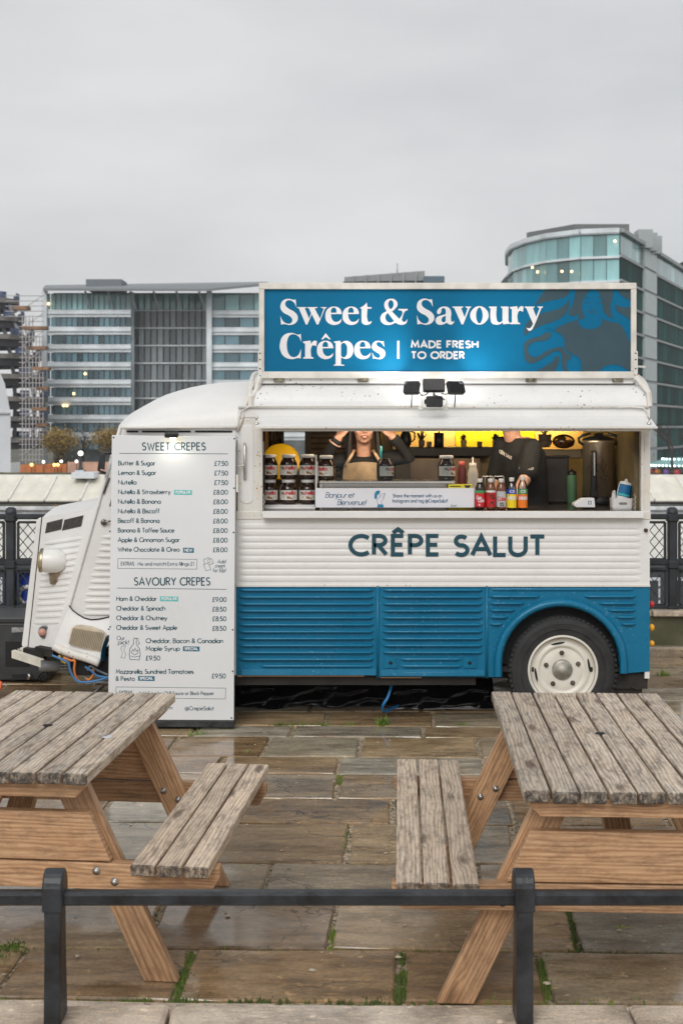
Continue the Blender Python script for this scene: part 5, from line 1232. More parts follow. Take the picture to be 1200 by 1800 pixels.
# headlamp
hc = nose(.70, .36) + Vector((.0, -.13, .0)); hc = P(86, 985.5, VY + .22)
mb = MB(); mb.lathe([(0, -.125), (.03, -.12), (.062, -.095), (.078, -.055), (.08, -.02), (.078, .02), (.0745, .045)], hc, (-1, -.12, .05), 28); hl = mb.build('headlamp', pm('headlamp shell', (.78, .77, .74), .3, var=.06), van)
mb = MB(); mb.lathe([(.079, .036), (.081, .05), (.074, .058)], hc, (-1, -.12, .05), 28); mb.build('rim', pm('tarnished chrome', (.5, .42, .28), .35, 1, var=.3), hl)
mb = MB(); mb.lathe([(.074, .052), (.05, .066), (0, .072)], hc, (-1, -.12, .05), 24); mb.build('lens', pm('amber stained lens', (.62, .48, .25), .12, var=.2), hl)
mb = MB(); mb.prism([P(85, 1007, VY + .23), P(106, 996, VY + .23), P(103, 1028, VY + .25), P(88, 1027, VY + .25), P(87, 1012, VY + .24)], (0, .07, 0)); mb.build('bracket', pm('rusty bracket', (.34, .27, .19), .7, var=.35, vs=18), hl)
ic = nose(.50, .88); mb = MB(); mb.lathe([(.042, -.005), (.045, .012), (.036, .02), (.033, .012), (0, .012)], ic, (-.25, -1, 0), 20); il = mb.build('indicator', pm('grey rubber ring', (.16, .17, .17), .5), van)
mb = MB(); mb.lathe([(.026, .012), (.023, .03), (.012, .038), (0, .04)], ic + Vector((-.01, -.004, 0)), (-.35, -1, 0), 16); mb.build('lens', pm('faded red lens', (.50, .25, .20), .25), il)
# front wing
top = [(122, 1064), (128, 1072), (137, 1079), (149, 1086), (161, 1089), (175, 1088), (192, 1084), (215, 1072), (250, 1062), (289, 1058), (330, 1064), (360, 1080), (385, 1110), (402, 1186)]
bot = [(96, 1131), (108, 1138), (120, 1142), (135, 1147), (150, 1151), (165, 1156), (176, 1161), (186, 1140), (215, 1104), (289, 1083), (335, 1096), (355, 1112), (372, 1138), (384, 1186)]
def wing(u, v):
    q = u * 13; i = min(int(q), 12); f = q - i
    a = [top[i][k] * (1 - f) + top[i + 1][k] * f for k in (0, 1)]; b = [bot[i][k] * (1 - f) + bot[i + 1][k] * f for k in (0, 1)]
    x, y = a[0] + (b[0] - a[0]) * v, a[1] + (b[1] - a[1]) * v
    return V(x, y, dc(x) - .012 - .085 * sin(v * pi * .5) * (.35 + .65 * min(1, u * 2.5)))
mb = MB(); mb.grid(wing, 39, 10); mb.build('front_wing', WHITE, van)
mb = MB(); lipt = [wing(k / 16 * .46, 1) + Vector((0, -.004, -.015)) for k in range(17)]; mb.tube(lipt, .028, 10); mb.build('wing_lip', WHITE_EDGE, van)
mb = MB(); mb.tube([wing(u, 0) + Vector((0, -.006, 0)) for u in [k / 26 for k in range(14)]], .004, 6); mb.build('wing_seam', BLACKM, van)
def wp(px, py): return V(px, py, dc(px) - .078)
mb = MB(); gpts = [(121, 1131), (127, 1104), (133, 1099), (142, 1098), (162, 1101), (182, 1109), (188, 1117), (178, 1147), (150, 1140)]; mb.prism([wp(x, y) - Vector((0, .018, 0)) for x, y in gpts], (0, .03, 0)); gv_ = mb.build('wing_vent', pm('cream vent', (.58, .50, .38), .5, var=.15, vs=12), van, bev=.006)
mb = MB()
for k in range(19):
    x = 129 + k * 2.9; t = k / 18; mb.bar(wp(x + 2, 1103 + 9 * t) - Vector((0, .021, 0)), wp(x - 5, 1131 + 12 * t) - Vector((0, .021, 0)), .004, .005, up=(0, 1, 0))
mb.build('louvre', pm('dark cream louvre', (.34, .28, .19), .5), gv_)
mb = MB(); mb.grid(lambda u, v: V(190 - 13 * sin(u * pi * .55) ** .8 * (1 - .0 * v) + v * 8 - 0 * u, 1116 + 46 * u, -.115 + .08 * v), 10, 3); mb.build('arch_lining', BLUE, van)
mb = MB(); mb.box((-1.42, VY + .60, .36), (.5, .5, .2)); mb.box(P(160, 1170, VY + .1), (.26, .1, .11)); mb.build('front_chassis', BLACKM, van)
# bumper: open channel on two brackets
mb = MB(); 
def bump(px, py, Y): return P(px, py, Y)
for poly in ([(21, 1146), (72, 1163), (72, 1173), (21, 1156.5)],):
    mb.prism([P(x, y, VY - .02 if x > 50 else VY + .06) for x, y in poly], (0.0, .012, 0))
mb.prism([P(21, 1146, VY + .06), P(72, 1163, VY - .02), P(78, 1160.5, VY + .02), P(27, 1144, VY + .10)], (0, 0, .008))
mb.prism([P(21, 1146, VY + .06), P(36, 1141, VY + .30), P(36, 1151, VY + .30), P(21, 1156.5, VY + .06)], (.01, 0, 0))
mb.prism([P(36, 1141, VY + .30), P(30, 1140, 2 * VC - VY - .3), P(30, 1150, 2 * VC - VY - .3), P(36, 1151, VY + .30)], (.012, 0, 0))
mb.bar(P(38, 1142, VY + .28), P(80, 1147, VY + .2), .03, .03); mb.build('bumper', pm('chalky bumper paint', (.66, .63, .54), .5, var=.15, vs=8), van)
mb = MB(); mb.bar(P(44, 1146, VY + .16), P(80, 1152, VY + .12), .06, .05); mb.bar(P(66, 1142, VY + .15), P(98, 1148, VY + .1), .05, .06); mb.build('bumper_iron', DARKM, van)
# ================================================================== MENU BOARD
def B(px, py, l=0.0):
    Y = 8.20 + (1268 - py) / 503 * .08
    return P(px, py, Y) - Vector((0, l, 0))
mbd = thing('menu_board', 'tall white crepe menu board leaning on the van cab with small lamp on top', 'menu board', P(302, 1278, 8.22))
mb = MB(); mb.prism([B(197, 765), B(414, 768), B(411, 1266), B(190, 1265)], (0, .018, 0)); mb.build('panel', BOARDW, mbd, bev=.002)
mb = MB(); mb.prism([B(190.5, 1266, -.002), B(411, 1267, -.002), B(411, 1279, -.002), B(191, 1278, -.002)], (0, .09, 0)); mb.build('base', pm('black stained timber', (.03, .032, .036), .5, var=.4, vs=20), mbd, bev=.004)
mb = MB()
for x, y in ((200, 769), (412, 771), (411.6, 858), (410.6, 936), (193.5, 934), (191.5, 1106), (409, 1107), (409, 1180), (407, 1262), (194, 1102)): mb.lathe([(0, .003), (.0045, .0028), (.0055, 0)], B(x, y), (0, -1, 0), 8)
mb.build('screw', BLACKM, mbd)
DINK = pm('menu ink', (.012, .075, .105), .5, var=.03)
def line(name, items, m=DINK):
    for it in items:
        mb = MB(); put_text(mb, it[0], B, *it[1:6], **it[6]); o = mb.build('price' if it[0][0] == '£' else name, m, mbd, clean=False); o['kind'] = 'stuff'
line('heading', [('SWEET CREPES', 250.5, 791, 1, 12.6, 2.1, dict(x1=361, track=.26))]); line('heading', [('SAVOURY CREPES', 236.5, 1028.5, 1, 13, 2.1, dict(x1=369, track=.24))])
def rule(a, b, w, name='rule'):
    mb = MB(); ribbon(mb, [(a[0], -a[1]), (b[0], -b[1])], w, lambda x, y, l: B(x, -y, l)); mb.build(name, DINK, mbd, clean=False)
rule((210, 796.8), (401, 797.8), 1.0); rule((206, 1033.6), (398, 1036), 1.0)
sweet = [('Butter & Sugar', 273, '£7.50'), ('Lemon & Sugar', 274.5, '£7.50'), ('Nutella', 240, '£7.50'), ('Nutella & Strawberry', 300, '£8.00'), ('Nutella & Banana', 283, '£8.00'), ('Nutella & Biscoff', 281, '£8.00'), ('Biscoff & Banana', 281, '£8.00'), ('Banana & Toffee Sauce', 307, '£8.00'), ('Apple & Cinnamon Sugar', 317, '£8.00'), ('White Chocolate & Oreo', 317, '£8.00')]
IW = 1.3
for k, (t, x1, pr) in enumerate(sweet):
    y = 817.6 + 16.86 * k; x0 = 209 - .13 * k
    line('menu_item', [(t, x0, y, 1, 7.3, IW, dict(x1=x1 - .13 * k)), (pr, 377.5 - .1 * k - (1.5 if pr[1] == '8' else 0), y + .8, 1, 7.6, IW, dict(x1=400.5 - .1 * k))])
sav = [('Ham & Cheddar', 275.5, '£9.00'), ('Cheddar & Spinach', 290.5, '£8.50'), ('Cheddar & Chutney', 293.5, '£8.50'), ('Cheddar & Sweet Apple', 311, '£8.50')]
for k, (t, x1, pr) in enumerate(sav):
    y = 1056 + 16.9 * k; line('menu_item', [(t, 205.5 - .1 * k, y, 1, 7.3, IW, dict(x1=x1)), (pr, 374, y + 1.6, 1, 7.6, IW, dict(x1=397.8 - .1 * k))])
line('menu_item', [('Cheddar, Bacon & Canadian', 257, 1130, 1, 7.4, IW, dict(x1=392)), ('Maple Syrup', 257, 1143.5, 1, 7.4, IW, dict(x1=316)), ('£9.50', 257, 1160.5, 1, 7.6, IW, dict(x1=281.5))])
line('menu_item', [('Mozzarella, Sundried Tomatoes', 204.5, 1184, 1, 7.3, IW, dict(x1=340)), ('& Pesto', 204, 1196.5, 1, 7.3, IW, dict(x1=237)), ('£9.50', 373, 1192, 1, 7.6, IW, dict(x1=396.5))])
line('extras_line', [('EXTRAS', 213.2, 993.8, 1, 6.2, .95, dict(x1=236)), ('Mix and match! Extra fillings £1', 242.5, 994, 1, 5.9, .8, dict(x1=340.5))])
line('extras_line', [('EXTRAS', 210.4, 1220.4, 1, 6.2, .95, dict(x1=233)), ('Add Sriracha Chilli Sauce or Black Pepper', 244.5, 1221.4, 1, 5.9, .8, dict(x1=376))])
line('handle_line', [('m', 297, 1247, 1, 6.4, .9, dict(x1=303)), ('@CrepeSalut', 325.5, 1248.2, 1, 6.6, .95, dict(x1=376))])
def frame_(x0, y0, x1, y1, dy):
    mb = MB(); ribbon(mb, [(x0, -y0), (x1, -y0 - dy), (x1 - .6, -y1 - dy), (x0 - .6, -y1), (x0, -y0)], .7, lambda x, y, l: B(x, -y, l)); mb.build('extras_box', DINK, mbd, clean=False)
frame_(207.8, 981.8, 346.4, 999, 1.4); frame_(204.4, 1207.4, 396.8, 1226.4, 2.2)
def tag_(txt, x0, y0, x1, y1, m):
    mb = MB(); mb.add([B(x0, y0, .0006), B(x1, y0 + .5, .0006), B(x1, y1 + .5, .0006), B(x0, y1, .0006)], [(0, 1, 2, 3)]); t = mb.build('tag', m, mbd, clean=False)
    mb = MB(); put_text(mb, txt, lambda x, y, l: B(x, y, l + .0012), x0 + 3.2, y1 - 2.2, 1, y1 - y0 - 4.2, 1.15, x1 - 3, track=.22); mb.build('tag_lettering', SIGNWHITE, t, clean=False)
tag_('POPULAR', 306.2, 861, 337.8, 869.6, TEAL); tag_('NEW', 322, 962.6, 341, 971.4, TAGBLUE); tag_('POPULAR', 281.4, 1048.2, 313.6, 1056.8, TEAL); tag_('SPECIAL', 321.8, 1136, 351, 1144.6, TAGBLUE); tag_('SPECIAL', 243, 1188, 272, 1196.6, TAGBLUE)
mb = MB()
def doodle(pts, w=.8): ribbon(mb, [(x, -y) for x, y in pts], w, lambda x, y, l: B(x, -y, l), rnd.randrange(5))
for a in (('• Add', 378, 990, 396), ('cream', 378, 997.5, 395), ('for 50p!', 374, 1005.5, 396)): put_text(mb, a[0], B, a[1], a[2], 1, 6.2, .75, a[3], slant=.25)
put_text(mb, 'Our', B, 205.5, 1125, 1, 7, .8, 219, slant=.15); put_text(mb, 'pick!', B, 208, 1132.5, 1, 7.5, .9, 226, slant=.15)
doodle([(238, 1122), (243, 1122), (243.5, 1128), (246, 1131), (242.5, 1133)]); doodle([(235, 1123), (235, 1132), (229, 1140), (227.5, 1150), (229, 1159), (245, 1160), (247, 1150), (245.5, 1140), (240, 1133), (240, 1123), (235, 1121)], 1.0)
doodle([(231, 1147), (234, 1141), (236, 1145), (238, 1139), (240, 1145), (243, 1142), (243, 1148), (237, 1151), (231, 1147)]); doodle([(230, 1153), (237, 1155), (246, 1153)])
doodle([(214, 1136), (221, 1135), (218, 1143), (222, 1150), (219, 1157), (213, 1156), (216, 1148), (213, 1141), (214, 1136)], .6)
doodle([(358, 992), (366, 990), (371, 1001), (362, 1003), (358, 992)], .6); doodle([(360, 991), (358, 984), (366, 980), (373, 983), (375, 990), (368, 993)], .7); doodle([(365, 984), (369, 983), (370, 988), (366, 989), (365, 984)], .6)
mb.build('doodle', DINK, mbd, clean=False)['kind'] = 'stuff'
# lamp clipped over the top edge
mb = MB(); mb.box(B(304, 764, .06), (.085, .05, .03), Matrix.Rotation(R(14), 3, 'X'), ch=.005)
for k in range(6): mb.box(B(304, 759.5, .06) + Vector((-.036 + .0145 * k, 0, 0)), (.005, .05, .012))
mb.bar(B(304, 762, .045), B(304, 764, -.03), .012, .03); lampo = mb.build('lamp', BLACK, mbd)
mb = MB(); mb.box(B(306, 770.5, .055), (.032, .02, .022), ch=.003); mb.build('bulb', pm('warm led', (1, .9, .6), .3, emit=(1, .86, .5), es=9), lampo)
la = bpy.data.lights.new('menu_light', 'SPOT'); la.energy = .5; la.spot_size = R(150); la.spot_blend = .9; la.color = (1, .97, .80); la.shadow_soft_size = .02
lo = bpy.data.objects.new('menu_light', la); col.objects.link(lo); lo.parent = mbd; lo.location = B(306, 775.5, .075) - ORG[mbd.name]; lo.rotation_euler = (R(28), 0, 0)

# ================================================================== PICNIC TABLES
BOLT = pm('zinc bolt', (.50, .50, .48), .35, 1, var=.2, vs=30)
def picnic_table(label, L, c, rz_, group):
    t = thing('picnic_table', label, 'picnic table', (0, 0, 0), group)
    for k in range(8):
        mb = MB(); x = (k - 3.5) * .09
        mb.box((x + rnd.uniform(-.001, .001), rnd.uniform(-.004, .004), .731 + rnd.uniform(-.0015, .0015)), (.0815, L, .038), Euler((0, rnd.uniform(-.012, .012), rnd.uniform(-.002, .002))).to_matrix(), ch=.004); mb.build('tabletop_plank', TABW, t)
    for s in (-1, 1):
        for k in range(3):
            mb = MB(); mb.box((s * (.63 + (k - 1) * .09), rnd.uniform(-.003, .003), .435), (.082, L, .038), Euler((0, rnd.uniform(-.012, .012), rnd.uniform(-.002, .002))).to_matrix(), ch=.004); mb.build('bench_plank', BENW, t)
    for e in (-1, 1):
        yl = e * (L / 2 - .19)                                 # leg plane
        yb = e * (L / 2 - .075)
        def pr(name, xz, y0, th, along):
            mb = MB(); mb.plank_prism([(x, y0, z) for x, z in xz], (0, th, 0), along); return mb.build(name, PINE, t, bev=.003)
        pr('batten', [(-.335, .7115), (.335, .7115), (.335, .69), (.30, .655), (-.30, .655), (-.335, .69)], yb - .022, .044, (1, 0, 0))
        for s in (-1, 1):
            pr('leg', [(s * .165, .7105), (s * .285, .7105), (s * .625, 0), (s * .505, 0)], yl - .021, .042, (s * .34, 0, -.71))
        yo = yl + e * .044
        pr('seat_bearer', [(-.775, .4145), (.775, .4145), (.775, .375), (.745, .325), (-.745, .325), (-.775, .375)], yo - .021, .042, (1, 0, 0))
        pr('end_board', [(-.325, .585), (.325, .585), (.40, .42), (-.40, .42)], yo - .0195, .039, (1, 0, 0))
        for s in (-1, 1):
            for (x, z) in ((.352, .388), (.415, .353)):
                mb = MB()
                for q in (1, -1):
                    yy = (yo + e * .021) if q == 1 else (yl - e * .021)
                    mb.lathe([(.014, 0), (.014, .002), (.009, .003), (.008, .007), (0, .009)], (s * x, yy, z), (0, q * e, 0), 12)
                mb.build('bolt', BOLT, t)
        mb = MB(); mb.bar((0, e * (L / 2 - .24), .40), (0, e * .10, .69), .09, .04, up=(1, 0, 0)); mb.build('brace', PINE, t)
    mb = MB(); mb.lathe([(0, .0012), (.019, .0012), (.019, 0)], (0.0, .02, .7505), (0, 0, 1), 14); mb.build('parasol_hole', BLACKM, t)
    t.location = c; t.rotation_euler = (0, 0, rz_); return t
picnic_table('weathered wooden picnic table closest to the van wheel, with one bench facing the gap', 1.55, (.968, 4.885, 0), R(-2.7), 'picnic tables')
picnic_table('weathered wooden picnic table in front of the menu board, white smear on top', 1.32, (-1.132, 5.02, 0), R(-5.5), 'picnic tables')
st = MB(); blob(st, Vector((-.867, 4.845, .7512)), .02, .0012); blob(st, Vector((-.86, 4.87, .7512)), .014, .0012); blob(st, Vector((-.90, 4.89, .7512)), .012, .0012)
tag(st.build('paint_splash', pm('white smear', (.62, .63, .66), .6), base=(-.88, 4.85, .751)), 'pale white smear on top of the picnic table by the menu board', 'stain')  # white paint splash laid as thin blobs on the tabletop

# ================================================================== FRONT RAIL
kr = thing('knee_rail', 'low black iron rail on two rounded posts in front of the picnic tables', 'railing', (-.16, 4.03, .07))
mb = MB(); zr = CZ - (1577 - 750) / F * 4.03
sec = [(-.023, -.016), (-.016, -.023), (.016, -.023), (.023, -.016), (.023, .012), (.012, .023), (-.012, .023), (-.023, .012)]
mb.prism([(-3.2, 4.03 + a, zr + b) for a, b in [(p * .92, q * .92) for p, q in sec]], (6.6, 0, 0)); mb.build('rail', IRON, kr)
for px in (97, 919):
    xx = (px - 600) / F * 4.03; w = .031
    mb = MB(); zt = CZ - (1532 - 750) / F * 4.0
    zc_ = zr + .012; prof = []
    for a in range(0, 181, 15): prof.append((4.03 + .047 * cos(R(a)), zc_ + .012 + (zt - zc_ - .012) * sin(R(a))))
    prof += [(3.983, zc_ - .045), (3.995, zc_ - .06), (3.995, .32), (3.985, .07), (4.095, .07), (4.072, .32), (4.066, zc_ - .06), (4.077, zc_ - .045)]
    head = prof[:13] + [(3.983, zc_ - .045), (4.077, zc_ - .045)]; ws = w - .005
    mb.prism([(xx - w, y, z) for y, z in head], (2 * w, 0, 0)); mb.prism([(xx - ws, y, z) for y, z in ((3.990, zc_ - .04), (3.995, .32), (3.985, .07), (4.095, .07), (4.072, .32), (4.070, zc_ - .04))], (2 * ws, 0, 0)); mb.build('post', IRON, kr, bev=.006)

# ================================================================== FLIGHT CASE, CABLES, TARP
fc = thing('flight_case', 'black plastic equipment case with recessed handle standing behind the van nose', 'case', P(40, 1198, 9.7))
CSM = pm('black case plastic', (.035, .037, .040), .5, var=.25, bump=.15, bs=90)
mb = MB(); mb.prism([P(-70, 1095, 9.7), P(80, 1095, 9.7), P(84, 1120, 9.7), P(84, 1196, 9.7), P(-70, 1196, 9.7)], (0, .5, 0)); mb.build('body', CSM, fc, bev=.012)
mb = MB(); mb.prism([P(-72, 1085, 9.69), P(82, 1085, 9.69), P(84, 1096, 9.69), P(-72, 1096, 9.69)], (0, .52, 0)); mb.build('lid', CSM, fc, bev=.012)
mb = MB(); mb.prism([P(10, 1128, 9.694), P(52, 1128, 9.694), P(52, 1172, 9.694), P(10, 1172, 9.694)], (0, .005, 0)); mb.build('inset_panel', BLACKM, fc)
mb = MB(); mb.prism([P(22, 1186, 9.693), P(46, 1185, 9.693), P(46, 1194, 9.693), P(22, 1196, 9.693)], (0, .006, 0)); mb.build('handle_recess', BLACKM, fc)
mb = MB(); mb.prism([P(21, 1103, 9.693), P(41, 1103, 9.693), P(41, 1111, 9.693), P(21, 1112, 9.693)], (0, .006, 0)); mb.build('sticker', pm('scuffed sticker', (.30, .30, .30), .5, var=.3, vs=30), fc)
mb = MB(); mb.tube([P(50, 1184, 9.67), P(53, 1188, 9.66), P(50, 1193, 9.67)], .012, 8); mb.build('latch', CHROME, fc)
for r_ in (6, 10, 14, 18):
    mb = MB(); mb.tube([P(84 - r_ * sin(R(a)), 1197 - r_ * cos(R(a)), 9.692) for a in range(0, 91, 15)], .006, 6); mb.build('corner_rib', BLACK, fc)
oc_ = MB(); oc_.tube([P(-14, 1214, 9.2), P(-4, 1196, 9.2), P(3, 1200, 9.18), P(1, 1210, 9.17), P(-9, 1216, 9.16)], .010, 8); tag(oc_.build('orange_cable', pm('orange cable', (.75, .14, .03), .45), base=P(-5, 1215, 9.2)), 'orange cable loop on the ground beside the black case', 'cable')
pl = thing('power_connector', 'grey ribbed industrial power connector under the van nose', 'connector', P(100, 1180, 8.9))
mb = MB(); mb.lathe([(0, -.1), (.033, -.1), (.037, -.06), (.037, .02), (.031, .03), (.031, .055), (0, .055)], P(96, 1171, 8.9), (1, 0, 0), 16); mb.build('body', pm('grey plug', (.30, .32, .34), .45), pl)
mb = MB()
for k in range(10): mb.box(P(115, 1171, 8.9) + Vector((0, sin(2 * pi * k / 10) * .034, cos(2 * pi * k / 10) * .034)), (.05, .008, .008), Matrix.Rotation(2 * pi * k / 10, 3, 'X'))
mb.build('gland', pm('pale grey gland', (.45, .46, .47), .5), pl)
CBL = [(pm('blue cable', (.05, .19, .42), .45), 'blue', [[(92, 1152), (104, 1157), (120, 1165), (124, 1180), (132, 1193), (144, 1199), (168, 1197), (192, 1190)], [(150, 1172), (162, 1180), (172, 1188), (192, 1191)]]),
       (pm('orange wire', (.72, .22, .05), .45), 'orange', [[(112, 1156), (125, 1161), (132, 1162), (131, 1178), (136, 1194), (150, 1202)], [(163, 1176), (165, 1184), (158, 1194), (152, 1193)]]),
       (pm('yellow wire', (.70, .45, .05), .45), 'yellow', [[(104, 1152), (109, 1161), (116, 1166)]]),
       (pm('grey wire', (.28, .32, .36), .45), 'grey', [[(122, 1162), (124, 1176), (132, 1194), (146, 1202), (170, 1199), (192, 1200)], [(154, 1178), (160, 1171), (172, 1178), (190, 1186)], [(152, 1180), (150, 1189), (157, 1197), (172, 1197), (190, 1193)]])]
def smooth_path(pts, n=6):
    out = []; p = [pts[0]] + pts + [pts[-1]]
    for i in range(1, len(p) - 2):
        for k in range(n):
            t = k / n; out.append(tuple(.5 * ((2 * p[i][d]) + (-p[i - 1][d] + p[i + 1][d]) * t + (2 * p[i - 1][d] - 5 * p[i][d] + 4 * p[i + 1][d] - p[i + 2][d]) * t * t + (-p[i - 1][d] + 3 * p[i][d] - 3 * p[i + 1][d] + p[i + 2][d]) * t ** 3) for d in range(len(pts[0]))))
    return out + [pts[-1]]
n_ = 0
where = ['sweeping from the nose to the menu board', 'short piece curling beside the menu board', 'hanging in a loop below the wing vent', 'small curl near the menu board', 'short strand right under the bumper', 'longest strand touching the ground', 'pale arch closest to the wing', 'small ring by the menu board edge']
for m, cn, paths in CBL:
    for pth in paths:
        mb = MB(); Yc = 8.34 + .012 * n_; mb.tube([P(x, y, Yc) for x, y in smooth_path(pth)], .0075, 8)
        tag(mb.build('cable', m, base=P(pth[-1][0], pth[-1][1], Yc)), cn + ' cable ' + where[n_], 'cable', 'loose cables under the van nose'); n_ += 1
mb = MB(); mb.tube([P(x, y, Y) for x, y, Y in smooth_path([(688, 1188, 8.55), (687, 1206, 8.5), (681, 1226, 8.47), (673, 1240, 8.47), (675, 1251, 8.55), (700, 1240, 8.75)])], .009, 8)
tag(mb.build('hose', pm('blue hose', (.02, .20, .50), .4), base=P(675, 1255, 8.6)), 'thin blue hose hanging from under the van sill', 'hose')
tp_ = MB()
def tarp(u, v):
    x = -.72 + 1.75 * u; y = 8.83 + .22 * v ** 1.6; z = .006 + .27 * v
    n1 = sin(x * 9 + v * 5) * sin(v * 9 + x * 4) * .018 + sin(x * 31 + v * 13) * .006 + sin(x * 17 - v * 23) * .009
    return Vector((x, y + n1 * 1.6, max(.004, z + n1 * .6)))
tp_.grid(tarp, 90, 26); tag(tp_.build('tarpaulin', pm('black plastic sheet', (.012, .012, .014), .16, var=.2, vs=9, bump=.4, bs=22), base=(.2, 8.85, 0)), 'crumpled glossy black plastic sheet hung under the van side', 'tarpaulin')
# ================================================================== ON THE COUNTER
def cylmap(c, r, rot=0):
    """print wrapped on an upright cylinder: x metres round from the front, y up"""
    return lambda x, y, l: Vector((c[0] + (r + l) * sin(x / r), c[1] - (r + l) * cos(x / r), c[2] + y))
GLASSJ = glass_mat('jar glass', (.9, .88, .85), .06)
def make_jar(label, lid=True):
    t = thing('spread_jar', label, 'jar', (0, 0, 0), 'jars of hazelnut spread')
    r = .057
    mb = MB(); mb.lathe([(0, 0), (r * .88, .001), (r * .98, .012), (r, .03), (r, .098), (r * .92, .114), (r * .74, .132), (r * .70, .136), (r * .70, .142), (0, .142)], (0, 0, 0), n=28); mb.build('body', COCOA, t)
    if lid: mb = MB(); mb.lathe([(0, .1635), (r * .72, .1635), (r * .78, .161), (r * .79, .144), (r * .76, .1425)], (0, 0, 0), n=28); mb.build('lid', LIDW, t)
    mb = MB(); mb.lathe([(r + .0006, .030), (r + .0006, .0935)], (0, 0, 0), n=28, a0=R(-90 - 95), a1=R(-90 + 95)); lab = mb.build('label', LABELW, t, clean=False)
    to = lambda x, y, l: cylmap((0, 0, 0), r)(x, -y, l + .0012)
    mb = MB(); put_text(mb, 'n', to, -.048, -.0655, 1, .024, .0052, -.036); mb.build('print_black', BLACK, lab, clean=False)
    mb = MB(); put_text(mb, 'utella', to, -.030, -.0655, 1, .024, .0052, .046, track=.22); mb.build('print_red', RED, lab, clean=False)
    mb = MB()
    for (cx, cy, rx, ry, dz) in ((-.012, .047, .026, .0095, 0), (.012, .042, .016, .005, .0003)):
        pts = [(cx + rx * cos(2 * pi * k / 14), -(cy + ry * sin(2 * pi * k / 14))) for k in range(14)]; mb.add([to(x, y, dz) for x, y in pts], [tuple(range(14))])
    mb.build('print_toast', BREAD, lab, clean=False)
    mb = MB(); mb.add([to(x, y, .0006) for x, y in ((-.03, -.052), (-.002, -.05), (.02, -.042), (.03, -.034), (.024, -.034), (.0, -.044))], [tuple(range(6))]); mb.build('print_spread', COCOA, lab, clean=False)
    mb = MB(); mb.add([to(x, y, .0003) for x, y in ((.034, -.05), (.042, -.052), (.046, -.046), (.038, -.044))], [(0, 1, 2, 3)]); mb.build('print_leaf', GREENP, lab, clean=False)
    return t
jar = make_jar('jar of hazelnut spread, lower left of the stack at the hatch end')
JY = 8.62; jz = 1.390
grid_l = {(0, 0): 'jar of hazelnut spread, lower left of the stack at the hatch end', (1, 0): 'jar of hazelnut spread, lower middle of the stack at the hatch end', (2, 0): 'jar of hazelnut spread, lower right of the stack beside the white upright',
          (0, 1): 'jar of hazelnut spread, upper left of the stack at the hatch end', (1, 1): 'jar of hazelnut spread, upper middle of the stack at the hatch end', (2, 1): 'jar of hazelnut spread, upper right of the stack beside the white upright'}
for (k, j), lb_ in grid_l.items():
    loc = P((473, 507, 541)[k], 800, JY); loc.z = jz + .164 * j; rzz = rnd.uniform(-.12, .12)
    if (k, j) == (0, 0): jar.location = loc; jar.rotation_euler = (0, 0, rzz); jar['label'] = lb_
    else: dup(jar, loc, rzz, lb_)
SZ = 1.548
for px, rzz, lb_ in ((573.5, -.75, 'jar of hazelnut spread standing alone on the steel stand, left end'), (784, .62, 'jar of hazelnut spread standing alone on the steel stand, right end')):
    loc = P(px, 800, 8.60); loc.z = SZ; dup(jar, loc, rzz, lb_)
oj = make_jar('open jar of hazelnut spread with a turquoise spatula handle behind it', False); loc = P(676.5, 800, 8.60); loc.z = SZ; oj.location = loc; oj.rotation_euler = (0, 0, .95)
sp_ = MB(); a = P(669.5, 803, 8.66); a.z = SZ + .10; sp_.tube([a, a + Vector((0, 0, .07)), a + Vector((.001, 0, .125))], [.006, .008, .006], 8); tag(sp_.build('spatula', pm('turquoise plastic', (.05, .42, .45), .4), base=a), 'turquoise spatula handle standing in the open jar', 'spatula')
# white tracks and upright that close off the jar stack
tr = thing('jar_shelf', 'low white shelf rails and upright holding the stacked jars', 'shelf', P(510, 893, 8.6))
mb = MB(); mb.box((P(507, 0, 8.62).x, 8.62, 1.3785), (.35, .16, .021), ch=.003); mb.box((P(507, 0, 8.5).x, 8.50, 1.372), (.35, .04, .014), ch=.003); mb.build('rail', WHITEP, tr)
mb = MB(); mb.box((P(555.5, 0, 8.52).x, 8.52, 1.55), (.011, .02, .33), ch=.002); mb.box((P(557, 0, 8.53).x, 8.54, 1.60), (.012, .02, .14), ch=.002); mb.build('upright', WHITEP, tr)
# steel stand with glass guard
ds = thing('display_stand', 'low steel counter stand with a clear glass guard along its top', 'display stand', (P(680, 0, 8.6).x, 8.64, CT))
x0, x1 = P(561, 0, 8.52).x, P(799, 0, 8.52).x
mb = MB(); mb.box(((x0 + x1) / 2, 8.64, SZ - .010), (x1 - x0, .26, .02), ch=.003); mb.build('top_shelf', STEEL, ds)
mb = MB(); mb.box(((x0 + x1) / 2, 8.60, (CT + SZ - .02) / 2), (x1 - x0 - .02, .012, SZ - .022 - CT)); mb.box((x0 + .012, 8.545, (CT + SZ - .02) / 2), (.02, .02, SZ - .022 - CT)); mb.box((x1 - .012, 8.545, (CT + SZ - .02) / 2), (.02, .02, SZ - .022 - CT)); mb.build('back_plate', STEEL, ds)
mb = MB(); gx0, gx1 = P(590, 0, 8.53).x, P(797, 0, 8.53).x; mb.box(((gx0 + gx1) / 2 + .0, 8.525, SZ + .068), (gx1 - gx0, .005, .135), Matrix.Rotation(R(-4), 3, 'X')); mb.build('glass_guard', glass_mat('guard glass', (.90, .92, .92), -.022), ds)
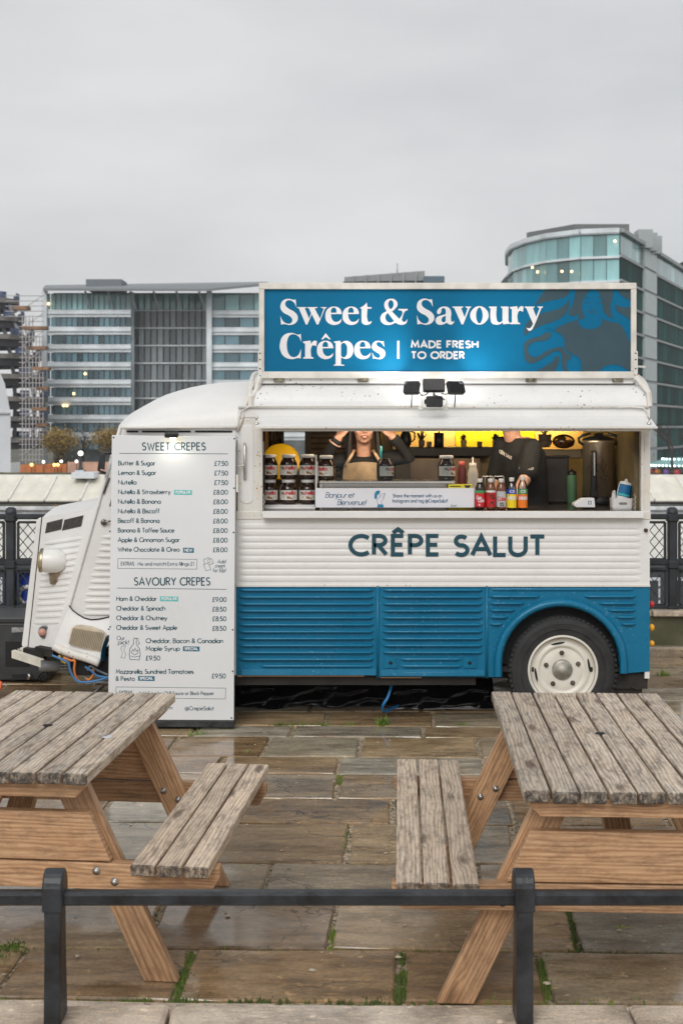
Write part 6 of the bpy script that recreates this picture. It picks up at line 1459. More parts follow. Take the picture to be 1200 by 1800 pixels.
# welcome banner
bn = thing('welcome_banner', 'long white greeting banner with blue handwriting propped along the counter front', 'banner', P(693, 893, 8.47))
def N3(px, py, l=0): return P(px, py, 8.465) - Vector((0, l, 0))
mb = MB(); mb.prism([N3(554, 858), N3(833, 858), N3(833, 892), N3(554, 892)], (0, .008, 0)); mb.build('panel', pm('white foamboard', (.78, .78, .82), .5, var=.02), bn)
BINK = pm('banner ink', (.01, .10, .20), .5)
def note(*a, **k):
    mb = MB(); put_text(mb, a[0], N3, *a[1:], **k); mb.build('handwriting', BINK, bn, clean=False)['kind'] = 'stuff'
note('Bonjour et', 572, 874.5, 1, 9, 1.0, 622, slant=.2, track=.06); note('Bienvenue!', 593, 887.5, 1, 9.5, 1.0, 642, slant=.2, track=.06)
note('Share the moment with us on', 690, 874.2, 1, 6, .9, 776); note('Instagram and tag @CrepeSalut!', 690, 883.2, 1, 6, .9, 786); note('Scan!', 791, 890.4, 1, 3.6, .45, 801, slant=.3)
mb = MB()
for ln in ([(664, 863), (667, 866), (666, 870), (668, 873), (662, 878), (664, 887)], [(668, 873), (671, 868), (674, 867.5), (676, 869), (674, 877), (670, 880), (671, 887)], [(672, 876), (676, 867), (677, 868)]): ribbon(mb, [(x, -y) for x, y in ln], .5, lambda x, y, l: N3(x, -y, l))
mb.build('figure_line', BINK, bn, clean=False)
mb = MB()
for pts in ([(664, 862), (668, 863), (666, 868), (663, 870), (662, 876), (659, 878), (657.5, 874), (658, 868), (660, 864)], [(663.5, 886.5), (673, 886.5), (674, 891.8), (662.8, 891.8)]): mb.add([N3(x, y, .0008) for x, y in pts], [tuple(range(len(pts)))])
mb.build('figure_print', pm('bright blue print', (.01, .24, .42), .5), bn, clean=False)
yb = thing('tea_box', 'flat yellow carton showing above the right end of the banner', 'box', P(808, 892, 8.53))
mb = MB(); mb.box(((P(787, 0, 8.52).x + P(829, 0, 8.52).x) / 2, 8.53, (CT + CZ - 101.5 * 8.5 / F) / 2), (.155, .05, CZ - 101.5 * 8.5 / F - CT), ch=.002); mb.build('carton', pm('yellow carton', (.80, .68, .03), .5), yb)
mb = MB(); put_text(mb, 'MIXED TEA', lambda x, y, l: P(x, y, 8.503 - l), 790, 857, 1, 3, .5, 810) if False else mb.add([P(x, y, 8.502) for x, y in ((815, 853), (827, 853), (824, 857.5), (818, 857.5))], [(0, 1, 2, 3)]); mb.add([P(x, y, 8.502) for x, y in ((790, 854), (809, 854), (809, 855.5), (790, 855.5))], [(0, 1, 2, 3)]); mb.build('print', BLACK, yb, clean=False)
def sauce(label, px, base, Y, m, capm, r, h, spout):
    t = thing('sauce_bottle', label, 'sauce bottle', (P(px, 0, Y).x, Y, CT)); z0 = CT; mb = MB()
    mb.lathe([(0, 0), (r, .002), (r, h * .45), (r * .82, h * .66), (r * .92, h * .74), (r * .6, h * .9), (r * .55, h * .93), (0, h * .93)], (P(px, 0, Y).x, Y, z0), n=20); mb.build('body', m, t)
    mb = MB(); mb.lathe([(r * .62, h * .915), (r * .62, h), (r * .2, h)] + ([(r * .16, h * 1.0), (r * .08, h * 1.13), (0, h * 1.13)] if spout else [(0, h)]), (P(px, 0, Y).x, Y, z0), n=16); mb.build('cap', capm, t)
sauce('dull red sauce bottle with red cap behind the yellow carton', 811, 0, 8.72, pm('red sauce', (.16, .035, .03), .35), pm('red cap', (.45, .08, .06), .4), .034, .305, False)
sauce('white plastic squeeze bottle with pointed nozzle beside the red sauce bottle', 830.5, 0, 8.70, pm('cream plastic', (.62, .58, .50), .4), pm('cream cap', (.64, .60, .53), .4), .040, .295, True)
rk = thing('wire_rack', 'chrome wire rack standing behind the row of drink bottles', 'rack', P(866, 892, 8.62))
mb = MB(); Yr = 8.62
for a, b in ((847, 862), (852, 866), (868, 885)): mb.tube([P(a, 892, Yr), P(a, 840, Yr), P(a + 1, 837.5, Yr), P(b - 1, 837.5, Yr), P(b, 840, Yr), P(b, 892, Yr)], .004, 6)
mb.build('wire', CHROME, rk)
# drinks
CLEAR = glass_mat('clear bottle', (.86, .9, .88), .10)
def drink(label, px, liquid, cap, bands, texts, h=.198):
    loc = Vector((P(px, 0, 8.46).x, 8.46, CT)); t = thing('drink_bottle', label, 'drink bottle', loc, 'row of drink bottles'); r = .0315; k = h / .198
    mb = MB(); mb.lathe([(0, .003), (r * .8, 0), (r * .98, .008), (r, .02), (r, .125 * k), (r * .95, .142 * k), (r * .6, .17 * k), (r * .42, .178 * k), (r * .42, .186 * k), (0, .186 * k)], loc, n=24); mb.build('body', liquid, t)
    mb = MB(); mb.lathe([(r * .46, .176 * k), (r * .52, .178 * k), (r * .52, .197 * k), (r * .46, .199 * k), (0, .199 * k)], loc, n=18); mb.build('cap', cap, t)
    for nm, z0, z1, m in bands: mb = MB(); mb.lathe([(r + .0007, z0), (r + .0007, z1)], loc, n=24); lab = mb.build('label', m, t, clean=False)
    to = lambda x, y, l: cylmap(loc, r)(x, -y, l + .0016)
    for txt, x0, x1, y, ch, w, m, sl in texts: mb = MB(); put_text(mb, txt, to, x0, -y, 1, ch, w, x1, slant=sl, track=.1); mb.build('print', m, t, clean=False)
    return t, to
COLA = pm('dark cola', (.02, .008, .006), .08, coat=.5); BROWNL = pm('amber cola', (.18, .06, .025), .1, coat=.5)
SOFTW = pm('bottle cap white', (.76, .74, .70), .4, var=.02); SILV = pm('silver label', (.55, .55, .55), .35, var=.1); BASEC = pm('clear base', (.10, .09, .09), .15)
drink('cola bottle with dark neck and red label, first in the row beside the banner', 843, COLA, SOFTW, [('l', .018, .105, RED), ('l', .106, .124, GREENP)], [('Coca', -.026, .004, .068, .022, .0035, SIGNWHITE, .3), ('Cola', -.016, .022, .05, .02, .0035, SIGNWHITE, .3), ('X', -.012, -.002, .026, .012, .003, SIGNWHITE, 0)])
t_, to = drink('cherry cola bottle with brown neck and red label, second in the row', 861.8, BROWNL, SOFTW, [('l', .018, .110, RED), ('l', .111, .124, SOFTW)], [('Coca', -.02, .012, .088, .018, .0028, BLACK, .3), ('Cola', -.014, .02, .068, .018, .0028, BLACK, .3)])
mb = MB(); mb.add([to(x, y, .0004) for x, y in ((-.012, -.022), (.016, -.022), (.014, -.045), (.004, -.056), (-.008, -.044))], [tuple(range(5))]); mb.build('print', BLACK, t_, clean=False)
drink('diet cola bottle with amber neck and silver label, third in the row', 880.2, BROWNL, SOFTW, [('l', .018, .118, SILV)], [('Coke', -.026, .026, .058, .026, .0042, RED, .0), ('ZERO', -.012, .014, .036, .01, .0018, BLACK, 0), ('SUGAR', -.013, .014, .023, .009, .0018, BLACK, 0)])
YELJ = pm('lemon drink', (.62, .46, .05), .12)
for (px, lbm, rm, rt, lab_, h_) in ((898.6, YELLOW, COBALT, 'ICE', 'lemon soda bottle with yellow label and blue neck band, fourth in the row', .205), (917.8, ORANGE, GREENP, 'ICE', 'orange soda bottle with orange label and green neck band, last in the row', .214)):
    t_, to = drink(lab_, px, CLEAR, SOFTW, [('l', .012, .100, lbm), ('l', .101, .132, rm)], [('FANTA', -.027, .027, .064, .02, .0048, SIGNWHITE, .12), (rt, -.014, .016, .110, .015, .003, SIGNWHITE, 0)], h_)
    mb = MB(); mb.add([to(x, y, .0002 - .001) for x, y in ((-.031, -.092), (-.02, -.096), (.03, -.092), (.034, -.066), (.016, -.058), (.004, -.046), (-.008, -.058), (-.03, -.060))], [tuple(range(8))]); mb.build('print', COBALT, t_, clean=False)
# card reader, basket, lotion, urn, flask, bin
cr = thing('card_reader', 'small white card reader lying on the dark counter', 'card reader', P(1028, 893, 8.56))
Yq = 8.5
mb = MB(); mb.prism([P(1009, 885, Yq), P(1024, 876, Yq), P(1044, 875.5, Yq), P(1045.5, 892, Yq), P(1012, 892, Yq), P(1008, 889, Yq)], (0, .09, 0)); mb.build('body', WHITEP, cr, bev=.004)
mb = MB(); ribbon(mb, [(x, -y) for x, y in ((1033.5, 881), (1038, 881), (1038, 886), (1033.5, 886), (1033.5, 881))], 1.0, lambda x, y, l: P(x, -y, Yq - .001 - l)); mb.build('symbol', NAVY, cr, clean=False)
bk = thing('basket', 'white plastic basket with slotted handle beside the card reader', 'basket', P(1091, 893, 8.55))
c = Vector((P(1091, 0, 8.56).x, 8.56, CT))
def rsq(u, z, s=1.0):
    a = 2 * pi * u; e = .35; f = lambda v: math.copysign(abs(v) ** e, v); return Vector((c.x + f(cos(a)) * .070 * s, c.y + f(sin(a)) * .055 * s, c.z + z))
mb = MB(); mb.grid(lambda u, v: rsq(u, .001 + .068 * v, .94 + .06 * v), 32, 4); mb.grid(lambda u, v: rsq(u, .069 - .06 * v, .965), 32, 3); mb.add([rsq(k / 32, .009, .96) for k in range(32)], [tuple(range(32))]); mb.build('body', WHITEP, bk)
mb = MB(); mb.prism([Vector((c.x - .028, c.y - .0562, c.z + .035)), Vector((c.x - .022, c.y - .0562, c.z + .043)), Vector((c.x + .022, c.y - .0562, c.z + .043)), Vector((c.x + .028, c.y - .0562, c.z + .035)), Vector((c.x + .022, c.y - .0562, c.z + .028)), Vector((c.x - .022, c.y - .0562, c.z + .028))], (0, .003, 0)); mb.build('handle_slot', pm('slot shade', (.25, .22, .2), .6), bk)
lo_ = thing('tissue_tub', 'white tub with blue printed label leaning in the white basket', 'tub', c)
ax = Vector((.22, 0, 1)).normalized(); b0 = c + Vector((.0, .0, .03))
mb = MB(); mb.lathe([(0, 0), (.040, 0), (.043, .01), (.043, .125), (.036, .145), (.012, .15), (.010, .165), (0, .166)], b0, ax, 22); mb.build('body', WHITEP, lo_)
mb = MB(); mb.lathe([(.0437, .05), (.0437, .13)], b0, ax, 22, a0=R(200), a1=R(345)); mb.build('label', pm('blue tub label', (.01, .16, .38), .4), lo_, clean=False)
mb = MB(); mb.lathe([(.0443, .055), (.0443, .068)], b0, ax, 22, a0=R(205), a1=R(340)); mb.build('label_band', pm('turquoise band', (.05, .5, .5), .4), lo_, clean=False)
for k, dx in enumerate((-.058, -.045)):
    mb = MB(); mb.box(c + Vector((dx, .0, .06 + .008 * k)), (.010, .03, .10), Matrix.Rotation(R(6 - 8 * k), 3, 'Y')); tag(mb.build('napkin_pack', WHITEP, base=c + Vector((dx, 0, .02))), ('short' if k == 0 else 'taller') + ' white sachet standing in the white basket', 'sachet', 'sachets in the basket')
ur = thing('hot_water_urn', 'tall stainless steel hot water urn with black lid and side handles', 'urn', (P(1050, 0, 9.02).x, 9.02, CT)); uc = Vector((P(1051, 0, 9.02).x, 9.02, CT))
mb = MB(); mb.lathe([(.095, .055), (.108, .06), (.108, .42), (.112, .425), (.112, .44), (.10, .448)], uc, n=40); mb.build('body', pm('steel urn', (.62, .53, .42), .32, .85, var=.12, vs=5), ur)
mb = MB(); mb.lathe([(0, 0), (.115, 0), (.115, .03), (.106, .055)], uc, n=32); mb.build('base', BLACK, ur)
mb = MB(); mb.lathe([(.112, .44), (.108, .452), (.06, .468), (.03, .472), (.03, .49), (0, .492)], uc, n=32)
for s in (-1, 1): mb.tube([uc + Vector((s * .108, -.02, .41)), uc + Vector((s * .135, -.02, .43)), uc + Vector((s * .140, -.02, .455)), uc + Vector((s * .11, -.02, .475)), uc + Vector((s * .06, -.02, .488))], .010, 8)
mb.build('lid', BLACK, ur)
mb = MB(); mb.box(uc + Vector((-.055, -.105, .20)), (.035, .035, .34), ch=.006); mb.box(uc + Vector((-.055, -.125, .08)), (.05, .05, .05), ch=.006); mb.build('gauge', BLACK, ur)
mb = MB(); mb.box(uc + Vector((-.052, -.123, .28)), (.012, .008, .16), ch=.002); mb.build('gauge_glass', CHROME, ur)
fk = thing('green_flask', 'sage green steel flask with black lid between grey bin and urn', 'flask', (P(1004, 0, 9.1).x, 9.1, CT)); qc = Vector((P(1004, 0, 9.1).x, 9.1, CT))
mb = MB(); mb.lathe([(0, 0), (.033, 0), (.035, .005), (.035, .185), (.03, .205)], qc, n=24); mb.build('body', pm('sage enamel', (.10, .24, .14), .45, var=.05), fk)
mb = MB(); mb.lathe([(.032, .2), (.032, .225), (.012, .228), (.012, .24), (0, .242)], qc, n=18); mb.build('lid', BLACK, fk)
gb_ = thing('grey_bin', 'tall dark grey felt bin at the back of the counter beside the man', 'bin', (P(973, 0, 9.15).x, 9.15, CT))
mb = MB(); mb.box((P(973, 0, 9.15).x, 9.2, CT + .16), (.20, .16, .32), ch=.012); mb.build('body', pm('grey felt', (.055, .055, .06), .9, var=.2, bump=.3, bs=200), gb_)
mb = MB(); mb.box((P(973, 0, 9.15).x, 9.2, CT + .325), (.21, .17, .015), ch=.004); mb.build('rim', BLACK, gb_)
# yellow tray behind the jars
yt = MB(); yt.lathe([(0, -.006), (.125, -.006), (.132, 0), (.125, .006), (0, .006)], (P(494, 0, 9.0).x, 9.0, 1.66), (.1, -1, .35), 36); tag(yt.build('yellow_tray', pm('yellow tray', (.85, .50, .01), .4), base=(P(494, 0, 9).x, 9, 1.56)), 'round bright yellow tray leaning behind the stacked jars', 'tray')
# ------------------------------------------------------------------ back shelf
SHZ = sz
def pot(px, w, h, m, Y=9.98): mbx = MB(); r = w / 2 * Y / F; mbx.lathe([(0, 0), (r * .78, 0), (r, h * Y / F), (r * .9, h * Y / F), (0, h * Y / F * .9)], (P(px, 0, Y).x, Y, SHZ + .001), n=18); return mbx
def leaves(mbx, c, n, L, w, up):
    for k in range(n):
        a = 2 * pi * k / n + rnd.uniform(-.2, .2); e = R(rnd.uniform(*up)); d = Vector((cos(a) * cos(e), sin(a) * cos(e), sin(e))); s = Vector((-sin(a), cos(a), 0)) * w
        mbx.add([c - s, c + s, c + d * L * .5 + s * .8 + Vector((0, 0, .004)), c + d * L * .5 - s * .8 + Vector((0, 0, .004)), c + d * L], [(0, 1, 2, 3), (3, 2, 4)])
LEAF = foliage_mat('succulent leaf', (.02, .04, .02), (.04, .07, .03), (.06, .10, .05)); TERR = pm('grey brown pot', (.20, .16, .13), .6); TANP = pm('tan pot', (.42, .33, .18), .6)
for px, lab_, m, n, L, up in ((740.5, 'spiky aloe in a grey pot on the back shelf', TERR, 16, .11, (20, 88)), (814.5, 'bushy succulent in a tan pot on the back shelf', TANP, 26, .055, (25, 85)), (870, 'leafy succulent in a tan pot beside the man shoulder', TANP, 26, .07, (20, 80))):
    t = thing('potted_plant', lab_, 'plant', (P(px, 0, 9.98).x, 9.98, SHZ), 'small plants on the back shelf')
    pot(px, 11.5, 12.5, m).build('pot', m, t); mb = MB(); leaves(mb, Vector((P(px, 0, 9.98).x, 9.98, SHZ + .05)), n, L, .007, up); mb.build('foliage', LEAF, t, clean=False)
t = thing('potted_plant', 'long leaved plant in a wide bowl on the pale shelf behind the man', 'plant', (P(957, 0, 9.9).x, 9.9, SHZ), 'small plants on the back shelf')
mb = MB(); mb.lathe([(0, 0), (.035, 0), (.06, .05), (.052, .05), (.045, .06), (.05, .10), (0, .10)], (P(957, 0, 9.9).x, 9.9, SHZ), n=20); mb.build('bowl', TERR, t)
mb = MB(); leaves(mb, Vector((P(957, 0, 9.9).x, 9.9, SHZ + .10)), 14, .16, .006, (15, 70)); mb.build('foliage', LEAF, t, clean=False)
for px, lab_ in ((754, 'tiny glass spice jar beside the aloe on the shelf'), (842.5, 'tiny glass spice jar between the two succulents on the shelf')):
    t = thing('spice_jar', lab_, 'jar', (P(px, 0, 9.95).x, 9.95, SHZ), 'spice jars on the back shelf'); q = Vector((P(px, 0, 9.95).x, 9.95, SHZ + .001))
    mb = MB(); mb.lathe([(0, 0), (.018, 0), (.018, .028), (.014, .032)], q, n=16); mb.build('body', pm('murky jar', (.16, .13, .10), .2), t); mb = MB(); mb.lathe([(.016, .031), (.019, .033), (.019, .044), (0, .044)], q, n=16); mb.build('lid', pm('tarnished lid', (.30, .26, .2), .4, .6), t)
t = thing('black_canister', 'black storage canister on the back shelf between plants', 'canister', (P(771, 0, 9.96).x, 9.96, SHZ)); q = Vector((P(771, 0, 9.96).x, 9.96, SHZ + .001))
mb = MB(); mb.lathe([(0, 0), (.036, 0), (.038, .1), (0, .1)], q, n=22); mb.build('body', BLACK, t); mb = MB(); mb.lathe([(.04, .098), (.04, .108), (.006, .11), (.006, .124), (0, .125)], q, n=22); mb.build('lid', BLACK, t)
t = thing('black_vase', 'slim black jug on the back shelf beside the woman raised arm', 'jug', (P(713, 0, 9.96).x, 9.96, SHZ)); q = Vector((P(713, 0, 9.96).x, 9.96, SHZ + .001))
mb = MB(); mb.lathe([(0, 0), (.03, 0), (.044, .04), (.04, .09), (.024, .12), (.028, .145), (.022, .145)], q, n=22); mb.build('body', BLACK, t); mb = MB(); mb.tube([q + Vector((.03, 0, .12)), q + Vector((.065, 0, .11)), q + Vector((.066, 0, .06)), q + Vector((.042, 0, .04))], .006, 8); mb.build('handle', BLACK, t)
t = thing('bread_bag', 'clear bag of brown buns on the pale back shelf', 'bag', (P(990, 0, 9.9).x, 9.9, SHZ))
for k, (dx, dz_) in enumerate(((-.04, .03), (.005, .032), (.045, .03), (-.015, .062))): mb = MB(); mb.ball(Vector((P(990, 0, 9.9).x + dx, 9.9, SHZ + dz_)), (.034, .034, .028), 12, 8); mb.build('bun', pm('brown bun', (.26, .12, .04), .6, var=.2), t)
mb = MB(); mb.ball(Vector((P(990, 0, 9.9).x, 9.9, SHZ + .045)), (.085, .05, .055), 18, 10); mb.build('wrapper', glass_mat('clear wrapper', (.95, .9, .85), .12, .12), t)
b_ = MB(); b_.box((P(778, 0, 9.5).x, 9.3, CT + .19), (.50, .02, .24), ch=.004); tag(b_.build('serving_board', pm('pale brown board', (.19, .13, .085), .6, var=.2, vs=5), base=(P(778, 0, 9.5).x, 9.3, CT)), 'pale brown board standing behind the jars on the counter', 'board')
hp = thing('crepe_griddle', 'black round griddle plate behind the steel stand', 'griddle', (.32, 9.02, CT))
mb = MB(); mb.lathe([(0, 0), (.19, 0), (.20, .02), (.20, .09), (.19, .10)], (.32, 9.02, CT), n=30); mb.build('body', STEEL, hp); mb = MB(); mb.lathe([(.195, .10), (.195, .118), (0, .118)], (.32, 9.02, CT), n=30); mb.build('plate', BLACKM, hp)

# ================================================================== PEOPLE
SKIN = pm('skin', (.62, .35, .26), .5, var=.08, vs=30); HAIR = pm('dark hair', (.018, .012, .010), .45, var=.4, vs=40); TEE = pm('black t-shirt cotton', (.016, .017, .019), .85, var=.3, vs=16, bump=.5, bs=14); APR = pm('beige apron', (.66, .46, .29), .8, var=.15, vs=10, bump=.35, bs=25); JEAN = pm('dark trousers', (.02, .022, .03), .85, var=.3)
def capsule(mb, pts, rs, n=12):
    mb.tube(pts, rs, n)
    for p, r in ((pts[0], rs[0]), (pts[-1], rs[-1])): mb.ball(p, r * .999, 12, 8)
def ellip_loft(mb, rings, n=20):
    """rings: (centre, rx, ry, yaw)"""
    vs = []
    for (c, rx, ry, yaw) in rings:
        for k in range(n):
            a = 2 * pi * k / n; x, y = rx * cos(a), ry * sin(a); vs.append(Vector(c) + Vector((x * cos(yaw) - y * sin(yaw), x * sin(yaw) + y * cos(yaw), 0)))
    m = len(rings); mb.add(vs, [(i * n + k, i * n + (k + 1) % n, (i + 1) * n + (k + 1) % n, (i + 1) * n + k) for i in range(m - 1) for k in range(n)] + [tuple(range(n))[::-1], tuple((m - 1) * n + k for k in range(n))], True)
def fused(mb, name, m, parent, voxel=.009, it=4):
    """closed overlapping limbs fused into one continuous skin"""
    o = bpy.data.objects.new('limbs', mb.mesh('limbs', m, Vector())); col.objects.link(o)
    r = o.modifiers.new('fuse', 'REMESH'); r.mode = 'VOXEL'; r.voxel_size = voxel
    s = o.modifiers.new('soften', 'SMOOTH'); s.iterations = it; s.factor = .5
    dg = bpy.context.evaluated_depsgraph_get(); dg.update(); me = bpy.data.meshes.new_from_object(o.evaluated_get(dg)); bpy.data.objects.remove(o)
    me.name = name; me.materials.clear(); me.materials.append(m); me.transform(Matrix.Translation(-ORG[parent.name]))
    me.polygons.foreach_set('use_smooth', [True] * len(me.polygons))
    q = bpy.data.objects.new(name, me); col.objects.link(q); q.parent = parent; ORG[q.name] = ORG[parent.name]; return q
def hand(mb, wrist, d, palm_n, side, curl=.5):
    d = Vector(d).normalized(); nrm = Vector(palm_n); nrm = (nrm - d * nrm.dot(d)).normalized(); s = d.cross(nrm) * side
    rot = Matrix((s, nrm, d)).transposed(); mb.ball(Vector(wrist) + d * .05, (.040, .017, .052), 12, 8, rot)
    for k, (off, L) in enumerate(((-.030, .062), (-.010, .075), (.011, .070), (.030, .055))):
        p = Vector(wrist) + d * .088 + s * off; dirn = (d + s * off * 2).normalized(); pts = [p - dirn * .03, p]; cur = dirn
        for j, seg in enumerate((.42, .33, .25)):
            cur = (cur + nrm * curl * .55).normalized(); p = p + cur * L * seg; pts.append(p)
        capsule(mb, pts, [.0105, .0100, .0092, .0086, .0075], 8)
    p = Vector(wrist) + d * .03 - s * .034; capsule(mb, [p, p + (d * .6 - s * .8).normalized() * .035, p + (d * .9 - s * .4 + nrm * .4).normalized() * .068], [.014, .012, .009], 8)
def head(mb, c, yaw, k=1.0):
    """c: centre of the head; yaw 0 looks to -Y"""
    rot = Matrix.Rotation(yaw, 3, 'Z'); f = lambda x, y, z: Vector(c) + rot @ Vector((x, y, z)) * k
    mb.ball(f(0, .012, .030), (.076 * k, .096 * k, .092 * k), 20, 14, rot); mb.ball(f(0, -.022, -.035), (.062 * k, .072 * k, .078 * k), 18, 12, rot); mb.ball(f(0, -.058, -.088), (.030 * k, .026 * k, .022 * k), 12, 8, rot)
    mb.ball(f(0, -.040, .018), (.060 * k, .058 * k, .045 * k), 14, 10, rot)
    capsule(mb, [f(0, -.088, .012), f(0, -.106, -.022)], [.009 * k, .014 * k], 8)
    for s in (-1, 1): mb.ball(f(s * .010, -.096, -.026), (.010 * k, .010 * k, .008 * k), 8, 6); mb.ball(f(s * .076, .008, -.010), (.010 * k, .020 * k, .030 * k), 10, 8, rot); mb.ball(f(s * .036, -.066, -.028), (.026 * k, .022 * k, .024 * k), 10, 8, rot)
    for j, z in enumerate((-.0525, -.0665)): capsule(mb, [f(-.022, -.084, -.059), f(-.008, -.0945, z), f(.008, -.0945, z), f(.022, -.084, -.059)], [.004 * k, .0065 * k, .0065 * k, .004 * k], 8)
    return f
def face_parts(f, t, yaw, smile=True):
    rot = Matrix.Rotation(yaw, 3, 'Z')
    mb = MB(); capsule(mb, [f(-.024, -.088, -.058), f(-.009, -.1005, -.0520), f(.009, -.1005, -.0520), f(.024, -.088, -.058)], [.0025, .0045, .0045, .0025], 8); capsule(mb, [f(-.022, -.088, -.061), f(-.008, -.1000, -.0690), f(.008, -.1000, -.0690), f(.022, -.088, -.061)], [.0025, .0055, .0055, .0025], 8); mb.build('lips', pm('lips', (.42, .14, .12), .4), t)
    if smile:
        mb = MB(); mb.ball(f(0, -.0955, -.0600), (.016, .005, .0052), 12, 8, rot); mb.build('teeth', pm('teeth', (.78, .74, .66), .3), t)
    for s in (-1, 1):
        mb = MB(); mb.ball(f(s * .032, -.086, .012), (.013, .008, .007), 10, 8, rot); e = mb.build('eye', pm('eye white', (.7, .68, .65), .2), t); mb = MB(); mb.ball(f(s * .032, -.0915, .012), (.0055, .004, .0055), 8, 6, rot); mb.build('iris', pm('dark iris', (.04, .025, .015), .2), e)
        mb = MB(); mb.tube([f(s * .014, -.096, .030), f(s * .032, -.097, .036), f(s * .052, -.080, .031)], [.003, .004, .002], 6); mb.build('eyebrow', HAIR, t)
# ---- woman in the apron, both hands raised to her hair
WY = 9.02
w = thing('person', 'person in dark long sleeves and beige apron with both hands raised to long dark hair', 'person', (P(639, 0, WY).x, WY, .36))
wx = P(639, 0, WY).x; chin = 1.780; hcW = Vector((wx, WY - .01, chin + .112))
def W(px, py, dy=0): return P(px, py, WY + dy)
body = MB(); f = head(body, hcW, .05)
capsule(body, [Vector((wx, WY + .03, 1.62)), Vector((wx, WY + .02, 1.73)), Vector((wx, WY + .02, 1.83))], [.062, .050, .052])
ellip_loft(body, [((wx, WY + .04, 1.12), .15, .10, 0), ((wx, WY + .04, 1.22), .155, .10, 0), ((wx, WY + .03, 1.36), .125, .085, 0), ((wx, WY + .02, 1.50), .145, .10, 0), ((wx, WY + .03, 1.60), .15, .085, 0), ((wx, WY + .03, 1.665), .11, .06, 0)])
for s, q in ((-1, .08), (1, -.08)): capsule(body, [Vector((wx + s * .085, WY + .04, 1.16)), Vector((wx + s * .09, WY + .02, .82)), Vector((wx + s * .09, WY + .05, .45))], [.085, .06, .042]); body.ball(Vector((wx + s * .09, WY - .01, .40)), (.045, .11, .038))
armL = [W(612, 808, .04), W(567, 812, -.06), W(594, 771, -.10)]; armR = [W(667, 808, .04), W(718, 802, -.04), W(690, 768, -.10)]
for A_, s in ((armL, -1), (armR, 1)): capsule(body, A_, [.050, .040, .030]); hand(body, A_[2], (hcW + Vector((s * .07, -.03, .05)) - A_[2]), Vector((-s * .6, .4, .1)), s, .35)
fused(body, 'body', SKIN, w, .0075, 3)
face_parts(f, w, .05)
top = MB(); ellip_loft(top, [((wx, WY + .04, 1.05), .165, .118, 0), ((wx, WY + .04, 1.22), .17, .115, 0), ((wx, WY + .03, 1.36), .14, .10, 0), ((wx, WY + .02, 1.50), .162, .116, 0), ((wx, WY + .03, 1.60), .168, .10, 0), ((wx, WY + .03, 1.672), .128, .072, 0), ((wx, WY + .03, 1.695), .075, .060, 0)])
for A_ in (armL, armR): top.ball(A_[0], .066); capsule(top, [A_[0], A_[1], A_[1].lerp(A_[2], .86)], [.066, .054, .040])
fused(top, 'top', TEE, w, .009, 4)
mb = MB(); ellip_loft(mb, [((wx, WY + .03, .36 + .05), .17, .12, 0), ((wx, WY + .03, .80), .17, .12, 0), ((wx, WY + .04, 1.10), .168, .122, 0)]); mb.build('trousers', JEAN, w)
def bib(u, v):
    z = 1.16 + .50 * v; a = (u - .5) * pi * (.95 - .40 * v); 
    rx, ry = (.185, .128) if z < 1.3 else (.16 + (.178 - .16) * (z - 1.3) / .36, .118 + .010 * (z - 1.3) / .36); return Vector((wx + rx * sin(a), WY + .02 - ry * cos(a) - .006, z - .02 * (2 * u - 1) ** 2 * (v > .95)))
mb = MB(); mb.grid(bib, 24, 16); mb.build('apron', APR, w)
mb = MB()
for s in (-1, 1): mb.tube([bib(.5 + s * .46, .97), Vector((wx + s * .083, WY - .075, 1.705)), Vector((wx + s * .070, WY + .01, 1.735)), Vector((wx + s * .03, WY + .085, 1.72))], [.011, .011, .010, .010], 8)
mb.build('apron_strap', APR, w)
hr = MB(); hr.ball(hcW + Vector((0, .022, .038)), (.090, .104, .104), 18, 12)
for s in (-1, 1):
    for k in range(7):
        a = k / 6; hr.tube([hcW + Vector((s * (.05 + .03 * a), -.035 + .09 * a, .09)), hcW + Vector((s * .092, -.035 + .09 * a, .01)), hcW + Vector((s * (.098 + .012 * a), -.02 + .08 * a, -.10)), hcW + Vector((s * (.105 - .02 * a), -.05 + .08 * a, -.22)), hcW + Vector((s * (.108 - .03 * a), -.06 + .10 * a, -.33 + .03 * a))], [.016, .024, .024, .020, .006], 8)
hr.build('hair', HAIR, w)
mb = MB(); dA = (armL[2] - armL[1]).normalized(); mb.lathe([(.042, -.006), (.048, 0), (.042, .006), (.038, 0)], armL[1].lerp(armL[2], .80), dA, 18, closed=True); mb.build('bracelet', pm('pink cord', (.70, .45, .38), .6), w)
# ---- man in black t-shirt, leaning over the counter
MY = 9.02
m_ = thing('person', 'person in black printed t-shirt leaning over the counter behind the drinks, head hidden', 'person', (P(915, 0, MY).x, MY, .36))
def M(px, py, dy=0): return P(px, py, MY + dy)
mx = P(914, 0, MY).x; yaw = R(-32)
hcM = M(893, 727, -.06); body = MB(); f = head(body, hcM, R(-35), 1.04)
capsule(body, [M(906, 785, .02), M(900, 768, -.01), M(896, 745, -.03)], [.066, .060, .060])
rings = [((mx + .05, MY + .06, 1.13), .155, .115), ((mx + .05, MY + .06, 1.25), .165, .118), ((mx + .035, MY + .05, 1.42), .165, .118), ((mx + .01, MY + .03, 1.60), .182, .128), ((mx, MY + .02, 1.72), .178, .115), ((mx - .01, MY + .01, 1.80), .135, .085), ((mx - .02, MY, 1.83), .085, .065)]
ellip_loft(body, [(c_, a * .92, b_ * .92, yaw) for c_, a, b_ in rings])
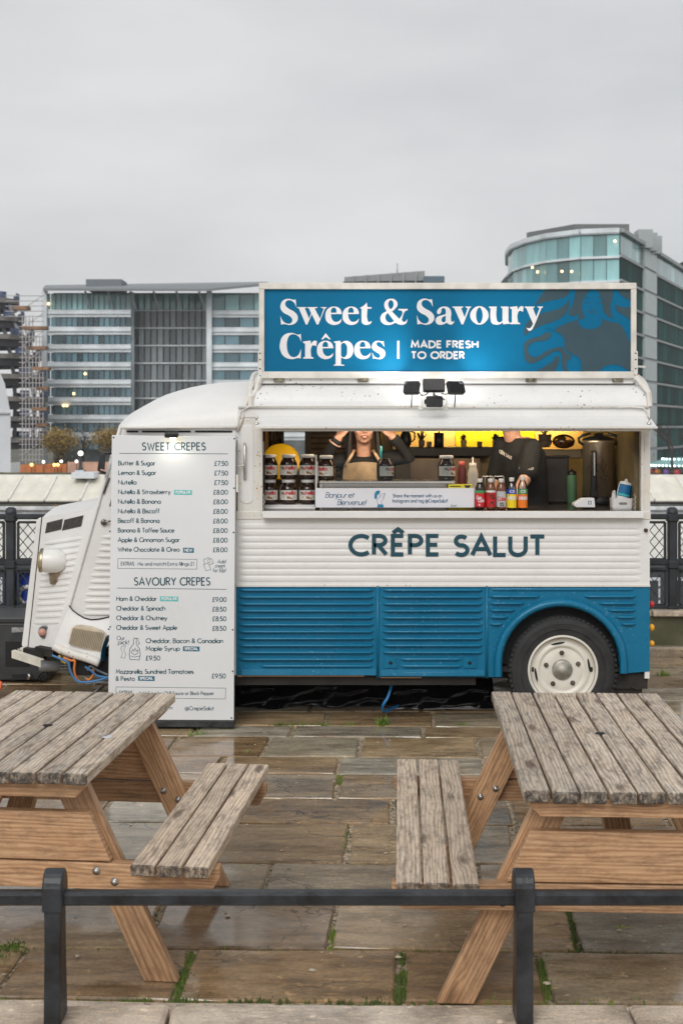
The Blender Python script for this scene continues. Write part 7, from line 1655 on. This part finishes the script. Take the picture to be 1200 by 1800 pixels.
for s in (-1, 1): capsule(body, [Vector((mx + .05 + s * .09, MY + .06, 1.18)), Vector((mx + .05 + s * .10, MY + .04, .82)), Vector((mx + .05 + s * .10, MY + .07, .46))], [.09, .066, .046]); body.ball(Vector((mx + .05 + s * .10, MY, .40)), (.048, .125, .04))
aN = [M(934, 789, -.10), M(926, 835, -.19), M(905, 872, -.34)]; aF = [M(884, 785, .06), M(872, 838, .10), M(862, 872, -.02)]
for A_, s in ((aN, 1), (aF, -1)): capsule(body, A_, [.056, .046, .032]); hand(body, A_[2], Vector((-.5, -.35, -.35)), Vector((0, 0, -1)), s, .4)
fused(body, 'body', SKIN, m_, .0075, 3); face_parts(f, m_, R(-35), False)
tee = MB(); ellip_loft(tee, [(c_, a * 1.03, b_ * 1.05, yaw) for c_, a, b_ in rings[:-1]] + [((mx - .018, MY + .002, 1.822), .10, .075, yaw)])
for A_ in (aN, aF): tee.ball(A_[0], .074); capsule(tee, [A_[0], A_[0].lerp(A_[1], .5), A_[0].lerp(A_[1], .93)], [.074, .072, .074])
fused(tee, 't_shirt', TEE, m_, .009, 4)
mb = MB(); ellip_loft(mb, [((mx + .05, MY + .06, .42), .17, .12, 0), ((mx + .05, MY + .05, .80), .17, .12, 0), ((mx + .05, MY + .06, 1.14), .165, .122, yaw)]); mb.build('trousers', JEAN, m_)
hr = MB(); hr.ball(hcM + Vector((.012, .012, .045)), (.086, .104, .088), 16, 10, Matrix.Rotation(R(-35), 3, 'Z')); hr.build('hair', HAIR, m_)
# printed name on sleeve and chest (lies on the cloth)
SLV = MB()
def sl(x, y, l):
    p = P(x, y, 8.84); t = (y - 789) / 46; c0 = aN[0].lerp(aN[1], t); dx = p.x - c0.x; r = .0785; return Vector((p.x, c0.y - math.sqrt(max(r * r - dx * dx, 1e-4)) - l, p.z))
put_text(SLV, 'CRÊPE SALUT', sl, 911, 825, 1, 3.6, .8, 935); put_text(SLV, 'CRÊPE SALUT', lambda x, y, l: P(x, y + (x - 877) * .55, MY - .115 - (x - 877) * .002 - l), 877, 796, 1, 5.5, .9, 899)
SLV.build('shirt_print', pm('off white print', (.55, .52, .46), .6), m_, clean=False)

# ------------------------------------------------------------------ pieces that can be picked apart become objects of their own
SPLIT = {'panel_bead', 'hatch_frame', 'sill_bracket', 'gas_strut', 'hatch_seal', 'latch_plate', 'latch', 'cable', 'screw', 'roof_hoop', 'lamp_bracket', 'wire', 'sill_timber', 'bolt', 'hatch_surround', 'rail', 'upright', 'roof_ridge', 'mossy_block', 'apron_strap', 'ceiling_light', 'window_frame', 'cab_gutter', 'stair_tower', 'floor_edge', 'spandrel', 'back_plate', 'bumper_iron', 'chain'}
def split_islands(o):
    me = o.data; n = len(me.vertices); par = list(range(n))
    def find(a):
        while par[a] != a: par[a] = par[par[a]]; a = par[a]
        return a
    for p in me.polygons:
        r = find(p.vertices[0])
        for v in p.vertices[1:]: par[find(v)] = r
    groups = {}
    for p in me.polygons: groups.setdefault(find(p.vertices[0]), []).append(p)
    if len(groups) < 2 or len(groups) > 60: return
    base = o.name.split('.')[0]; src = me
    for gi, (r, ps) in enumerate(groups.items()):
        vid = {}; fs = []
        for p in ps: fs.append([vid.setdefault(v, len(vid)) for v in p.vertices])
        m2 = bpy.data.meshes.new(base); m2.from_pydata([src.vertices[v].co for v in vid], [], fs)
        for mt in src.materials: m2.materials.append(mt)
        m2.polygons.foreach_set('use_smooth', [p.use_smooth for p in ps]); m2.update()
        if gi == 0: o.data = m2; continue
        q = o.copy(); q.data = m2; q.name = base; col.objects.link(q)
for o in list(bpy.data.objects):
    if o.type == 'MESH' and o.parent and o.name.split('.')[0] in SPLIT and not o.children: split_islands(o)

# ------------------------------------------------------------------ damp riverside air
hz_m = bpy.data.materials.new('damp air'); hz_m.use_nodes = True; hn = hz_m.node_tree.nodes; hn.clear()
h_out = hn.new('ShaderNodeOutputMaterial'); h_v = hn.new('ShaderNodeVolumePrincipled'); h_v.inputs['Color'].default_value = (.93, .95, .97, 1); h_v.inputs['Density'].default_value = .0003
hz_m.node_tree.links.new(h_v.outputs[0], h_out.inputs['Volume'])
mb = MB(); mb.box((0, 320, 17), (1000, 660, 54)); tag(mb.build('haze', hz_m), kind='stuff')
